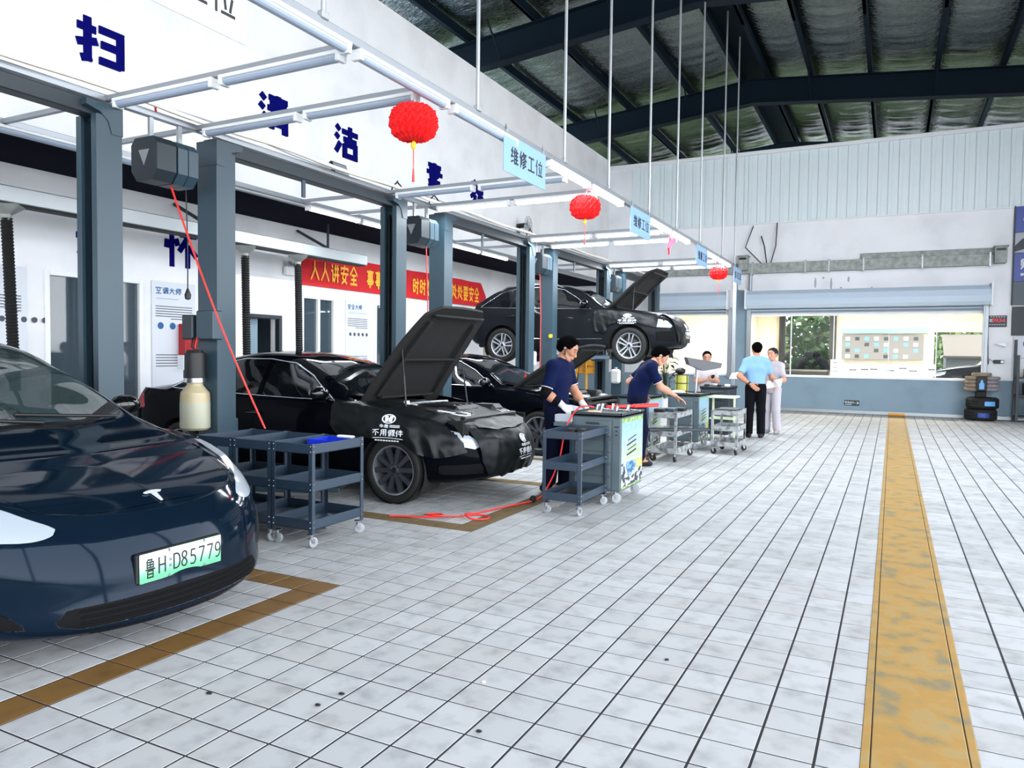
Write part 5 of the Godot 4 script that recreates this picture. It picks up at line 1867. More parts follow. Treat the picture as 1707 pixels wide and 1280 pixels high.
func build_light_frame() -> void:
	var fr := thing("light_frame", "aluminium light frame hung on rods over the lift bays", "light frame", Vector3(-3.33, 3.6, -9.0))
	var off := -fr.position
	for q in [[-3.33, 0.5, -17.9], [-5.97, 0.5, -20.6], [-7.45, 0.5, -20.6]]:
		var r := MB.new()
		r.bb(Vector3(q[0] - 0.03, 3.57, q[2]) + off, Vector3(q[0] + 0.03, 3.63, q[1]) + off, 0.005)
		put("long_rail", r, "aluminium", fr)
	var cz := [-0.9, -4.15, -5.06, -8.12, -9.1, -12.2, -13.1, -16.35, -17.3]
	for z in cz:
		var r := MB.new()
		r.bb(Vector3(-7.45, 3.575, z - 0.022) + off, Vector3(-3.33, 3.622, z + 0.022) + off, 0.004)
		put("cross_rail", r, "aluminium", fr)
	for z in [-1.9, -3.8, -5.8, -7.75, -9.2, -10.99, -12.58, -14.31, -16.39, -17.8]:
		var r := MB.new()
		r.cyl(Vector3(-3.31, 3.62, z) + off, Vector3(-3.31, roof_y(-3.31) - 0.16, z) + off, 0.017, -1, 10)
		put("hanging_rod", r, "galvanised", fr)
		var cl := MB.new()
		cl.box(Vector3(-3.31, 3.645, z) + off, Vector3(0.05, 0.05, 0.07), 0.006)
		put("rod_clamp", cl, "galvanised", fr)
	# lamps: near ones off, far ones on
	var z := -0.4
	var n := 0
	var ordw := ["first", "second", "third", "fourth", "fifth", "sixth", "seventh", "eighth", "ninth", "tenth", "eleventh", "twelfth", "thirteenth", "fourteenth"]
	while z > -17.0:
		var on := z < -7.2
		tube_lamp(Vector3(-3.33, 3.567, z - 0.58), Vector3(0, 0, 1), 1.16, on, "%s tube lamp, %s, under the rail along the aisle, counted from the near end" % [ordw[n], "glowing white" if on else "unlit grey"])
		z -= 1.25
		n += 1
		if z < -5.9 and z > -7.0: z = -7.35
		if z < -9.8 and z > -10.9: z = -11.05
		if z < -13.5 and z > -14.7: z = -14.85
	n = 0
	for c in cz:
		for s in 2:
			var x: float = [-4.02, -5.25][s]
			var on: bool = c < -9.0
			tube_lamp(Vector3(x, 3.572, c), Vector3(1, 0, 0), 1.16, on, "%s tube lamp at the %s end of the %s cross rail from the front" % ["glowing" if on else "unlit", ["aisle", "wall"][s], ordw[n]])
		n += 1
	n = 0
	for zz in [-1.9, -4.4, -5.6, -8.8, -10.0, -12.6, -13.8, -16.2]:
		var on: bool = zz < -8.0
		tube_lamp(Vector3(-7.45, 3.567, zz), Vector3(0, 0, 1), 1.16, on, "%s tube lamp, %s, on the rail beside the upper wall" % [ordw[n], "glowing" if on else "unlit"])
		n += 1
	# cables along the lift tops
	var names := ["cream cable trunk lying along the lift tops", "thin grey cable looped above the lift tops"]
	for k in 2:
		var cb := MB.new()
		var pts := []
		for i in 60:
			var zq := 0.4 - i * 0.35
			pts.append(Vector3(-5.86 - k * 0.35, 3.655 + k * 0.12 + sin(i * 1.1 + k) * 0.012 + (sin(i * 0.5) * 0.03 if k == 1 else 0.0), zq))
		cb.tube(pts, [0.022, 0.008][k], 6)
		tag(put("cable", cb, ["cream", "poster_grey"][k]), names[k], "cable")
	for k in 4:
		var zc: float = [-4.5, -8.3, -9.2, -12.4][k]
		var cb := MB.new()
		var pts := []
		for i in 13: pts.append(Vector3(-5.95 + 0.02 * sin(i), 3.62 + 0.16 * sin(PI * i / 12.0), zc - 0.12 + 0.02 * i))
		cb.tube(pts, 0.01, 6)
		tag(put("cable_loop", cb, "black_plastic" if k != 0 else "hose_red"), ["short red cable loop above the nearest hose reel box", "black cable loop on the frame above the covered sedan's far column", "black cable loop above the second hose reel box", "black cable loop on the frame above the third lift's far column"][k], "cable")
	# suspended signs
	var sz := [-2.2, -6.26, -10.05, -13.95, -17.62]
	for k in 5:
		var what: String = ["nearest white repair bay sign, cut by the top edge of the picture", "pale blue repair bay sign beside the largest red lantern", "pale blue repair bay sign above the raised SUV", "small pale blue repair bay sign next to the folded pink lantern", "farthest pale blue repair bay sign near the end wall"][k]
		var t := thing("hanging_sign", what, "sign", Vector3(-3.29, 3.57, sz[k]), 0.0, "repair bay signs")
		var b := MB.new()
		b.bb(Vector3(-0.004, -0.36, -0.94), Vector3(0.004, 0.0, 0.0), 0.001)
		put("board", b, "white_trim" if k == 0 else "sign_blue", t)
		var lt := MB.new()
		write_line(lt, "维修工位", Vector3(0.0042, -0.26, -0.14), Vector3(0, 0, -1), Vector3(0, 1, 0), 0.17, 0.185, 0.10, Vector3(0.002, 0, 0), 0.95)
		put("lettering", lt, "ink", t)
		for e in [-0.06, -0.88]:
			var hk := MB.new()
			hk.tube([Vector3(0, -0.02, e), Vector3(0.01, 0.03, e), Vector3(0.0, 0.08, e + 0.02), Vector3(-0.01, 0.03, e)], 0.004, 5)
			put("hook", hk, "galvanised", t)
	# paper lanterns
	var lz := [-4.98, -8.68, -16.6]
	for k in 3:
		var rs: float = [0.20, 0.197, 0.20][k]
		var t := thing("paper_lantern", ["largest red honeycomb paper lantern, hung between the unlit lamps", "red honeycomb paper lantern hung in the middle of the frame", "small red honeycomb paper lantern farthest away"][k], "lantern", Vector3(-3.42, 3.31, lz[k]), k * 0.4, "red paper lanterns")
		var b := MB.new()
		var np := 36
		var nv := 26
		var rows := []
		for i in nv + 1:
			var th := PI * i / nv
			var row := PackedVector3Array()
			for j in np + 1:
				var ph := TAU * j / np
				var cell := 1.0 if (j + (i / 2) % 2) % 2 == 0 else 0.86
				var r := rs * pow(maxf(sin(th), 0.0), 0.62) * lerpf(1.0, cell, minf(1.0, sin(th) * 2.5)) * (1.0 - 0.05 * absf(sin(i * 1.57)))
				row.push_back(Vector3(cos(ph) * r, cos(th) * 0.14 + (0.014 if j % 2 == 0 else -0.014) * sin(th), sin(ph) * r))
			rows.append(row)
		for i in nv:
			for j in np:
				var o: Vector3 = rows[i][j] * Vector3(1, 2, 1)
				b.quad(rows[i][j], rows[i + 1][j], rows[i + 1][j + 1], rows[i][j + 1], o)
		put("honeycomb", b, "lantern_red", t)
		var st := MB.new()
		st.tube([Vector3(0, 0.13, 0), Vector3(0.02, 0.22, 0), Vector3(0.09, 0.25, 0)], 0.003, 5)
		put("string", st, "white_plastic", t)
		var pd := MB.new()
		pd.ball(Vector3(0, -0.175, 0), Vector3(0.022, 0.035, 0.022), 12)
		put("pendant", pd, "banner_gold", t)
		var ts := MB.new()
		ts.cyl(Vector3(0, -0.20, 0), Vector3(0, -0.46, 0), 0.004, 0.004, 6)
		ts.cyl(Vector3(0, -0.36, 0), Vector3(0, -0.46, 0), 0.006, 0.012, 8)
		put("tassel", ts, "hose_red", t)
	var fl := MB.new()
	var n2 := 7
	for i in n2:
		var a := -0.5 + i * 0.16
		var d := Vector3(sin(a) * 0.3, 0, cos(a))
		var pts := [Vector3(0, 0.17, 0), Vector3(0.02 * i, 0.05, 0.03) + d * 0.05, d * 0.11 + Vector3(0, -0.08, 0), d * 0.07 + Vector3(0, -0.19, 0), Vector3(0, -0.15, -0.02), Vector3(0, 0.0, -0.03)]
		for k in range(1, pts.size() - 1): fl.flat(pts[0], pts[k], pts[k + 1], Vector3(1, 0.2, 0.3))
	var fo := put("folded_lantern", fl, "pink_paper")
	fo.position = Vector3(-3.36, 3.36, -12.4)
	tag(fo, "folded pink paper lantern hanging below the third sign", "lantern")

# ==================================================================== things on the walls
func build_wall_things() -> void:
	# characters on the upper wall
	var ch := [["扫", -5.17], ["清", -7.79], ["洁", -9.38], ["素", -11.99], ["养", -13.62], ["清", -3.3]]
	for q in ch:
		var mb := MB.new()
		strokes(mb, q[0], 0.155, flat_place(Vector3(-7.95, 4.62, q[1]), Vector3(0, 0, -0.58), Vector3(0, 0.53, 0), Vector3(0.018, 0, 0)))
		var where: String = {"扫": "large blue wall character nearest the left edge, high on the white wall", "清": "blue wall character with water strokes, behind the slanting lamp rail", "洁": "blue wall character over the floodlight, left of the large lantern", "素": "blue wall character just right of the large lantern's tassel", "养": "last blue wall character on the right, left of the hanging sign"}[q[0]]
		if q[1] == -3.3: where = "blue wall character outside the picture on the left"
		tag(put("blue_character", mb, "blue_letter"), where, "lettering", "blue characters on the upper wall")
	for q in [["关", -6.02], ["怀", -7.34]]:
		var mb := MB.new()
		strokes(mb, q[0], 0.14, flat_place(Vector3(-9.3, 2.68, q[1]), Vector3(0, 0, -0.56), Vector3(0, 0.56, 0), Vector3(0.012, 0, 0)))
		tag(put("blue_character", mb, "blue_letter"), "blue character on the lower wall partly behind the first lift column" if q[0] == "关" else "blue character on the lower wall between the first two lift columns", "lettering", "blue characters on the lower wall")
	# red banner
	var bn := thing("banner", "long red cloth banner with yellow characters on the lower wall", "banner", Vector3(-9.28, 2.97, -13.4))
	var cl := MB.new()
	var rows := []
	for i in 90:
		var u := i / 89.0
		var z := lerpf(-10.05, -16.75, u) + 13.4
		var row := PackedVector3Array()
		for j in 5:
			var v := j / 4.0
			var top := 0.30 - 0.012 * sin(u * PI * 5.0) * sin(u * PI * 5.0)
			if u > 0.965: top -= (u - 0.965) / 0.035 * 0.32
			row.push_back(Vector3(0.012 + 0.008 * sin(u * 70.0 + v) * (1.0 - v * 0.4), lerpf(top, -0.30, v), z))
		rows.append(row)
	cl.grid(rows)
	put("cloth", cl, "red_cloth", bn)
	var text := "人人讲安全 事事为安全 时时想安全 处处要安全"
	var lt := MB.new()
	var z := -10.3 + 13.4
	for c in text:
		if c == " ": z -= 0.24; continue
		strokes(lt, c, 0.12, flat_place(Vector3(0.024, -0.2, z), Vector3(0, 0, -0.235), Vector3(0, 0.36, 0), Vector3(0.003, 0, 0)))
		z -= 0.27
	put("lettering", lt, "banner_gold", bn)
	# posters
	poster(Vector3(-9.29, 1.72, -7.49), 0.74, 1.5, "空调大师", "tall white poster with blue heading between the first two lift columns", 0)
	poster(Vector3(-9.29, 1.72, -5.2), 0.42, 1.5, "", "narrow white poster at the left edge beside the black hose", 1)
	poster(Vector3(-9.29, 1.72, -11.66), 0.72, 1.55, "安全大师", "white poster with teal heading under the red banner", 2)
	# red cabinet
	var rc := thing("fire_cabinet", "red fire cabinet on the wall in front of the tall poster", "cabinet", Vector3(-9.28, 1.36, -7.67))
	var rb := MB.new()
	rb.box(Vector3(0.08, 0.26, 0), Vector3(0.16, 0.52, 0.24), 0.01)
	put("body", rb, "red_box", rc)
	var r2 := MB.new()
	r2.box(Vector3(0.162, 0.26, 0), Vector3(0.008, 0.44, 0.18), 0.003)
	put("door", r2, "red_box", rc)
	# emergency light
	var em := thing("emergency_light", "white twin-head emergency light on the wall left of the banner", "lamp", Vector3(-9.28, 2.8, -9.8))
	var e1 := MB.new()
	e1.box(Vector3(0.04, 0.07, 0), Vector3(0.08, 0.14, 0.28), 0.012)
	put("casing", e1, "white_plastic", em)
	for s in [-0.07, 0.07]:
		var e2 := MB.new()
		e2.lathe([V(0, 0), V(0.03, 0.0), V(0.05, 0.05), V(0.048, 0.055), V(0.0, 0.04)], Transform3D(Basis(Vector3.BACK, -1.1), Vector3(0.05, 0.17, s)), 16)
		put("lamp_head", e2, "galvanised", em)
	# floodlight and fan on the upper wall
	var fl := thing("floodlight", "square floodlight on a bracket at the foot of the upper wall", "lamp", Vector3(-7.9, 4.05, -9.2))
	var f1 := MB.new()
	f1.box(Vector3(), Vector3(0.06, 0.28, 0.36), 0.012, Transform3D(Basis(Vector3.BACK, 0.35), Vector3(0.22, 0.22, 0)))
	put("casing", f1, "black_plastic", fl)
	var f2 := MB.new()
	f2.box(Vector3(0.032, 0, 0), Vector3(0.006, 0.23, 0.31), 0.002, Transform3D(Basis(Vector3.BACK, 0.35), Vector3(0.22, 0.22, 0)))
	put("lens", f2, "lamp_lens", fl)
	var f3 := MB.new()
	f3.bar(Vector3(-0.05, 0.1, 0), Vector3(0.2, 0.16, 0), 0.04, 0.02)
	put("bracket", f3, "galvanised", fl)
	var fan := thing("fan", "small round wall fan high behind the third lift", "fan", Vector3(-7.93, 4.5, -15.85))
	var g1 := MB.new()
	for r in [0.08, 0.14, 0.2]:
		var ring := []
		for i in 25: ring.append(Vector3(0.28, sin(TAU * i / 24) * r, cos(TAU * i / 24) * r))
		g1.tube(ring, 0.006, 5)
	for i in 12: g1.cyl(Vector3(0.29, 0, 0), Vector3(0.28, sin(TAU * i / 12) * 0.2, cos(TAU * i / 12) * 0.2), 0.003, -1, 5)
	put("guard", g1, "galvanised", fan)
	for i in 3:
		var bl := MB.new()
		bl.ball(Vector3(0, 0.1, 0), Vector3(0.012, 0.08, 0.05), 10, Transform3D(Basis(Vector3.RIGHT, TAU * i / 3) * Basis(Vector3.UP, 0.5), Vector3(0.25, 0, 0)))
		put("blade", bl, "poster_grey", fan)
	var g2 := MB.new()
	g2.cyl(Vector3(0.0, 0, 0), Vector3(0.24, 0, 0), 0.05, 0.06, 14)
	g2.box(Vector3(0.02, -0.12, 0), Vector3(0.04, 0.2, 0.12), 0.01)
	put("motor", g2, "black_plastic", fan)
	# exhaust extraction rail with black hoses
	var ex := thing("exhaust_rail", "grey exhaust extraction rail running along the lower wall", "duct", Vector3(-8.6, 3.04, -5.0))
	var x1 := MB.new()
	x1.bb(Vector3(-0.1, 0.02, -5.95), Vector3(0.1, 0.2, 6.0), 0.01)
	put("rail_body", x1, "galvanised", ex)
	var x2 := MB.new()
	x2.bb(Vector3(-0.08, 0.0, -5.9), Vector3(0.08, 0.022, 6.0))
	put("rubber_lip", x2, "rubber", ex)
	for zz in [4.0, 0.5, -2.5, -5.0]:
		var x3 := MB.new()
		x3.bar(Vector3(-0.68, 0.55, zz), Vector3(0.0, 0.21, zz), 0.04, 0.04)
		x3.bar(Vector3(0, 0.2, zz), Vector3(0, 0.62, zz), 0.03, 0.03)
		put("bracket", x3, "lift_dark", ex)
	var hz := [-4.81, -8.17, -9.28]
	for k in 3:
		var h := thing("exhaust_hose", ["black corrugated exhaust hose at the left edge, leaning", "black corrugated exhaust hose right of the second lift column", "black corrugated exhaust hose at the left end of the banner"][k], "hose", Vector3(-8.6, 3.04, hz[k]), 0.0, "exhaust hoses on the rail")
		var fu := MB.new()
		fu.lathe([V(0.06, -0.16), V(0.065, -0.1), V(0.2, -0.012), V(0.21, 0.0), V(0.0, 0.0)], Transform3D(), 4, 0.95)
		put("funnel", fu, "concrete", h)
		var ho := MB.new()
		var prof := []
		for i in 105:
			prof.append(V(0.062 if i % 2 == 0 else 0.05, -0.14 - i * 0.018))
		prof.reverse()
		ho.lathe(prof, Transform3D(Basis(Vector3.BACK, 0.02 if k > 0 else 0.0) * Basis(Vector3.RIGHT, 0.035 if k == 0 else 0.0), Vector3()), 14, 2.0)
		put("corrugated_tube", ho, "rubber", h)
	# ---- end wall
	var du := thing("air_duct", "grey sheet metal duct running across the end wall", "duct", Vector3(-2.0, 3.85, -22.2))
	var xs := [-7.0, -4.1, -3.6, -2.2, -1.6, -0.75, 0.62, 2.1]
	for i in xs.size() - 1:
		var d := MB.new()
		d.bb(Vector3(xs[i] + 2.0, 0.0, 0.0), Vector3(xs[i + 1] + 2.0 - 0.012, 0.28, 0.16), 0.008)
		put("duct_section", d, "concrete", du)
		var c := MB.new()
		c.bb(Vector3(xs[i + 1] + 2.0 - 0.03, -0.03, 0.0), Vector3(xs[i + 1] + 2.0 + 0.01, 0.32, 0.175))
		put("collar", c, "galvanised", du)
	for q in [[-3.85, 3.93, "grey ventilation box on the end wall beside the far sign"], [2.3, 3.88, "grey ventilation box at the right end of the duct"]]:
		var v := thing("vent_box", q[2], "vent", Vector3(q[0], q[1], -22.18))
		var b := MB.new()
		b.box(Vector3(0, 0.2, 0.14), Vector3(0.26, 0.4, 0.28), 0.01)
		put("casing", b, "concrete", v)
		var s := MB.new()
		s.box(Vector3(0, 0.33, 0.285), Vector3(0.2, 0.06, 0.01))
		put("slot", s, "black_plastic", v)
		var hd := MB.new()
		hd.box(Vector3(0, 0.41, 0.16), Vector3(0.32, 0.03, 0.34), 0.006)
		put("hood", hd, "concrete", v)
	for k in 2:
		var xa: float = [-6.5, -3.74][k]
		var xb: float = [-4.24, 2.14][k]
		var s := thing("roller_shutter", ["rolled shutter box over the left office window", "long rolled shutter box over the wide office window"][k], "shutter", Vector3((xa + xb) * 0.5, 2.74, -22.2), 0.0, "rolled shutters on the end wall")
		var w := xb - xa
		var b := MB.new()
		b.prism([V(0.0, 0.12), V(0.34, 0.12), V(0.40, 0.2), V(0.42, 0.35), V(0.38, 0.5), V(0.28, 0.6), V(0.0, 0.63)], Transform3D(Basis(Vector3.BACK, Vector3.UP, Vector3.LEFT), Vector3(w * 0.5, 0, 0)), w)
		put("shutter_box", b, "shutter", s)
		for i in 3:
			var sl := MB.new()
			sl.bb(Vector3(-w * 0.5 + 0.08, 0.0 + i * 0.045, 0.06), Vector3(w * 0.5 - 0.08, 0.04 + i * 0.045, 0.1 + (0.02 if i == 0 else 0.0)), 0.01)
			put("slat", sl, "shutter_dark" if i != 1 else "shutter", s)
		for sd in [-1.0, 1.0]:
			var ec := MB.new()
			ec.bb(Vector3(sd * w * 0.5 - 0.02, 0.1, 0.0), Vector3(sd * w * 0.5 + 0.02, 0.66, 0.43), 0.006)
			put("end_plate", ec, "white_trim", s)
	# exit sign
	var es := thing("exit_sign", "small dark exit sign with an arrow low on the end wall", "sign", Vector3(-0.95, 0.29, -22.19))
	var e0 := MB.new()
	e0.box(Vector3(), Vector3(0.37, 0.14, 0.02), 0.004)
	put("board", e0, M("exit_green", Color(0.06, 0.16, 0.14), 0.5), es)
	var el := MB.new()
	write_line(el, "安全出口", Vector3(-0.17, -0.012, 0.011), Vector3.RIGHT, Vector3.UP, 0.055, 0.057, 0.14, Vector3(0, 0, 0.002))
	line_bars(el, [V(0.52, 0.5), V(0.86, 0.5)], 0.06, flat_place(Vector3(-0.1, -0.07, 0.011), Vector3(0.3, 0, 0), Vector3(0, 0.14, 0), Vector3(0, 0, 0.002)))
	line_bars(el, [V(0.76, 0.75), V(0.9, 0.5), V(0.76, 0.25)], 0.06, flat_place(Vector3(-0.1, -0.07, 0.011), Vector3(0.3, 0, 0), Vector3(0, 0.14, 0), Vector3(0, 0, 0.002)))
	for k in 2: line_bars(el, [V(0.05, 0.22 - k * 0.1), V(0.5, 0.22 - k * 0.1)], 0.05, flat_place(Vector3(-0.18, -0.07, 0.011), Vector3(0.36, 0, 0), Vector3(0, 0.14, 0), Vector3(0, 0, 0.002)))
	put("lettering", el, "poster", es)
	# clock board, holder, phone
	var ck := thing("digital_clock", "dark digital clock board with red figures beside the wide office window", "clock", Vector3(2.3, 2.32, -22.19))
	var k1 := MB.new()
	k1.box(Vector3(0, 0.14, 0.02), Vector3(0.40, 0.28, 0.04), 0.006)
	put("casing", k1, "lift_dark", ck)
	var k2 := MeshInstance3D.new()
	k2.name = "figures"
	k2.mesh = text_mesh("0934", 0.13, 0.003)
	k2.material_override = M("led_red", Color(0.9, 0.2, 0.2), 0.5)
	k2.position = Vector3(0.02, 0.16, 0.0425)
	ck.add_child(k2, true)
	var k3 := MB.new()
	for i in 7: k3.bb(Vector3(-0.17 + i * 0.05, 0.04, 0.04), Vector3(-0.14 + i * 0.05, 0.07, 0.043))
	for i in 6: k3.bb(Vector3(-0.15 + i * 0.055, 0.235, 0.04), Vector3(-0.115 + i * 0.055, 0.26, 0.043))
	k3.bb(Vector3(-0.17, 0.12, 0.04), Vector3(-0.11, 0.2, 0.043))
	put("markings", k3, "poster_grey", ck)
	var hh := MB.new()
	hh.prism([V(-0.12, 0.03), V(0.11, 0.06), V(0.11, -0.05)], Transform3D(Basis(), Vector3(2.38, 1.87, -22.19)), 0.12)
	tag(put("paper_holder", hh, "galvanised"), "grey wedge shaped paper holder below the clock board", "holder")
	var ph := thing("card_reader", "black card reader with a white disc and cable, low beside the wide window", "card reader", Vector3(2.36, 1.4, -22.19))
	var p1 := MB.new()
	p1.box(Vector3(0, 0.05, 0.03), Vector3(0.22, 0.09, 0.06), 0.012)
	put("casing", p1, "black_plastic", ph)
	var p2 := MB.new()
	p2.cyl(Vector3(0.07, 0.05, 0.06), Vector3(0.07, 0.05, 0.07), 0.035, -1, 16)
	put("disc", p2, "white_plastic", ph)
	var p3 := MB.new()
	p3.tube([Vector3(-0.11, 0.05, 0.03), Vector3(-0.2, 0.12, 0.05), Vector3(-0.22, -0.02, 0.04), Vector3(-0.24, 0.5, 0.03), Vector3(-0.25, 0.95, 0.03)], 0.008, 6)
	put("cable", p3, "black_plastic", ph)
	# black cables looping on the end wall near the far sign
	for k in 3:
		var cb := MB.new()
		var xk: float = [-3.62, -3.40, -2.98][k]
		cb.tube([Vector3(xk, [5.2, 4.9, 5.25][k], -22.15), Vector3(xk + [-0.2, 0.1, -0.02][k], 4.6, -22.1), Vector3(-3.3 + k * 0.08, 4.05, -22.1), Vector3(-3.5, 3.9, -22.1)], 0.016, 6)
		tag(put("cable", cb, "black_plastic"), ["left black cable looping down the end wall to the duct", "middle black cable looping down the end wall to the duct", "right black cable looping down the end wall to the duct"][k], "cable")
	for k in 7:
		var st := MB.new()
		var p: Array = [[-1.95, 3.55, 0.3], [-1.55, 3.5, 0.36], [-1.12, 3.62, 0.16], [-1.75, 3.68, 0.06], [-1.3, 3.4, 0.05], [-0.55, 3.38, 0.05], [-1.95, 3.3, 0.06]][k]
		st.ball(Vector3(p[0], p[1], -22.198), Vector3(0.028, p[2] * 0.5, 0.004), 10)
		tag(put("paint_scar", st, "poster_grey"), ["long grey paint scar under the duct, left of the others", "longest grey paint scar under the duct", "short grey paint scar under the duct, right of the longest", "tiny grey paint speck just under the duct", "tiny grey paint speck under the short scar", "lone paint speck farthest right under the duct", "paint speck at the foot of the left scar"][k], "scar", "paint scars under the duct")

func poster(at: Vector3, w: float, h: float, head: String, label: String, kind: int) -> void:
	var t := thing("poster", label, "poster", at)
	var b := MB.new()
	b.box(Vector3(), Vector3(0.012, h, w), 0.003)
	put("board", b, "poster", t)
	var r := Vector3(0, 0, -1)
	var L := w * 0.5 - 0.06
	if head != "":
		var lt := MB.new()
		write_line(lt, head, Vector3(0.0065, h * 0.5 - 0.18, L), r, Vector3.UP, 0.1, 0.11, 0.13, Vector3(0.001, 0, 0))
		line_bars(lt, [V(0.02, 0.5), V(0.98 if kind == 2 else 0.62, 0.5)], 0.06, flat_place(Vector3(0.0065, h * 0.5 - 0.29, L), r * (w - 0.12), Vector3(0, 0.09, 0), Vector3(0.001, 0, 0)))
		put("heading", lt, "poster_blue", t)
	var tx := MB.new()
	for k in 6:
		tx.bb(Vector3(0.006, h * 0.5 - 0.36 - k * 0.035, -L), Vector3(0.0075, h * 0.5 - 0.348 - k * 0.035, L * (1.0 if k < 5 else 0.2) - (0.0 if k < 5 else 0.0)))
	for k in 5: tx.bb(Vector3(0.006, -h * 0.2 - k * 0.04, -L), Vector3(0.0075, -h * 0.2 + 0.012 - k * 0.04, L))
	put("print", tx, "poster_text", t).set_meta("kind", "stuff")
	for k in (3 if kind == 0 else 5):
		var ic := MB.new()
		ic.cyl(Vector3(0.006, 0.12, L - 0.08 - k * (0.2 if kind == 0 else 0.125)), Vector3(0.008, 0.12, L - 0.08 - k * (0.2 if kind == 0 else 0.125)), 0.05 if kind == 0 else 0.035, -1, 16)
		put("round_picture", ic, "poster_blue" if kind == 0 else "poster_text", t)

# ==================================================================== trolleys and tool cabinets
func caster(parent: Node, at: Vector3, r: float, turn: float, light: bool) -> void:
	var t := Transform3D(Basis(Vector3.UP, turn), at)
	var f := MB.new()
	f.box(Vector3(0, r * 2.0 + 0.022, 0), Vector3(0.06, 0.008, 0.05), 0.002, t)
	f.cyl(t * Vector3(0, r * 2.0 + 0.02, 0), t * Vector3(0, r * 1.7, 0), 0.016, -1, 10)
	for s in [-1.0, 1.0]: f.prism([V(-0.018, r * 1.75), V(0.018, r * 1.75), V(-0.002 + 0.02, r * 0.85), V(-0.002, r * 0.85)], t * Transform3D(Basis(), Vector3(0, 0, s * 0.02 - 0.002)), 0.004)
	var n := put("caster", f, "steel", parent)
	var w := MB.new()
	w.lathe([V(0, -0.014), V(r * 0.7, -0.014), V(r, -0.010), V(r, 0.010), V(r * 0.7, 0.014), V(0, 0.014)], t * Transform3D(Basis(Vector3.RIGHT, PI / 2), Vector3(0.012, r, 0)), 18)
	put("caster_wheel", w, "tyre_grey" if light else "rubber", n)

func cart(called: String, label: String, at: Vector3, sx: float, sz: float, H: float, mat: String, heights: Array, light: bool, group := "") -> Node3D:
	var t := thing(called, label, "trolley", at, 0.0, group)
	var r := 0.04 if light else 0.045
	var y0 := r * 2.0 + 0.026
	for a in [-1.0, 1.0]:
		for b in [-1.0, 1.0]:
			var l := MB.new()
			var x: float = a * sx * 0.5
			var z: float = b * sz * 0.5
			l.bb(Vector3(x, y0, z), Vector3(x - a * 0.036, H, z - b * 0.003), 0.0015)
			l.bb(Vector3(x, y0, z), Vector3(x - a * 0.003, H, z - b * 0.036), 0.0015)
			put("leg", l, mat, t)
			var bo := MB.new()
			for h in heights:
				for q in [0.018, 0.06]:
					bo.cyl(Vector3(x, h + q, z - b * 0.018), Vector3(x + a * 0.005, h + q, z - b * 0.018), 0.006, 0.004, 8)
					bo.cyl(Vector3(x - a * 0.018, h + q, z), Vector3(x - a * 0.018, h + q, z + b * 0.005), 0.006, 0.004, 8)
			bo.v.size()
			var bolts := put("bolts", bo, "steel", t)
			bolts.set_meta("kind", "stuff")
			caster(t, Vector3(x - a * 0.03, 0, z - b * 0.03), r, 0.4 + a * 0.7 + b * 0.3, light)
	for h in heights:
		var tr := MB.new()
		var d := 0.075
		var X := sx * 0.5 - 0.004
		var Z := sz * 0.5 - 0.004
		tr.bb(Vector3(-X, h, -Z), Vector3(X, h + 0.004, Z))
		for s in [-1.0, 1.0]:
			tr.bb(Vector3(s * X - s * 0.004, h, -Z), Vector3(s * X, h + d, Z), 0.001)
			tr.bb(Vector3(-X, h, s * Z - s * 0.004), Vector3(X, h + d, s * Z), 0.001)
		put("tray", tr, mat, t)
	return t

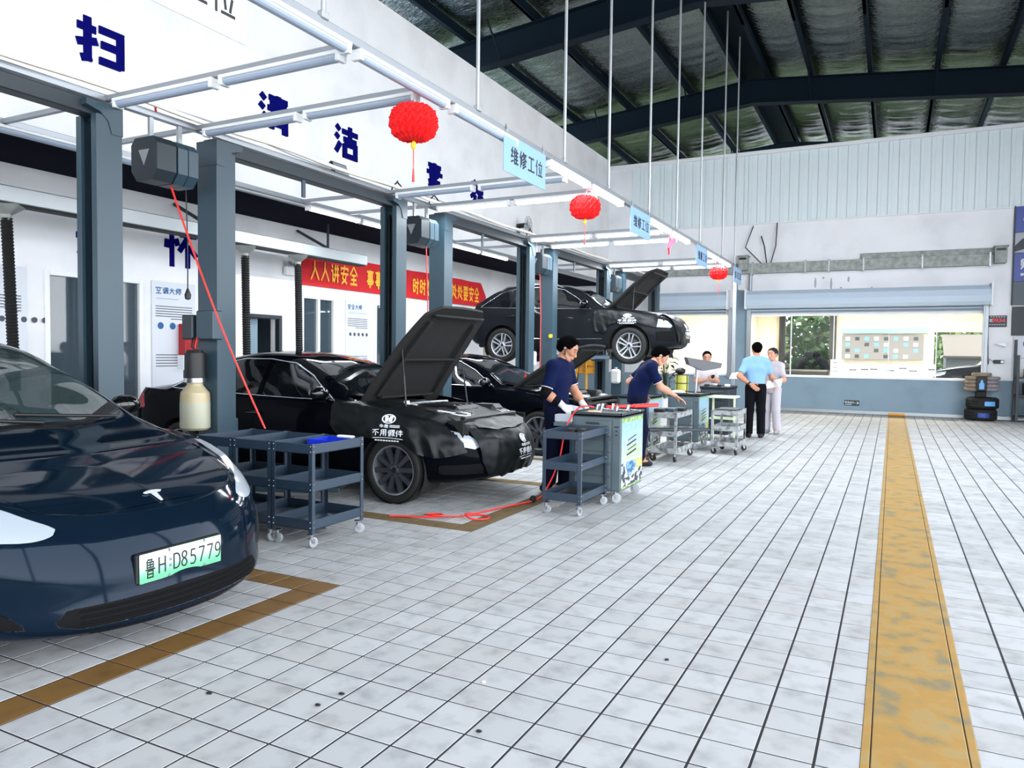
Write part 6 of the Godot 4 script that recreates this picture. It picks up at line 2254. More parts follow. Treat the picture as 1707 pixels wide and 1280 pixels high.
func cabinet(label: String, at: Vector3, sx: float, sz: float, H: float, graphic: bool, mat := "cabinet_grey") -> Node3D:
	var t := thing("tool_cabinet", label, "cabinet", at, 0.0, "rolling tool cabinets")
	var y0 := 0.125
	var b := MB.new()
	b.bb(Vector3(-sx * 0.5, y0, -sz * 0.5), Vector3(sx * 0.5, H - 0.04, sz * 0.5), 0.012)
	put("body", b, mat, t)
	var top := MB.new()
	top.bb(Vector3(-sx * 0.5 - 0.01, H - 0.05, -sz * 0.5 - 0.01), Vector3(sx * 0.5 + 0.01, H - 0.02, sz * 0.5 + 0.01), 0.006)
	for s in [-1.0, 1.0]:
		top.bb(Vector3(s * (sx * 0.5 + 0.01), H - 0.04, -sz * 0.5 - 0.01), Vector3(s * (sx * 0.5 + 0.002), H, sz * 0.5 + 0.01))
		top.bb(Vector3(-sx * 0.5 - 0.01, H - 0.04, s * (sz * 0.5 + 0.01)), Vector3(sx * 0.5 + 0.01, H, s * (sz * 0.5 + 0.002)))
	put("top_tray", top, "lift_dark", t)
	# front (towards the camera, +z) with a drawer and a shutter of slats
	var dr := MB.new()
	dr.bb(Vector3(-sx * 0.44, H - 0.24, sz * 0.5), Vector3(sx * 0.30, H - 0.08, sz * 0.5 + 0.012), 0.005)
	var dn := put("drawer", dr, mat, t)
	var hd := MB.new()
	hd.bb(Vector3(-sx * 0.2, H - 0.12, sz * 0.5 + 0.01), Vector3(sx * 0.08, H - 0.1, sz * 0.5 + 0.028), 0.005)
	put("drawer_handle", hd, "lift_dark", dn)
	for k in 4:
		var y := y0 + 0.03 + k * (H - 0.30 - y0) / 4.0
		var sl := MB.new()
		sl.bb(Vector3(-sx * 0.44, y, sz * 0.5), Vector3(sx * 0.30, y + (H - 0.34 - y0) / 4.0, sz * 0.5 + 0.01), 0.004)
		put("drawer", sl, mat, t)
	var ed := MB.new()
	ed.bb(Vector3(sx * 0.34, y0 + 0.01, sz * 0.5), Vector3(sx * 0.5, H - 0.06, sz * 0.5 + 0.008), 0.004)
	var en := put("edge_strip", ed, mat, t)
	for k in 3:
		var lk := MB.new()
		lk.box(Vector3(sx * 0.42, H - 0.14 - k * 0.04, sz * 0.5 + 0.009), Vector3(0.05 if k == 0 else 0.02, 0.012, 0.004))
		put("slot", lk, "ink", en)
	for a in [-1.0, 1.0]:
		for c in [-1.0, 1.0]: caster(t, Vector3(a * (sx * 0.5 - 0.07), 0, c * (sz * 0.5 - 0.07)), 0.05, a * 0.5 + c * 0.2, true)
	if graphic:
		# printed side panel: pale sky, a yellow tree, a blue engine, a green foot
		var x := sx * 0.5
		var pn := MB.new()
		pn.bb(Vector3(x, y0 + 0.02, -sz * 0.5 + 0.03), Vector3(x + 0.004, H - 0.06, sz * 0.5 - 0.03), 0.001)
		var pnl := put("printed_panel", pn, print_mat(), t)
		var lt := MB.new()
		for k in 2:
			var y := H - 0.34 - k * 0.1
			line_bars(lt, [V(0, 0), V(1, 0.12)], 0.06, flat_place(Vector3(x + 0.004, y, sz * 0.24), Vector3(0, 0, -sz * 0.4), Vector3(0, sz * 0.4, 0), Vector3(0.001, 0, 0)))
			line_bars(lt, [V(0.1, 0.16), V(1, 0.28)], 0.04, flat_place(Vector3(x + 0.004, y, sz * 0.24), Vector3(0, 0, -sz * 0.4), Vector3(0, sz * 0.4, 0), Vector3(0.001, 0, 0)))
		put("print_lines", lt, "ink", pnl)
	return t

var print_made: StandardMaterial3D
func print_mat() -> StandardMaterial3D:
	if print_made: return print_made
	var im := Image.create(128, 256, false, Image.FORMAT_RGB8)
	var fn := FastNoiseLite.new()
	fn.seed = 8
	fn.frequency = 0.045
	fn.fractal_octaves = 4
	for y in 256:
		for x in 128:
			var n := fn.get_noise_2d(x, y)
			var v := y / 256.0
			var u := x / 128.0
			var c := Color(0.62, 0.80, 0.90).lerp(Color(0.86, 0.92, 0.94), v * 1.6 + n * 0.4)
			if v > 0.50 and v < 0.82:
				var d := Vector2(u - 0.42, (v - 0.56) * 2.2).length()
				c = Color(0.86, 0.90, 0.90)
				if d < 0.24 + n * 0.12: c = Color(0.16, 0.40, 0.62).lerp(Color(0.55, 0.78, 0.88), clampf(n * 2.0 + 0.4, 0, 1))
				elif u > 0.55 and v < 0.62: c = Color(0.80, 0.76, 0.25).lerp(Color(0.9, 0.9, 0.7), clampf(0.5 + n, 0, 1))
				elif n > 0.02: c = Color(0.12, 0.17, 0.24)
			if v > 0.32 and v < 0.46 and u > 0.2 and u < 0.85 and fmod(v * 16.0, 1.0) < 0.6: c = c.lerp(Color(0.75, 0.85, 0.35), 0.6)
			if v >= 0.80: c = Color(0.45, 0.66, 0.28).lerp(Color(0.80, 0.90, 0.62), clampf(0.5 + n * 1.4, 0, 1))
			if v >= 0.83 and v < 0.93 and u > 0.15 and u < 0.9 and fmod(v * 26.0, 1.0) < 0.4: c = Color(0.93, 0.95, 0.9)
			im.set_pixel(x, y, c)
	print_made = M("side_print", Color(0.78, 0.78, 0.78), 0.45)
	print_made.albedo_texture = ImageTexture.create_from_image(im)
	print_made.uv1_triplanar = true
	# on the panel's +x side the pattern spans 0.7 m of z and 0.9 m of y
	print_made.uv1_scale = Vector3(1, 1.0 / 0.82, 1.0 / 0.70)
	print_made.uv1_offset = Vector3(0, 0.0, 0.5)
	return print_made

func build_trolleys() -> void:
	M("trolley_navy", Color(0.14, 0.20, 0.26), 0.4)
	tri_tex(M("trolley_worn", Color(0.60, 0.62, 0.63), 0.55), noise_tex(0.03, [[0.0, Color(0.5, 0.48, 0.46)], [0.3, Color(0.72, 0.71, 0.70)], [0.5, Color(0.92, 0.92, 0.92)], [1.0, Color(1, 1, 1)]], 256, 4, 31), 0.9)
	M("cabinet_grey", Color(0.29, 0.345, 0.37), 0.45)
	M("tyre_grey", Color(0.55, 0.57, 0.58), 0.5)
	M("bin_blue", Color(0.02, 0.16, 0.72), 0.4)
	# three dark trolleys side by side in front of the second lift
	var xs := [-4.095, -4.515, -4.935]
	for k in 3:
		cart("tool_trolley", ["dark blue grey trolley nearest the aisle, blue bin in its top tray", "dark blue grey trolley in the middle of the row of three", "dark blue grey trolley behind the navy car's far headlight"][k], Vector3(xs[k], 0, -4.66), 0.41, 0.62, 0.80, "trolley_navy", [0.14, 0.43, 0.72], true, "three dark trolleys in a row")
	var bn := MB.new()
	bn.bb(Vector3(-4.02, 0.726, -4.72), Vector3(-3.90, 0.73, -4.96))
	bn.bb(Vector3(-4.25, 0.726, -4.96), Vector3(-3.90, 0.785, -4.955))
	bn.bb(Vector3(-4.25, 0.726, -4.70), Vector3(-4.245, 0.785, -4.955))
	bn.bb(Vector3(-3.905, 0.726, -4.70), Vector3(-3.90, 0.785, -4.955))
	bn.bb(Vector3(-4.25, 0.726, -4.70), Vector3(-3.90, 0.785, -4.695))
	bn.bb(Vector3(-4.25, 0.726, -4.955), Vector3(-3.90, 0.731, -4.70))
	tag(put("parts_bin", bn, "bin_blue"), "shallow bright blue bin in the top tray of the nearest trolley", "bin")
	var gl := MB.new()
	gl.box(Vector3(-4.02, 0.80, -4.90), Vector3(0.16, 0.02, 0.05), 0.008)
	tag(put("white_tool", gl, "white_plastic"), "small white tool lying across the blue bin", "tool")
	# trolley in front of the gloved mechanic
	cart("tool_trolley", "dark blue grey trolley standing before the gloved mechanic", Vector3(-2.725, 0, -6.77), 0.39, 0.70, 0.79, "trolley_navy", [0.13, 0.42, 0.71], true)
	for k in 2:
		var tl := MB.new()
		tl.box(Vector3(-2.80 + k * 0.12, 0.745, -6.85), Vector3(0.09, 0.06, 0.14), 0.015)
		tag(put("tool_case", tl, "black_plastic"), ["left black tool case in the top tray before the gloved mechanic", "right black tool case in the top tray before the gloved mechanic"][k], "case")
	var c2 := MB.new()
	c2.box(Vector3(-2.72, 0.16, -6.7), Vector3(0.24, 0.05, 0.4), 0.02)
	tag(put("dark_mat", c2, "black_plastic"), "black mat in the bottom tray of the trolley before the gloved mechanic", "mat")
	cabinet("grey tool cabinet with printed side panel beside the gloved mechanic", Vector3(-2.66, 0, -7.53), 0.52, 0.76, 0.92, true)
	var rb := MB.new()
	rb.bar(Vector3(-2.72, 0.945, -7.62), Vector3(-2.36, 0.955, -7.98), 0.03, 0.03, Vector3.UP, 0.008)
	rb.bar(Vector3(-2.50, 0.95, -7.84), Vector3(-2.28, 0.96, -8.06), 0.05, 0.04, Vector3.UP, 0.01)
	tag(put("red_jack_handle", rb, "hose_red"), "red handle lying across the printed cabinet's far corner", "tool")
	for k in 5:
		var sk := MB.new()
		var p := Vector3(-2.84 + k * 0.085, 0.91, -7.66 + (k % 2) * 0.1)
		sk.cyl(p, p + Vector3(0.01, 0.05 + 0.01 * (k % 3), 0), 0.022, 0.018, 10)
		sk.cyl(p + Vector3(0.03, 0.012, 0.03), p + Vector3(0.16, 0.012, 0.06), 0.008, 0.008, 8)
		tag(put("socket_tool", sk, "steel"), "%s chrome socket tool from the left, on the printed cabinet's top" % ["first", "second", "third", "fourth", "fifth"][k], "tool")
	var bx := MB.new()
	bx.box(Vector3(-2.70, 0.88, -7.20), Vector3(0.13, 0.10, 0.06), 0.004)
	tag(put("paper_box", bx, M("orange_paper", Color(0.92, 0.72, 0.55), 0.6)), "small orange and white paper box on the near edge of the printed cabinet", "box")
	var bt := MB.new()
	bt.box(Vector3(-3.02, 0.84, -7.2), Vector3(0.2, 0.08, 0.12), 0.01)
	tag(put("battery_box", bt, "poster_grey"), "grey box under the mechanic's gloved hands", "box")
	var bs := MB.new()
	bs.bb(Vector3(-3.12, 0.76, -7.28), Vector3(-2.92, 0.80, -7.12), 0.004)
	bs.bb(Vector3(-2.95, 0.5, -7.24), Vector3(-2.90, 0.8, -7.16), 0.004)
	tag(put("side_shelf", bs, "cabinet_grey"), "small folding shelf on the side of the printed cabinet", "shelf")
	# hose on the floor, from the far trolley round to the gloved mechanic's trolley
	var hp := []
	var key := [Vector3(-4.05, 0.012, -5.55), Vector3(-3.9, 0.012, -5.62), Vector3(-3.72, 0.012, -5.68), Vector3(-3.62, 0.014, -5.78), Vector3(-3.70, 0.014, -5.84), Vector3(-3.80, 0.014, -5.76), Vector3(-3.66, 0.03, -5.70), Vector3(-3.5, 0.012, -5.85), Vector3(-3.40, 0.012, -5.98), Vector3(-3.26, 0.012, -5.98), Vector3(-3.22, 0.012, -5.88), Vector3(-3.32, 0.014, -5.80), Vector3(-3.44, 0.03, -5.88), Vector3(-3.42, 0.012, -6.05), Vector3(-3.36, 0.012, -6.3), Vector3(-3.28, 0.012, -6.6), Vector3(-3.20, 0.02, -6.86), Vector3(-3.14, 0.10, -6.98), Vector3(-3.02, 0.40, -7.04), Vector3(-2.96, 0.75, -7.08), Vector3(-2.85, 0.96, -7.16), Vector3(-2.70, 0.96, -7.26)]
	for i in key.size() - 1:
		for s in 5: hp.append(key[i].cubic_interpolate(key[i + 1], key[maxi(i - 1, 0)], key[mini(i + 2, key.size() - 1)], s / 5.0))
	var ho := MB.new()
	ho.tube(hp, 0.008, 7)
	var hose := put("air_hose", ho, "hose_red")
	tag(hose, "red air hose coiled on the tiles and rising behind the gloved mechanic's trolley", "hose")
	var kn := MB.new()
	kn.ball(Vector3(-3.21, 0.035, -6.84), Vector3(0.035, 0.035, 0.035), 12)
	put("stop_ball", kn, "rubber", hose)
	# worn pale trolleys and cabinets farther back
	cart("worn_trolley", "worn pale grey trolley with a long bar on its middle tray", Vector3(-2.86, 0, -10.85), 0.38, 0.92, 0.70, "trolley_worn", [0.12, 0.36, 0.62], false, "worn pale trolleys")
	var lb := MB.new()
	lb.bar(Vector3(-3.05, 0.455, -10.3), Vector3(-2.35, 0.435, -11.0), 0.05, 0.05, Vector3.UP, 0.01)
	tag(put("long_bar", lb, "lift_dark"), "long dark bar laid across the worn trolley's middle tray", "bar")
	for k in 3:
		var tl := MB.new()
		tl.box(Vector3(-2.95 + k * 0.1, 0.72, -10.6 - k * 0.15), Vector3(0.16, 0.05, 0.26 - k * 0.05), 0.012)
		tag(put("tool_tray", tl, ["black_plastic", "lift_paint", "black_plastic"][k]), ["first", "second", "third"][k] + " dark tool tray from the front on the worn trolley's top", "tool tray")
	cabinet("grey tool cabinet with printed side under the yellow oil tank", Vector3(-2.98, 0, -12.35), 0.50, 0.76, 0.90, true)
	cart("worn_trolley", "worn pale grey trolley standing nearest the man in the blue shirt", Vector3(-2.26, 0, -12.0), 0.40, 0.72, 0.68, "trolley_worn", [0.12, 0.36, 0.60], false, "worn pale trolleys")
	cabinet("dark grey tool cabinet beside the man in the blue shirt", Vector3(-2.78, 0, -13.75), 0.50, 0.72, 0.97, false, "lift_dark")
	cabinet("grey tool cabinet with printed side behind the leaning mechanic", Vector3(-3.45, 0, -11.2), 0.46, 0.7, 0.9, true)
	var lid := MB.new()
	lid.box(Vector3(-2.52, 0.82, -12.9), Vector3(0.44, 0.03, 0.5), 0.008)
	for s in [-1.0, 1.0]: lid.bb(Vector3(-2.52 + s * 0.19, 0.0, -12.9 - 0.02), Vector3(-2.52 + s * 0.16, 0.81, -12.9 + 0.02))
	lid.bb(Vector3(-2.72, 0.45, -13.1), Vector3(-2.32, 0.47, -12.7))
	tag(put("side_table", lid, M("pale_green", Color(0.80, 0.84, 0.72), 0.5)), "small table with a pale green top between the worn trolley and the dark cabinet", "table")
	for k in 4:
		var tl := MB.new()
		tl.box(Vector3(-2.95 + k * 0.11, 0.985, -13.55 - (k % 2) * 0.15), Vector3(0.08, 0.04, 0.12), 0.01)
		tag(put("small_part", tl, ["ink", "steel", "black_plastic", "white_plastic"][k]), ["black", "chrome", "dark rubber", "white"][k] + " small part on top of the dark cabinet by the blue shirted man", "part")
	var ws := MB.new()
	ws.box(Vector3(-2.24, 0.685, -11.95), Vector3(0.3, 0.02, 0.5), 0.006)
	tag(put("dark_tray", ws, "lift_dark"), "dark tray on top of the worn trolley nearest the man in the blue shirt", "tray")
	# oil tank and folding lamp hood on the cabinet
	var ot := thing("oil_tank", "yellowish clear oil tank with black bars on the grey cabinet", "tank", Vector3(-3.12, 0.89, -12.42))
	var o1 := MB.new()
	o1.cyl(Vector3(0, 0, 0), Vector3(0, 0.3, 0), 0.11, -1, 20)
	put("tank", o1, M("oil_yellow", Color(0.62, 0.62, 0.25), 0.2), ot)
	for y in [0.02, 0.15, 0.29]:
		var o2 := MB.new()
		o2.cyl(Vector3(0, y, 0), Vector3(0, y + 0.015, 0), 0.115, -1, 20)
		put("band", o2, "black_plastic", ot)
	for k in 4:
		var o3 := MB.new()
		var a := TAU * k / 4.0 + 0.5
		o3.cyl(Vector3(cos(a) * 0.114, 0, sin(a) * 0.114), Vector3(cos(a) * 0.114, 0.3, sin(a) * 0.114), 0.006, -1, 6)
		put("bar", o3, "black_plastic", ot)
	var o4 := MB.new()
	o4.ball(Vector3(-0.03, 0.36, 0), Vector3(0.09, 0.06, 0.08), 12)
	put("black_cap", o4, "black_plastic", ot)
	var o5 := MB.new()
	o5.tube([Vector3(-0.2, 0.0, 0.05), Vector3(-0.2, 0.2, 0.05), Vector3(-0.14, 0.32, 0.02), Vector3(-0.04, 0.36, 0)], 0.012, 6)
	put("pipe", o5, "lift_dark", ot)
	var rg := MB.new()
	rg.ball(Vector3(-3.10, 0.915, -12.1), Vector3(0.12, 0.03, 0.07), 12)
	tag(put("rag", rg, "white_plastic"), "crumpled white rag on the cabinet in front of the oil tank", "rag")
	var hs := thing("oil_funnel", "tilted dark grey oil tray on a pole in front of the woman", "oil drain", Vector3(-2.92, 0.89, -12.55))
	var h1 := MB.new()
	h1.cyl(Vector3(0, 0, 0), Vector3(0.02, 0.42, 0), 0.018, -1, 10)
	put("pole", h1, "steel", hs)
	var h2 := MB.new()
	h2.prism([V(-0.30, 0.17), V(0.27, 0.08), V(0.25, 0.0), V(-0.02, -0.05), V(-0.26, 0.05)], Transform3D(Basis(Vector3.UP, 0.4), Vector3(0.05, 0.42, -0.18)), 0.36)
	put("tray", h2, "steel_dull", hs)
	# debris on the tiles
	var dp := [Vector3(-2.62, 0, -2.28), Vector3(-2.11, 0, -2.55), Vector3(-2.13, 0, -2.42), Vector3(-1.42, 0, -2.55), Vector3(-0.95, 0, -3.6), Vector3(-1.62, 0, -2.95)]
	for k in dp.size():
		var d := MB.new()
		d.ball(dp[k] + Vector3(0, 0.004, 0), Vector3(0.018 - k * 0.0015, 0.005, 0.010), 8)
		tag(put("debris", d, "ink" if k != 5 else "white_plastic"), ["largest dark crumb on the tiles before the navy car's plate", "long dark crumb on a tile before the navy car", "tiny dark crumb behind the long one", "dark crumb on a joint in the foreground tiles", "small dark crumb near the middle of the aisle", "white paper scrap on a foreground tile"][k], "debris")

# ==================================================================== people
# A body is a field of tapered bones joined by a smooth minimum and meshed with surface nets.
# bone: [a, b, ra, rb, flatten axis or null, factor, flat_end]
func bone(a: Vector3, b: Vector3, ra: float, rb: float, axis := Vector3.ZERO, factor := 1.0, flat_end := false) -> Array:
	return [a, b, ra, rb, axis, factor, flat_end]

func field(p: Vector3, bones: Array, k: float, planes: Array) -> float:
	var d := 1e3
	for q in bones:
		var a: Vector3 = q[0]
		var ab: Vector3 = q[1] - a
		var r := p - a
		if q[5] != 1.0: r += q[4] * (r.dot(q[4]) * (q[5] - 1.0))
		var l2 := ab.length_squared()
		var t0 := r.dot(ab) / l2 if l2 > 1e-9 else 0.0
		var t := clampf(t0, 0.0, 1.0)
		var e: float
		if q[6] and t0 > 1.0: e = maxf((r - ab * t0).length() - q[3], (t0 - 1.0) * sqrt(l2))
		else: e = (r - ab * t).length() - lerpf(q[2], q[3], t)
		var h := maxf(k - absf(d - e), 0.0) / k
		d = minf(d, e) - h * h * k * 0.25
	for q in planes: d = maxf(d, q[0].dot(p) - q[1])
	return d

func nets(mb: MB, bones: Array, k: float, cell: float, planes := []) -> void:
	var B := 6
	var bs := cell * B
	var blocks := {}
	for q in bones:
		var r: float = maxf(q[2], q[3]) + k * 0.5 + cell
		var lo: Vector3 = q[0].min(q[1]) - Vector3.ONE * r
		var hi: Vector3 = q[0].max(q[1]) + Vector3.ONE * r
		for x in range(floori(lo.x / bs), floori(hi.x / bs) + 1):
			for y in range(floori(lo.y / bs), floori(hi.y / bs) + 1):
				for z in range(floori(lo.z / bs), floori(hi.z / bs) + 1):
					var key := Vector3i(x, y, z)
					if not blocks.has(key): blocks[key] = []
					blocks[key].append(q)
	var verts := {}
	var edges := []
	var half := bs * 0.87 + cell
	var W := B + 2
	for key in blocks:
		var use: Array = blocks[key]
		var o := Vector3(key) * bs
		if absf(field(o + Vector3.ONE * bs * 0.5, use, k, [])) > half * 1.08: continue
		var val := PackedFloat32Array()
		val.resize(W * W * W)
		var some := 0
		for x in W:
			for y in W:
				for z in W:
					var f := field(o + Vector3(x, y, z) * cell, use, k, planes)
					val[(x * W + y) * W + z] = f
					if f < 0.0: some += 1
		if some == 0 or some == W * W * W: continue
		for x in B + 1:
			for y in B + 1:
				for z in B + 1:
					var i0 := (x * W + y) * W + z
					var own := x < B and y < B and z < B
					var c := [val[i0], val[i0 + 1], val[i0 + W], val[i0 + W + 1], val[i0 + W * W], val[i0 + W * W + 1], val[i0 + W * W + W], val[i0 + W * W + W + 1]]
					var neg := 0
					for e in c:
						if e < 0.0: neg += 1
					if neg == 0 or neg == 8: continue
					var at: Vector3i = key * B + Vector3i(x, y, z)
					if not verts.has(at):
						var sum := Vector3()
						var n := 0
						for e in [[0, 1], [2, 3], [4, 5], [6, 7], [0, 2], [1, 3], [4, 6], [5, 7], [0, 4], [1, 5], [2, 6], [3, 7]]:
							var fa: float = c[e[0]]
							var fb: float = c[e[1]]
							if (fa < 0.0) == (fb < 0.0): continue
							var t := fa / (fa - fb)
							var pa := Vector3(e[0] >> 2, (e[0] >> 1) & 1, e[0] & 1)
							var pb := Vector3(e[1] >> 2, (e[1] >> 1) & 1, e[1] & 1)
							sum += pa.lerp(pb, t)
							n += 1
						verts[at] = (Vector3(at) + sum / n) * cell
					if own:
						if (c[0] < 0.0) != (c[4] < 0.0): edges.append([at, 0, c[0] < 0.0])
						if (c[0] < 0.0) != (c[2] < 0.0): edges.append([at, 1, c[0] < 0.0])
						if (c[0] < 0.0) != (c[1] < 0.0): edges.append([at, 2, c[0] < 0.0])
	var nrm := {}
	var quads := []
	for e in edges:
		var at: Vector3i = e[0]
		var u := Vector3i(0, 1, 0) if e[1] == 0 else (Vector3i(0, 0, 1) if e[1] == 1 else Vector3i(1, 0, 0))
		var w := Vector3i(0, 0, 1) if e[1] == 0 else (Vector3i(1, 0, 0) if e[1] == 1 else Vector3i(0, 1, 0))
		var q := [at - u - w, at - w, at, at - u]
		var ok := true
		for c in q:
			if not verts.has(c): ok = false
		if not ok: continue
		var n: Vector3 = (verts[q[2]] - verts[q[0]]).cross(verts[q[3]] - verts[q[1]])
		var out := Vector3.RIGHT if e[1] == 0 else (Vector3.UP if e[1] == 1 else Vector3.BACK)
		if not e[2]: out = -out
		if n.dot(out) < 0.0: n = -n
		for c in q: nrm[c] = nrm.get(c, Vector3()) + n
		quads.append(q)
	for q in quads:
		var m := []
		for c in q: m.append(nrm[c].normalized())
		mb.tri(verts[q[0]], verts[q[1]], verts[q[2]], m[0], m[1], m[2])
		mb.tri(verts[q[0]], verts[q[2]], verts[q[3]], m[0], m[2], m[3])

# hand: wrist point, direction to the knuckles, palm normal (the side the fingers curl to), thumb side
func hand_bones(w: Vector3, dir: Vector3, palm: Vector3, thumb: Vector3, curl: float, s := 1.0) -> Array:
	dir = dir.normalized()
	palm = (palm - dir * palm.dot(dir)).normalized()
	thumb = (thumb - dir * thumb.dot(dir) - palm * thumb.dot(palm)).normalized()
	var o := []
	var kn := w + dir * 0.09 * s
	for i in 4:
		var off := thumb * (0.030 - i * 0.020) * s
		o.append(bone(w + dir * 0.015 * s + off * 0.7, kn + off, 0.017 * s, 0.0125 * s, palm, 1.15))
		var l: float = [0.038, 0.043, 0.039, 0.030][i] * s
		var d := dir
		var p := kn + off
		for k in 3:
			d = (d + palm * curl * (0.5 + 0.35 * k) + thumb * (0.06 - 0.04 * i) * 0.5).normalized()
			var e: Vector3 = p + d * l * [1.0, 0.68, 0.55][k]
			o.append(bone(p, e, (0.0092 - 0.0007 * k) * s, (0.0085 - 0.0008 * k) * s))
			p = e
	var tb := w + dir * 0.02 * s + thumb * 0.03 * s + palm * 0.005
	var t1 := tb + (dir * 0.6 + thumb * 0.75 + palm * 0.25).normalized() * 0.042 * s
	var t2 := t1 + (dir * 0.9 + thumb * 0.25 + palm * 0.3).normalized() * 0.032 * s
	var t3 := t2 + (dir * 0.9 - thumb * 0.1 + palm * 0.4).normalized() * 0.026 * s
	o.append(bone(tb, t1, 0.014 * s, 0.011 * s))
	o.append(bone(t1, t2, 0.0105 * s, 0.0095 * s))
	o.append(bone(t2, t3, 0.0095 * s, 0.008 * s))
	return o

# the pose: a dictionary of joints in the figure's own axes (x forwards, y up, z to its right)
func person(label: String, at: Vector3, turn: float, j: Dictionary, look: Dictionary) -> Node3D:
	var root := thing("person", label, "person", at, turn)
	var fine: float = look.get("fine", 1.0)
	var cell := 0.012 * fine
	var slim: float = look.get("slim", 1.0)
	var Zx := Vector3(1, 0, 0)
	var body := []
	var hip: Vector3 = j.hip
	var chest: Vector3 = j.chest
	var neck: Vector3 = j.neck
	var hc: Vector3 = j.head
	var hb: Basis = (j.head_basis as Basis).scaled_local(Vector3.ONE * 1.07)
	var hs := 1.07
	var fw: Basis = j.get("chest_basis", Basis())
	body.append(bone(hip + Vector3(0, 0, -0.055), hip + Vector3(0, 0, 0.055), 0.105 * slim, 0.105 * slim, fw.x, 1.1))
	body.append(bone(hip + Vector3(0, 0.02, 0), chest, 0.118 * slim, 0.125 * slim, fw.x, 1.15))
	for s in [-1.0, 1.0]:
		body.append(bone(hip + Vector3(0, 0.1, s * 0.045), chest + fw.z * s * 0.085, 0.085 * slim, 0.108 * slim, fw.x, 1.12))
		body.append(bone(chest + fw.z * s * 0.07, neck + fw.z * s * 0.09 + Vector3(0, -0.06, 0), 0.108 * slim, 0.075 * slim, fw.x, 1.15))
		body.append(bone(neck + Vector3(0, -0.02, 0), (j.sh_r if s > 0 else j.sh_l) + Vector3(0, 0.012, 0), 0.055, 0.055))
	body.append(bone(neck + Vector3(0, -0.05, 0), hc + hb * Vector3(-0.012, -0.06, 0), 0.062, 0.054))
	var limbs := []
	for s in ["r", "l"]:
		var sg: float = 1.0 if s == "r" else -1.0
		var hp: Vector3 = hip + Vector3(0, -0.03, sg * 0.09)
		limbs.append(bone(hp, j["kn_" + s], 0.088 * slim, 0.058))
		limbs.append(bone(j["kn_" + s], j["an_" + s], 0.057, 0.040))
		limbs.append(bone(j["an_" + s], j["an_" + s] + j["ft_" + s] * 0.14 + Vector3(0, -0.045, 0), 0.040, 0.030))
		limbs.append(bone(j["sh_" + s], j["el_" + s], 0.053 * slim, 0.041 * slim))
		limbs.append(bone(j["el_" + s], j["el_" + s].lerp(j["wr_" + s], 0.35), 0.041 * slim, 0.042 * slim))
		limbs.append(bone(j["el_" + s].lerp(j["wr_" + s], 0.35), j["wr_" + s], 0.042 * slim, 0.027))
	var all := body + limbs
	var bm := MB.new()
	nets(bm, all, 0.05, cell)
	# head with a face
	var H := []
	for q in [[-0.03, 0.035, 0, 0.02, 0.03, 0, 0.084, 0.078], [-0.055, 0.0, 0, -0.045, 0.05, 0, 0.06, 0.06], [0.03, -0.005, 0, 0.038, -0.055, 0, 0.062, 0.044], [0.05, -0.088, 0, 0.062, -0.092, 0, 0.022, 0.02],
			[0.086, 0.012, 0, 0.106, -0.03, 0, 0.009, 0.0125], [0.098, -0.036, -0.009, 0.098, -0.036, 0.009, 0.008, 0.008], [0.078, 0.034, -0.03, 0.078, 0.034, 0.03, 0.012, 0.012], [0.086, -0.058, -0.014, 0.086, -0.058, 0.014, 0.0085, 0.0085], [0.084, -0.068, -0.012, 0.084, -0.068, 0.012, 0.009, 0.009]]:
		H.append(bone(hc + hb * Vector3(q[0], q[1], q[2]), hc + hb * Vector3(q[3], q[4], q[5]), q[6] * hs, q[7] * hs, hb.z.normalized(), 1.06))
	for s in [-1.0, 1.0]:
		H.append(bone(hc + hb * Vector3(-0.005, -0.035, s * 0.052), hc + hb * Vector3(0.05, -0.085, s * 0.022), 0.0235, 0.0215))
		H.append(bone(hc + hb * Vector3(0.06, -0.012, s * 0.036), hc + hb * Vector3(0.064, -0.02, s * 0.034), 0.020, 0.020))
		H.append(bone(hc + hb * Vector3(-0.008, 0.012, s * 0.079), hc + hb * Vector3(0.0, -0.03, s * 0.076), 0.013, 0.009, hb.z.normalized(), 1.7))
	nets(bm, H, 0.016, 0.0042 * fine)
	# hands
	var gl := MB.new()
	for s in ["r", "l"]:
		var sg: float = 1.0 if s == "r" else -1.0
		var hd: Array = j["hand_" + s]          # direction, palm normal, thumb side, curl
		nets(gl if look.has("gloves") else bm, hand_bones(j["wr_" + s], hd[0], hd[1], hd[2], hd[3], 1.08 if look.has("gloves") else 1.0), 0.012, 0.0042 * fine)
		if look.has("gloves"):
			nets(gl, [bone(j["wr_" + s] - hd[0].normalized() * 0.05, j["wr_" + s] + hd[0].normalized() * 0.02, 0.037, 0.032, Vector3.ZERO, 1.0, false)], 0.01, 0.006)
	var bnode := put("body", bm, look.skin, root)
	if look.has("gloves"): put("gloves", gl, look.gloves, root)
	# shirt
	var sb := []
	for q in body.slice(0, 8): sb.append(bone(q[0], q[1], q[2] + 0.016, q[3] + 0.016, q[4], q[5]))
	sb.append(bone(hip + Vector3(0, 0.16, 0), hip + Vector3(0, look.get("hem", -0.02), 0), 0.135 * slim, 0.15 * slim, fw.x, 1.12, true))
	sb.append(bone(neck + Vector3(0, -0.06, 0), neck + Vector3(0.005, 0.012, 0), 0.085, 0.068, Vector3.ZERO, 1.0, true))
	for s in ["r", "l"]:
		var sl: float = look.get("sleeve_" + s, 0.75)
		sb.append(bone(j["sh_" + s] + Vector3(0, 0.005, 0), j["sh_" + s].lerp(j["el_" + s], minf(sl, 1.0)), 0.064 * slim, 0.064 * slim, Vector3.ZERO, 1.0, true))
	var hemy: float = hip.y + look.get("hem", -0.02)
	var sm := MB.new()
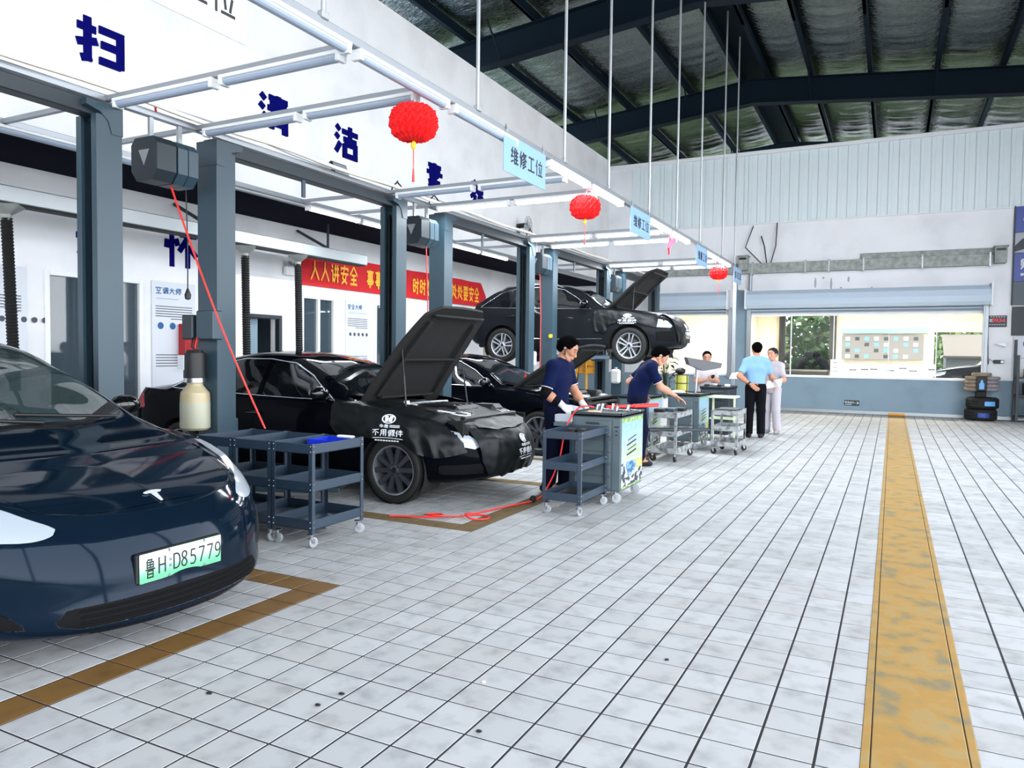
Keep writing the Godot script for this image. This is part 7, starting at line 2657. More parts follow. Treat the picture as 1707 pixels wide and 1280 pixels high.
	nets(sm, sb, 0.045, cell, [[Vector3.DOWN, -hemy]])
	var sn := put("shirt", sm, look.shirt, root)
	if look.has("trim"):
		for s in ["r", "l"]:
			var a: Vector3 = j["sh_" + s]
			var e: Vector3 = j["sh_" + s].lerp(j["el_" + s], look.get("sleeve_" + s, 0.75))
			var tm := MB.new()
			tm.cyl(e - (e - a).normalized() * 0.004, e + (e - a).normalized() * 0.004, 0.0665 * slim, -1, 22)
			put("sleeve_trim", tm, look.trim, sn)
	if look.has("oversleeve"):
		var om := MB.new()
		nets(om, [bone(j.el_r.lerp(j.sh_r, 0.35), j.el_r, 0.058, 0.056), bone(j.el_r, j.el_r.lerp(j.wr_r, 0.8), 0.056, 0.044, Vector3.ZERO, 1.0, true)], 0.02, cell)
		put("oversleeve", om, look.oversleeve, root)
	# trousers
	var tb := []
	tb.append(bone(hip + Vector3(0, 0.0, -0.055), hip + Vector3(0, 0.0, 0.055), 0.118 * slim, 0.118 * slim, fw.x, 1.1))
	tb.append(bone(hip + Vector3(0, -0.02, 0), hip + Vector3(0, 0.1, 0), 0.118 * slim, 0.122 * slim, fw.x, 1.12, true))
	for s in ["r", "l"]:
		var sg: float = 1.0 if s == "r" else -1.0
		tb.append(bone(hip + Vector3(0, -0.03, sg * 0.09), j["kn_" + s], 0.103 * slim, 0.080))
		tb.append(bone(j["kn_" + s], j["an_" + s] + Vector3(0, -0.02, 0), 0.080, 0.075, Vector3.ZERO, 1.0, true))
	var tm2 := MB.new()
	nets(tm2, tb, 0.03, cell)
	put("trousers", tm2, look.trousers, root)
	# shoes
	for s in ["r", "l"]:
		var f: Vector3 = j["ft_" + s].normalized()
		var a: Vector3 = j["an_" + s]
		var fm := MB.new()
		var sole := Vector3(a.x, 0.045, a.z)
		nets(fm, [bone(sole - f * 0.06, sole + f * 0.15, 0.043, 0.038, Vector3.UP, 1.05), bone(a + Vector3(0, 0.0, 0), sole, 0.05, 0.046)], 0.03, cell * 0.8, [[Vector3.DOWN, -0.002]])
		put("shoe", fm, look.shoes, root)
	# hair, eyes, brows, mouth
	var hm := MB.new()
	var hair := []
	for q in [[-0.03, 0.04, 0, 0.016, 0.042, 0, 0.092, 0.082], [-0.058, 0.005, 0, -0.045, 0.05, 0, 0.065, 0.065]]:
		hair.append(bone(hc + hb * Vector3(q[0], q[1], q[2]), hc + hb * Vector3(q[3], q[4], q[5]), q[6] * hs, q[7] * hs, hb.z.normalized(), 1.05))
	if look.get("fringe", false):
		hair.append(bone(hc + hb * Vector3(0.03, 0.10, -0.035), hc + hb * Vector3(0.058, 0.095, 0.02), 0.034, 0.028))
		hair.append(bone(hc + hb * Vector3(0.035, 0.10, 0.03), hc + hb * Vector3(-0.02, 0.118, -0.02), 0.033, 0.03))
	# behind a steep line over the forehead, and above a line that falls from the temple to the nape
	var pa: Vector3 = hb * Vector3(0.9, -0.44, 0)
	var pb: Vector3 = hb * Vector3(0.35, -0.94, 0)
	nets(hm, hair, 0.02, 0.005 * fine, [[pa, pa.dot(hc) + look.get("hairline", 0.034) * 1.07], [pb, pb.dot(hc) + look.get("hairlow", 0.03) * 1.07]])
	var hn := FastNoiseLite.new()                  # tufts
	hn.seed = 6
	hn.frequency = 1.0
	for i in hm.v.size():
		var p: Vector3 = hm.v[i]
		hm.v[i] = p + hm.n[i] * (hn.get_noise_3d(p.x * 55.0, p.y * 40.0, p.z * 55.0) * 0.007 + hn.get_noise_3d(p.x * 160.0, p.y * 90.0, p.z * 160.0) * 0.004)
	put("hair", hm, look.hair, root)
	for s in [-1.0, 1.0]:
		var ey := MB.new()
		ey.ball(Vector3(), Vector3(0.006, 0.005, 0.011), 10, Transform3D(hb, hc + hb * Vector3(0.0895, 0.012, s * 0.031)))
		put("eye", ey, "ink", bnode)
		var br := MB.new()
		br.tube([hc + hb * Vector3(0.0945, 0.032, s * 0.014), hc + hb * Vector3(0.0925, 0.038, s * 0.032), hc + hb * Vector3(0.081, 0.033, s * 0.05)], 0.0042, 6)
		put("eyebrow", br, look.hair, bnode)
	var mo := MB.new()
	mo.tube([hc + hb * Vector3(0.0905, -0.064, -0.02), hc + hb * Vector3(0.097, -0.0625, 0), hc + hb * Vector3(0.0905, -0.064, 0.02)], 0.0032, 6)
	put("mouth", mo, "lips", bnode)
	return root

func stand(h := 1.7) -> Dictionary:
	var k := h / 1.72
	return {"hip": Vector3(0, 0.93, 0) * k, "chest": Vector3(0.0, 1.26, 0) * k, "neck": Vector3(-0.005, 1.44, 0) * k, "head": Vector3(0.03, 1.60, 0) * k, "head_basis": Basis(),
		"sh_r": Vector3(-0.01, 1.365, 0.170) * k, "sh_l": Vector3(-0.01, 1.365, -0.170) * k,
		"el_r": Vector3(-0.02, 1.10, 0.23) * k, "el_l": Vector3(-0.02, 1.10, -0.23) * k, "wr_r": Vector3(0.04, 0.86, 0.23) * k, "wr_l": Vector3(0.04, 0.86, -0.23) * k,
		"kn_r": Vector3(0.02, 0.49, 0.10) * k, "kn_l": Vector3(0.02, 0.49, -0.10) * k, "an_r": Vector3(-0.02, 0.09, 0.11), "an_l": Vector3(-0.02, 0.09, -0.11), "ft_r": Vector3(1, 0, 0.25), "ft_l": Vector3(1, 0, -0.25),
		"hand_r": [Vector3(0.1, -1, 0), Vector3(0, 0, -1), Vector3(1, 0, 0), 0.25], "hand_l": [Vector3(0.1, -1, 0), Vector3(0, 0, 1), Vector3(1, 0, 0), 0.25]}

func build_people() -> void:
	var sk := M("skin", Color(0.66, 0.46, 0.36), 0.6)
	M("skin_pale", Color(0.70, 0.51, 0.42), 0.6)
	M("lips", Color(0.58, 0.30, 0.27), 0.5)
	M("hair_black", Color(0.02, 0.02, 0.024), 0.95).metallic_specular = 0.1
	M("hair_grey", Color(0.16, 0.16, 0.17), 0.95).metallic_specular = 0.1
	for c in [["cloth_navy", Color(0.03, 0.07, 0.20)], ["cloth_dark", Color(0.03, 0.05, 0.13)], ["cloth_sky", Color(0.46, 0.60, 0.73)], ["cloth_white", Color(0.72, 0.70, 0.72)], ["cloth_ink", Color(0.035, 0.04, 0.06)], ["glove_white", Color(0.76, 0.76, 0.75)], ["cloth_pink", Color(0.66, 0.64, 0.67)]]:
		var m := M(c[0], c[1], 0.85)
		m.rim_enabled = true
		m.rim = 0.08
		m.metallic_specular = 0.2
	# the mechanic in white gloves
	var j := stand(1.70)
	j.hip = Vector3(-0.02, 0.92, 0.02)
	j.chest = Vector3(0.0, 1.24, 0.01)
	j.neck = Vector3(0.025, 1.42, 0.0)
	j.head = Vector3(0.095, 1.555, 0.0)
	j.head_basis = Basis(Vector3.UP, 0.05) * Basis(Vector3.BACK, -0.42)
	j.sh_r = Vector3(0.0, 1.365, 0.19); j.sh_l = Vector3(0.03, 1.365, -0.18)
	j.el_r = Vector3(-0.05, 1.09, 0.27); j.wr_r = Vector3(0.13, 0.955, 0.215)
	j.el_l = Vector3(0.10, 1.10, -0.22); j.wr_l = Vector3(0.27, 0.935, -0.10)
	j.hand_r = [Vector3(0.75, -0.66, -0.15), Vector3(-0.4, -0.6, -0.5), Vector3(0.3, 0.1, -0.9), 0.35]
	j.hand_l = [Vector3(0.72, -0.72, 0.15), Vector3(-0.5, -0.6, 0.3), Vector3(0.2, 0.2, 0.9), 0.30]
	j.kn_r = Vector3(0.0, 0.48, 0.12); j.kn_l = Vector3(0.05, 0.48, -0.09)
	j.an_r = Vector3(-0.05, 0.09, 0.15); j.an_l = Vector3(0.04, 0.09, -0.12)
	j.ft_r = Vector3(1, 0, 0.1); j.ft_l = Vector3(1, 0, -0.15)
	var p1 := person("mechanic in navy work shirt and white gloves looking down at the trolley", Vector3(-3.25, 0, -7.55), 0.05, j, {"skin": "skin", "shirt": "cloth_navy", "trousers": "cloth_dark", "shoes": "rubber", "hair": "hair_black", "gloves": "glove_white", "trim": "cloth_white", "oversleeve": "cloth_ink", "sleeve_r": 0.80, "sleeve_l": 0.75, "hem": -0.06, "fringe": true})
	var hd := MB.new()
	hd.box(Vector3(), Vector3(0.018, 0.065, 0.012), 0.005, Transform3D(j.head_basis * Basis(Vector3.BACK, 0.35), j.head + j.head_basis * Vector3(0.012, -0.025, 0.094)))
	put("earpiece", hd, "black_plastic", p1)
	var pr := MB.new()
	pr.tube([Vector3(-0.05, 0.95, 0.145), Vector3(-0.03, 0.90, 0.155)], 0.006, 6)
	put("pocket_tab", pr, "cloth_white", p1)
	# the leaning mechanic
	j = stand(1.70)
	j.hip = Vector3(-0.04, 0.92, 0)
	j.chest = Vector3(0.06, 1.23, 0.0)
	j.neck = Vector3(0.14, 1.39, 0.0)
	j.head = Vector3(0.25, 1.49, 0.0)
	j.chest_basis = Basis(Vector3.BACK, -0.3)
	j.head_basis = Basis(Vector3.BACK, -0.6)
	j.sh_r = Vector3(0.11, 1.33, 0.19); j.sh_l = Vector3(0.08, 1.33, -0.19)
	j.el_r = Vector3(0.24, 1.08, 0.21); j.wr_r = Vector3(0.46, 0.96, 0.12)
	j.el_l = Vector3(-0.13, 1.13, -0.21); j.wr_l = Vector3(0.02, 0.97, -0.24)
	j.hand_r = [Vector3(0.8, -0.5, -0.1), Vector3(-0.3, -0.8, 0), Vector3(0.1, 0.1, -1), 0.25]
	j.hand_l = [Vector3(0.8, -0.6, 0.1), Vector3(0, -0.5, 0.8), Vector3(0.3, 0.8, 0), 0.4]
	person("mechanic in navy shirt leaning forward over a grey cabinet, under the raised SUV", Vector3(-3.05, 0, -9.9), 0.42, j, {"skin": "skin_pale", "shirt": "cloth_navy", "trousers": "cloth_dark", "shoes": "rubber", "hair": "hair_black", "trim": "cloth_white", "fine": 1.3, "hem": -0.06, "fringe": true})
	# the man in the pale blue shirt, seen from behind
	j = stand(1.76)
	j.head_basis = Basis(Vector3.UP, 0.25)
	j.el_l = Vector3(-0.14, 1.14, -0.30); j.wr_l = Vector3(-0.17, 0.99, -0.09)
	j.hand_l = [Vector3(-0.25, -0.55, 0.75), Vector3(0.9, 0, 0.2), Vector3(0, 0.8, 0.5), 0.12]
	j.el_r = Vector3(0.06, 1.13, 0.28); j.wr_r = Vector3(0.30, 1.06, 0.30)
	j.hand_r = [Vector3(0.9, 0.0, 0.2), Vector3(0, 0.2, -1), Vector3(0, 1, 0), 0.4]
	var p3 := person("man in pale blue shirt and black trousers with his back turned, one hand behind him", Vector3(-2.25, 0, -14.45), 1.75, j, {"skin": "skin", "shirt": "cloth_sky", "trousers": "cloth_ink", "shoes": "rubber", "hair": "hair_black", "fine": 1.45, "hem": 0.05, "hairline": 0.03, "hairlow": 0.05})
	var wb := MB.new()
	wb.cyl(j.wr_l + Vector3(0.01, 0.03, -0.04), j.wr_l + Vector3(0.005, 0.015, -0.02), 0.036, -1, 14)
	put("wristband", wb, "black_plastic", p3)
	var cbd := MB.new()
	cbd.box(Vector3(), Vector3(0.22, 0.008, 0.3), 0.003, Transform3D(Basis(Vector3.RIGHT, 0.35), Vector3(-2.66, 1.13, -14.75)))
	cbd.box(Vector3(), Vector3(0.06, 0.014, 0.03), 0.003, Transform3D(Basis(Vector3.RIGHT, 0.35), Vector3(-2.66, 1.19, -14.89)))
	tag(put("clipboard", cbd, "poster"), "white clipboard held at the left side of the blue shirted man", "clipboard")
	var pa := MB.new()
	pa.box(Vector3(), Vector3(0.3, 0.005, 0.22), 0.002, Transform3D(Basis(Vector3.RIGHT, 0.7) * Basis(Vector3.BACK, 0.3), Vector3(-1.98, 1.0, -14.85)))
	tag(put("paper_sheet", pa, "poster"), "white paper held beside the blue shirted man's right hand", "paper")
	# the woman with a phone
	j = stand(1.58)
	j.head_basis = Basis(Vector3.UP, -0.35) * Basis(Vector3.BACK, -0.12)
	j.el_r = Vector3(0.03, 0.98, 0.24); j.wr_r = Vector3(0.22, 1.02, 0.06)
	j.el_l = Vector3(0.03, 0.98, -0.24); j.wr_l = Vector3(0.22, 1.02, -0.08)
	j.hand_r = [Vector3(0.5, 0.3, -0.6), Vector3(0.2, 0.3, -0.9), Vector3(0, 1, 0.2), 0.4]
	j.hand_l = [Vector3(0.5, 0.3, 0.6), Vector3(0.2, 0.3, 0.9), Vector3(0, 1, -0.2), 0.4]
	var p4 := person("woman in white top and pale skirt looking up from her phone, behind the oil tray", Vector3(-3.42, 0, -15.6), -0.95, j, {"skin": "skin_pale", "shirt": "cloth_white", "trousers": "cloth_white", "shoes": "tyre_grey", "hair": "hair_black", "slim": 0.92, "fine": 1.6, "hem": -0.1, "hairline": 0.03, "hairlow": 0.07})
	var ph := MB.new()
	ph.box(Vector3(), Vector3(0.012, 0.14, 0.07), 0.004, Transform3D(Basis(Vector3.BACK, -0.6), Vector3(0.30, 1.07, -0.01)))
	put("phone", ph, "black_plastic", p4)
	# the person half hidden behind the blue shirted man
	j = stand(1.66)
	j.el_r = Vector3(0.05, 1.06, 0.26); j.wr_r = Vector3(0.26, 1.02, 0.14)
	j.el_l = Vector3(0.05, 1.06, -0.26); j.wr_l = Vector3(0.26, 1.02, -0.2)
	person("person in white half hidden behind the man in the pale blue shirt", Vector3(-2.08, 0, -15.35), -1.9, j, {"skin": "skin_pale", "shirt": "cloth_pink", "trousers": "cloth_pink", "shoes": "tyre_grey", "hair": "hair_grey", "slim": 0.92, "fine": 1.6, "hem": -0.1})

# ==================================================================== the far end, the office and beyond
func leafy(mb: MB, c: Vector3, r: Vector3, n: int, size: float) -> void:
	for i in n:
		var d := Vector3(rng.randfn(), rng.randfn(), rng.randfn()).normalized() * pow(rng.randf(), 0.35)
		var p := c + d * r
		var b := Basis.from_euler(Vector3(rng.randf() * TAU, rng.randf() * TAU, rng.randf() * TAU)) * size * rng.randf_range(0.6, 1.2)
		mb.quad(p - b.x * 0.5, p + b.z * 0.28, p + b.x * 0.5, p - b.z * 0.28, b.y)

func big_leaf(mb: MB, at: Vector3, dir: Vector3, l: float, w: float, droop: float) -> void:
	var s := dir.cross(Vector3.UP).normalized()
	var rows := []
	for i in 7:
		var t := i / 6.0
		var c := at + dir * l * t + Vector3.DOWN * droop * t * t * l
		var h := w * sin(PI * pow(t, 0.8)) * 0.5 + 0.002
		rows.append(PackedVector3Array([c - s * h + Vector3.UP * h * 0.3, c, c + s * h + Vector3.UP * h * 0.3]))
	mb.grid(rows)

func build_far_things() -> void:
	# tyres by the right end of the window
	for k in 2:
		var t := thing("tyre", ["lower black tyre in a printed wrap at the right end of the end wall", "upper black tyre in a printed wrap, lying on the lower one"][k], "tyre", Vector3(1.98 + k * 0.03, 0.145 + k * 0.285, -21.78), 0.3 * k, "black tyres by the end wall")
		var b := MB.new()
		b.lathe([V(0.19, -0.11), V(0.20, -0.135), V(0.30, -0.14), V(0.345, -0.11), V(0.35, -0.05), V(0.35, 0.05), V(0.345, 0.11), V(0.30, 0.14), V(0.20, 0.135), V(0.19, 0.11)], Transform3D(), 40, 0.5)
		for g in [-0.06, 0.0, 0.06]: b.lathe([V(0.3505, g - 0.02), V(0.354, g - 0.015), V(0.354, g + 0.015), V(0.3505, g + 0.02)], Transform3D(), 40)
		put("rubber_body", b, "rubber", t)
		var lb := MB.new()
		for i in 10:
			var a0 := PI * 0.5 - 0.45 + i * 0.07
			var a1 := a0 + 0.07
			lb.quad(Vector3(cos(a0) * 0.357, -0.06, sin(a0) * 0.357), Vector3(cos(a1) * 0.357, -0.06, sin(a1) * 0.357), Vector3(cos(a1) * 0.357, 0.05, sin(a1) * 0.357), Vector3(cos(a0) * 0.357, 0.05, sin(a0) * 0.357), Vector3(cos(a0), 0, sin(a0)))
		put("blue_label", lb, "pale_blue" if k == 1 else "deep_blue", t)
	var st := MB.new()
	st.bb(Vector3(1.86, 0.57, -21.92), Vector3(2.08, 0.72, -21.7), 0.01)
	tag(put("display_stand", st, "rubber"), "short black stand between the black tyres and the tan tyres", "stand")
	var yy := 0.72
	for k in 4:
		for s in 2:
			var t := thing("tyre", "%s ribbed tyre from the bottom, on the %s side of the tyre display" % [["first", "second", "third", "fourth"][k], ["left", "right"][s]], "tyre", Vector3(1.80 + s * 0.36 + 0.02 * (k % 2), 0.765 + k * 0.092, -21.86 + 0.05 * s), 0.2 * k, "tan tyres on the display")
			var b := MB.new()
			b.lathe([V(0.10, -0.035), V(0.11, -0.043), V(0.17, -0.044), V(0.19, -0.03), V(0.195, 0.0), V(0.19, 0.03), V(0.17, 0.044), V(0.11, 0.043), V(0.10, 0.035)], Transform3D(), 28, 0.5)
			for i in 14:
				var a := TAU * i / 14
				b.box(Vector3(), Vector3(0.012, 0.06, 0.03), 0.003, Transform3D(Basis(Vector3.UP, -a), Vector3(cos(a) * 0.192, 0, sin(a) * 0.192)))
			put("rubber_body", b, "tyre_tan" if s == 0 else M("tyre_mauve", Color(0.50, 0.48, 0.50), 0.8), t)
	var ct := MB.new()
	ct.lathe([V(0.12, -0.03), V(0.14, -0.045), V(0.2, -0.045), V(0.225, 0.0), V(0.2, 0.045), V(0.14, 0.045), V(0.12, 0.03)], Transform3D(Basis(), Vector3(1.98, 1.13, -21.85)), 30, 0.5)
	tag(put("tyre", ct, "tyre_tan"), "tan tyre lying across the top of the tyre display", "tyre")
	var bp := thing("bottle_card", "black card with a blue bottle picture in front of the tan tyres", "card", Vector3(1.97, 0.72, -21.62))
	var b1 := MB.new()
	b1.box(Vector3(0, 0.19, 0), Vector3(0.22, 0.36, 0.03), 0.02)
	put("card", b1, "ink", bp)
	var b2 := MB.new()
	b2.prism([V(-0.05, 0.05), V(0.05, 0.05), V(0.055, 0.18), V(0.025, 0.23), V(0.02, 0.28), V(-0.02, 0.28), V(-0.025, 0.23), V(-0.055, 0.18)], Transform3D(Basis(), Vector3(0, 0, 0.015)), 0.01)
	put("bottle_print", b2, "pale_blue", bp)
	# blue poster wall
	var pb := thing("poster_board", "tall blue and grey advertising board at the right edge, on the end wall", "poster", Vector3(2.6, 2.1, -22.19))
	var fr := MB.new()
	fr.bb(Vector3(-0.03, 0.75, 0), Vector3(0.0, 3.18, 0.06), 0.004)
	put("frame", fr, "lift_dark", pb)
	for q in [[2.53, 3.17, "deep_blue"], [2.03, 2.53, "poster_grey"], [1.33, 2.03, "deep_blue"], [0.75, 1.33, "lift_paint"], [0.0, 0.72, "lift_dark"]]:
		var p := MB.new()
		p.bb(Vector3(0.0, q[0] + 0.004, 0.0), Vector3(2.6, q[1] - 0.004, 0.045), 0.003)
		put("panel", p, q[2], pb)
	var lt := MB.new()
	write_line(lt, "贴膜", Vector3(0.13, 1.62, 0.046), Vector3.RIGHT, Vector3.UP, 0.27, 0.3, 0.13, Vector3(0, 0, 0.003))
	for k in 5: line_bars(lt, [V(0, 0), V(1, 0)], 0.9, flat_place(Vector3(0.14 + k * 0.1, 1.5, 0.046), Vector3(0.07, 0, 0), Vector3(0, 0.07, 0), Vector3(0, 0, 0.003)))
	for k in 3: line_bars(lt, [V(0, 0), V(1, 0)], 0.7, flat_place(Vector3(0.16 + k * 0.11, 2.84, 0.046), Vector3(0.08, 0, 0), Vector3(0, 0.08, 0), Vector3(0, 0, 0.003)))
	put("lettering", lt, "poster", pb)
	var cp := MB.new()
	cp.prism([V(0.0, 2.06), V(0.0, 2.2), V(0.14, 2.36), V(0.35, 2.5), V(1.2, 2.5), V(1.2, 2.08), V(0.3, 2.07), V(0.2, 2.12)], Transform3D(Basis(), Vector3(0, 0, 0.045)), 0.002)
	put("car_print", cp, "lift_dark", pb)
	var lowb := MB.new()
	lowb.bb(Vector3(0.05, 1.55 - 2.1, 0.0), Vector3(2.6, 2.08 - 2.1, 0.04), 0.003)
	put("panel", lowb, "poster", pb)
	var rg := MB.new()
	rg.cyl(Vector3(0.42, -0.2, 0.04), Vector3(0.42, -0.2, 0.044), 0.17, -1, 24)
	put("round_mark", rg, "deep_blue", pb)
	# steel rack with stock at the right edge
	var rk := thing("steel_rack", "dark steel rack with boxes at the right edge of the picture", "rack", Vector3(2.7, 0, -21.85))
	for q in [[0.0, 0.25], [0.0, -0.25], [1.6, 0.25], [1.6, -0.25]]:
		var l := MB.new()
		l.bb(Vector3(q[0] - 0.03, 0, q[1] - 0.03), Vector3(q[0] + 0.03, 2.0 if q[1] < 0 else 1.62, q[1] + 0.03), 0.004)
		put("post", l, "lift_dark", rk)
	for y in [0.1, 0.62, 1.05]:
		var s := MB.new()
		s.bb(Vector3(0, y, -0.25), Vector3(1.6, y + 0.04, 0.25), 0.004)
		put("shelf", s, "lift_dark", rk)
	var items := [[0.45, 0.14, 0.5, 0.36, 0.34, "bin_blue", "bright blue crate on the bottom shelf of the right edge rack"], [0.35, 0.66, 0.42, 0.28, 0.3, "ink", "black parts box on the middle shelf of the right edge rack"], [0.22, 1.09, 0.16, 0.2, 0.2, "brown_card", "small tan carton on the top shelf of the right edge rack"], [0.55, 1.09, 0.3, 0.42, 0.06, "pale_blue", "pale blue printed card standing on the top shelf of the right edge rack"]]
	for q in items:
		var b := MB.new()
		b.box(Vector3(2.7 + q[0], q[1] + q[3] * 0.5, -21.78), Vector3(q[2], q[3], q[4]), 0.01)
		tag(put("stock_box", b, q[5]), q[6], "box")
	# conduits above the shutters
	for k in 2:
		var cd := MB.new()
		cd.cyl(Vector3([-4.05, -3.66][k], 3.38, -22.12), Vector3([-4.05, -3.66][k], 3.86, -22.12), 0.045, -1, 12)
		tag(put("conduit", cd, "aluminium"), ["left", "right"][k] + " short silver conduit between the shutters and the duct", "pipe")
	var ps := MB.new()
	ps.bb(Vector3(-3.36, 0.0, -18.02), Vector3(-3.28, 3.57, -17.94), 0.006)
	tag(put("frame_post", ps, "aluminium"), "silver post at the far end of the light frame", "post")
	# plant behind the leaning mechanic
	var pl := thing("potted_plant", "leafy green potted plant behind the leaning mechanic", "plant", Vector3(-5.35, 0, -19.5))
	var pot := MB.new()
	pot.lathe([V(0, 0), V(0.17, 0), V(0.22, 0.36), V(0.24, 0.38), V(0.21, 0.38), V(0.2, 0.33), V(0, 0.33)], Transform3D(), 20)
	put("pot", pot, "white_plastic", pl)
	for i in 26:
		var lf := MB.new()
		var a := i * 2.4
		var h := 0.55 + 0.042 * i
		var d := Vector3(cos(a), 0.75 - 0.02 * i, sin(a)).normalized()
		lf.tube([Vector3(0, 0.33, 0), Vector3(cos(a) * 0.05, h * 0.8, sin(a) * 0.05), Vector3(cos(a) * 0.1, h, sin(a) * 0.1)], 0.008, 5)
		big_leaf(lf, Vector3(cos(a) * 0.1, h, sin(a) * 0.1), d, 0.34, 0.15, 0.6)
		put("leaf", lf, "leaf_dark" if i % 3 else "leaf", pl)
	# yellow rack behind the second sedan
	var yr := thing("yellow_rack", "yellow panelled rack behind the gloved mechanic, near the end wall", "rack", Vector3(-7.85, 0.0, -20.3))
	var y1 := MB.new()
	y1.bb(Vector3(-0.3, 0.95, -0.03), Vector3(0.32, 1.45, 0.0), 0.004)
	put("back_panel", y1, M("yellow_wood", Color(0.85, 0.64, 0.22), 0.5), yr)
	for q in [-0.3, 0.0, 0.3]:
		var y2 := MB.new()
		y2.bb(Vector3(q - 0.015, 0.0, 0.0), Vector3(q + 0.015, 1.45, 0.12), 0.003)
		put("upright", y2, "yellow_wood", yr)
	for q in [0.97, 1.2, 1.42]:
		var y3 := MB.new()
		y3.bb(Vector3(-0.3, q, 0.0), Vector3(0.3, q + 0.02, 0.12), 0.003)
		put("shelf", y3, "yellow_wood", yr)
	# white jug on the fifth lift's near column
	var jg := thing("white_jug", "white plastic jug hung on the column under the raised SUV's front wheel", "jug", Vector3(-5.95, 0.82, -17.28))
	var j1 := MB.new()
	j1.box(Vector3(0, 0.17, 0), Vector3(0.22, 0.34, 0.16), 0.04)
	put("body", j1, "tank_white", jg)
	var j2 := MB.new()
	j2.cyl(Vector3(0.0, 0.33, 0), Vector3(0.0, 0.39, 0), 0.04, -1, 12)
	put("cap", j2, "poster_grey", jg)
	# ---- office: notice board, desk, chairs, shelf unit
	var nb := thing("notice_board", "wide grey notice board with rows of small cards, seen through the office window", "board", Vector3(-0.32, 1.45, -26.86))
	var n1 := MB.new()
	n1.box(Vector3(0, 0.40, 0), Vector3(2.35, 0.80, 0.05), 0.01)
	put("board", n1, M("board_grey", Color(0.44, 0.45, 0.47), 0.6), nb)
	var n2 := MB.new()
	n2.box(Vector3(0.05, 0.93, 0), Vector3(2.5, 0.16, 0.06), 0.01)
	put("header", n2, "sign_blue", nb)
	for i in 8:
		for jj in 4:
			if (i + jj * 3) % 4 == 0 and jj > 0: continue
			var cd := MB.new()
			cd.box(Vector3(-1.0 + i * 0.28, 0.68 - jj * 0.19, 0.03), Vector3(0.13, 0.11, 0.012), 0.002)
			put("card", cd, ["poster", "pale_blue", "lift_dark"][(i * 2 + jj) % 3], nb)
	var dk := thing("office_desk", "long white desk in the office behind the wide window", "desk", Vector3(-0.3, 0, -25.3))
	var d1 := MB.new()
	d1.bb(Vector3(-1.25, 1.0, -0.35), Vector3(1.25, 1.04, 0.35), 0.006)
	put("desk_top", d1, "white_plastic", dk)
	var d2 := MB.new()
	d2.bb(Vector3(-1.2, 0, -0.3), Vector3(1.2, 1.0, -0.26))
	put("front_panel", d2, "white_plastic", dk)
	var cx := [-1.08, -0.75, -0.5, -0.05, 0.28, 0.55, 1.05]
	for k in 7:
		var ch := thing("office_bag", "%s grey and dark case from the left on the white office desk" % ["first", "second", "third", "fourth", "fifth", "sixth", "seventh"][k], "case", Vector3(cx[k], 1.04, -25.25), 0.0, "cases on the office desk")
		var c1 := MB.new()
		var h: float = [0.2, 0.24, 0.26, 0.2, 0.34, 0.2, 0.3][k]
		c1.box(Vector3(0, h * 0.5, 0), Vector3(0.2, h, 0.14), 0.02)
		put("shell", c1, "poster_grey", ch)
		var c2 := MB.new()
		c2.box(Vector3(0, h * 0.5, 0.002), Vector3(0.21, 0.05, 0.15), 0.015)
		put("band", c2, "lift_dark", ch)
	var pk := thing("paper_rack", "white rack of papers beside the dark window bay in the office", "rack", Vector3(-1.55, 0, -24.6))
	var p1 := MB.new()
	p1.bb(Vector3(-0.13, 0, -0.12), Vector3(0.13, 1.45, -0.1), 0.004)
	put("back", p1, "white_plastic", pk)
	for k in 5:
		var p2 := MB.new()
		p2.bb(Vector3(-0.12, 0.85 + k * 0.13, -0.1), Vector3(0.12, 0.93 + k * 0.13, 0.02), 0.006)
		put("paper_stack", p2, "poster" if k % 2 else "poster_grey", pk)
	# dark window bay: black posts and rails, dark counter; figures and lid stand in for pane reflections
	var wb := thing("window_bay", "black framed garden window at the back of the office, left of the notice board", "window frame", Vector3(-2.6, 0, -26.9))
	for q in [[-0.86, -0.66, 0.3, 2.95], [0.72, 0.92, 0.3, 2.95]]:
		var w1 := MB.new()
		w1.bb(Vector3(q[0], q[2], -0.06), Vector3(q[1], q[3], 0.08), 0.005)
		put("post", w1, "ink", wb)
	for y in [2.2, 2.88]:
		var w2 := MB.new()
		w2.bb(Vector3(-0.66, y, -0.03), Vector3(0.72, y + 0.045, 0.03), 0.003)
		put("rail", w2, "ink", wb)
	var ctr := MB.new()
	ctr.bb(Vector3(-3.35, 0, -25.6), Vector3(-1.75, 1.12, -25.0), 0.05)
	ctr.bb(Vector3(-3.3, 1.1, -25.5), Vector3(-2.9, 1.3, -25.1), 0.05)
	tag(put("dark_counter", ctr, "ink"), "black counter in front of the garden window in the office", "counter")
	var lid := MB.new()
	lid.bar(Vector3(-3.25, 1.28, -25.3), Vector3(-2.72, 1.85, -25.3), 0.5, 0.09, Vector3.UP, 0.03)
	tag(put("reflected_hood", lid, "ink"), "black slanting lid standing in for a raised hood reflected in the pane", "lid")
	var j := stand(1.66)
	j.chest = Vector3(0.10, 1.22, 0); j.neck = Vector3(0.20, 1.36, 0); j.head = Vector3(0.31, 1.46, 0)
	j.sh_r = Vector3(0.16, 1.30, 0.18); j.sh_l = Vector3(0.16, 1.30, -0.18)
	j.el_r = Vector3(0.36, 1.14, 0.2); j.el_l = Vector3(0.36, 1.14, -0.2); j.wr_r = Vector3(0.55, 1.2, 0.1); j.wr_l = Vector3(0.55, 1.2, -0.1)
	j.hand_r = [Vector3(1, 0, 0), Vector3(0, -1, 0), Vector3(0, 0, -1), 0.3]; j.hand_l = [Vector3(1, 0, 0), Vector3(0, -1, 0), Vector3(0, 0, 1), 0.3]
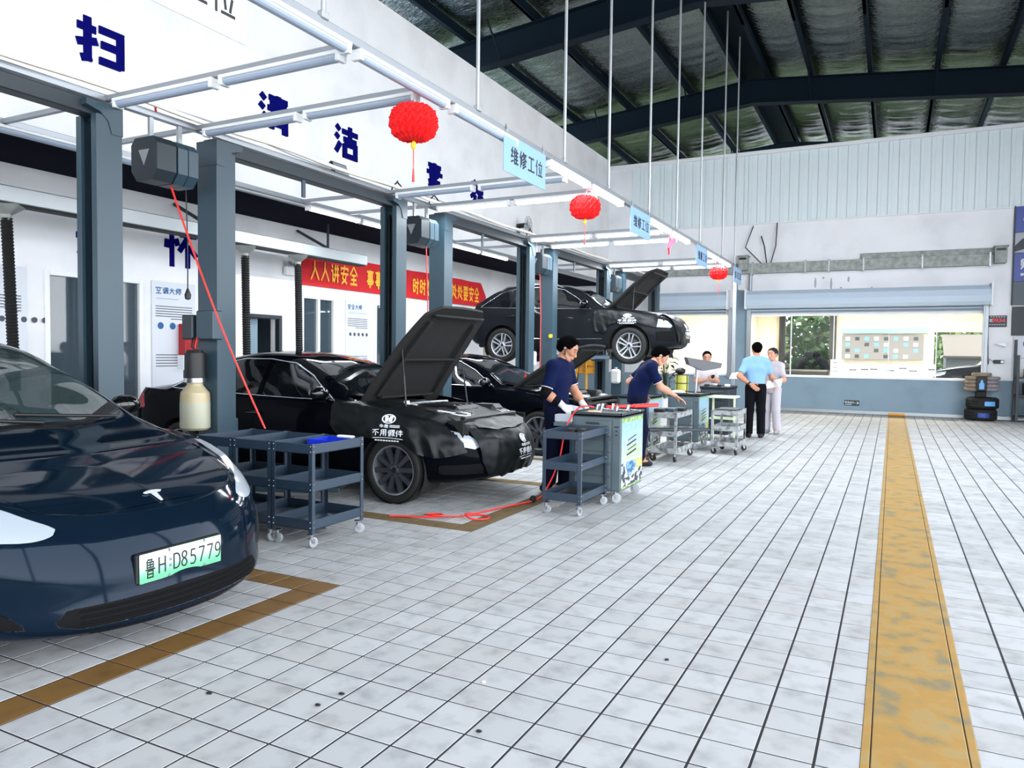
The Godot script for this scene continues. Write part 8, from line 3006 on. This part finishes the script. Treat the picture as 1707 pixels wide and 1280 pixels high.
	var dark := {"skin": "cloth_ink", "shirt": "cloth_ink", "trousers": "cloth_ink", "shoes": "ink", "hair": "hair_black", "fine": 2.0, "hem": -0.1}  # ink throughout, skin too: silhouettes for the reflected figures
	var f1 := person("dark figure bending forward, standing in for a reflection in the office window", Vector3(-2.72, 0.09, -26.1), 0.0, j, dark)
	var f2: Node3D = twin(f1, Vector3(-1.9, 0.12, -26.05), PI * 0.95, "dark figure facing the bending one, standing in for a reflection in the office window")
	# garden, low house and a parked car beyond
	for k in 7:
		var t := thing("tree", "%s bushy green tree from the left beyond the office windows" % ["first", "second", "third", "fourth", "fifth", "sixth", "seventh"][k], "tree", Vector3(-10.0 + k * 2.2, -0.3, -36.0 - (k % 2) * 1.5 - (8.0 if k > 4 else 0.0)), 0.0, "trees beyond the office")
		var tr := MB.new()
		tr.cyl(Vector3(), Vector3(0.1, 2.4, 0), 0.16, 0.09, 10)
		put("trunk", tr, "bark", t)
		var cr := MB.new()
		leafy(cr, Vector3(0, 2.4, 0), Vector3(1.35, 2.5, 1.3), 2200, 0.36)
		var lf := put("foliage", cr, "leaf" if k % 2 else M("leaf_mid", Color(0.42, 0.52, 0.28), 0.6), t)
		lf.set_meta("kind", "stuff")
	var hs := thing("low_building", "low white building with a tiled roof beyond the right office window", "building", Vector3(5.2, -0.3, -40.0))
	var h1 := MB.new()
	h1.bb(Vector3(-3.0, 0, -2), Vector3(3.0, 2.0, 0))
	put("wall", h1, M("render_wall", Color(0.34, 0.35, 0.36), 0.8), hs)
	var h2 := MB.new()
	h2.prism([V(0.25, 1.95), V(-2.2, 3.0), V(-2.2, 2.9), V(0.25, 1.85)], Transform3D(Basis(Vector3.BACK, Vector3.UP, Vector3.LEFT), Vector3(3.1, 0, 0)), 6.2)
	put("roof", h2, M("tile_roof", Color(0.27, 0.24, 0.19), 0.8), hs)
	for q in [-1.9, -0.6, 0.9]:
		var h3 := MB.new()
		h3.bb(Vector3(q, 0.5 if q > -1.0 else 0.0, 0.0), Vector3(q + 0.7, 1.5, 0.03))
		put("opening", h3, "ink", hs)
	var s := sedan_spec()
	s.panels[0][3] = "paint_black"
	s.skin["NI"] = 80
	var pc := make_car("car", "black car parked outside, seen through the right office window", Vector3(1.0, 0.3, -30.0), s)
	pc.root.rotation.y = PI

func build_small_things() -> void:
	# panels added to brighten the office; a blind added for its overbright window
	for k in 3:
		var t := thing("fill_light_panel", "%s added glowing panel from the left, brightening the office" % ["first", "second", "third"][k], "lamp", Vector3(-5.4 + k * 2.9 + (0.4 if k else 0.0), 3.1, -24.4), 0.0, "panels added to brighten the office")
		var f := MB.new()
		f.box(Vector3(0, -0.02, 0), Vector3(1.25, 0.04, 0.65), 0.006)
		put("frame", f, "white_plastic", t)
		var d := MB.new()
		d.box(Vector3(0, -0.042, 0), Vector3(1.18, 0.006, 0.58))
		put("diffuser", d, "tube_on", t)
		var li := AreaLight3D.new()
		li.name = "light"
		li.area_size = Vector2(1.1, 0.5)
		li.light_color = Color(1.0, 0.96, 0.88)
		li.light_energy = 5.0
		li.shadow_enabled = true
		li.area_range = 30.0
		li.area_attenuation = 2.0
		li.transform = Transform3D(Basis(Vector3.RIGHT, -PI / 2), Vector3(0, -0.06, 0))
		t.add_child(li, true)
	var bl := thing("glare_blind", "added white blind for the glare in the left office's rear window", "blind", Vector3(-6.0, 1.0, -26.95))
	var b0 := M("glare_cloth", Color(0.93, 0.94, 0.95), 0.8)
	b0.backlight_enabled = true
	b0.backlight = Color(0.9, 0.9, 0.9)
	for k in 2:
		var b := MB.new()
		b.bb(Vector3(-1.05 + k * 0.42, 0.0, -0.004), Vector3(-0.66 if k == 0 else 1.05, 1.3, 0.0))
		put("cloth", b, b0, bl)
	var b2 := MB.new()
	b2.bb(Vector3(-0.655, -0.02, -0.02), Vector3(-0.635, 1.32, 0.03))
	put("bar", b2, "poster_grey", bl)
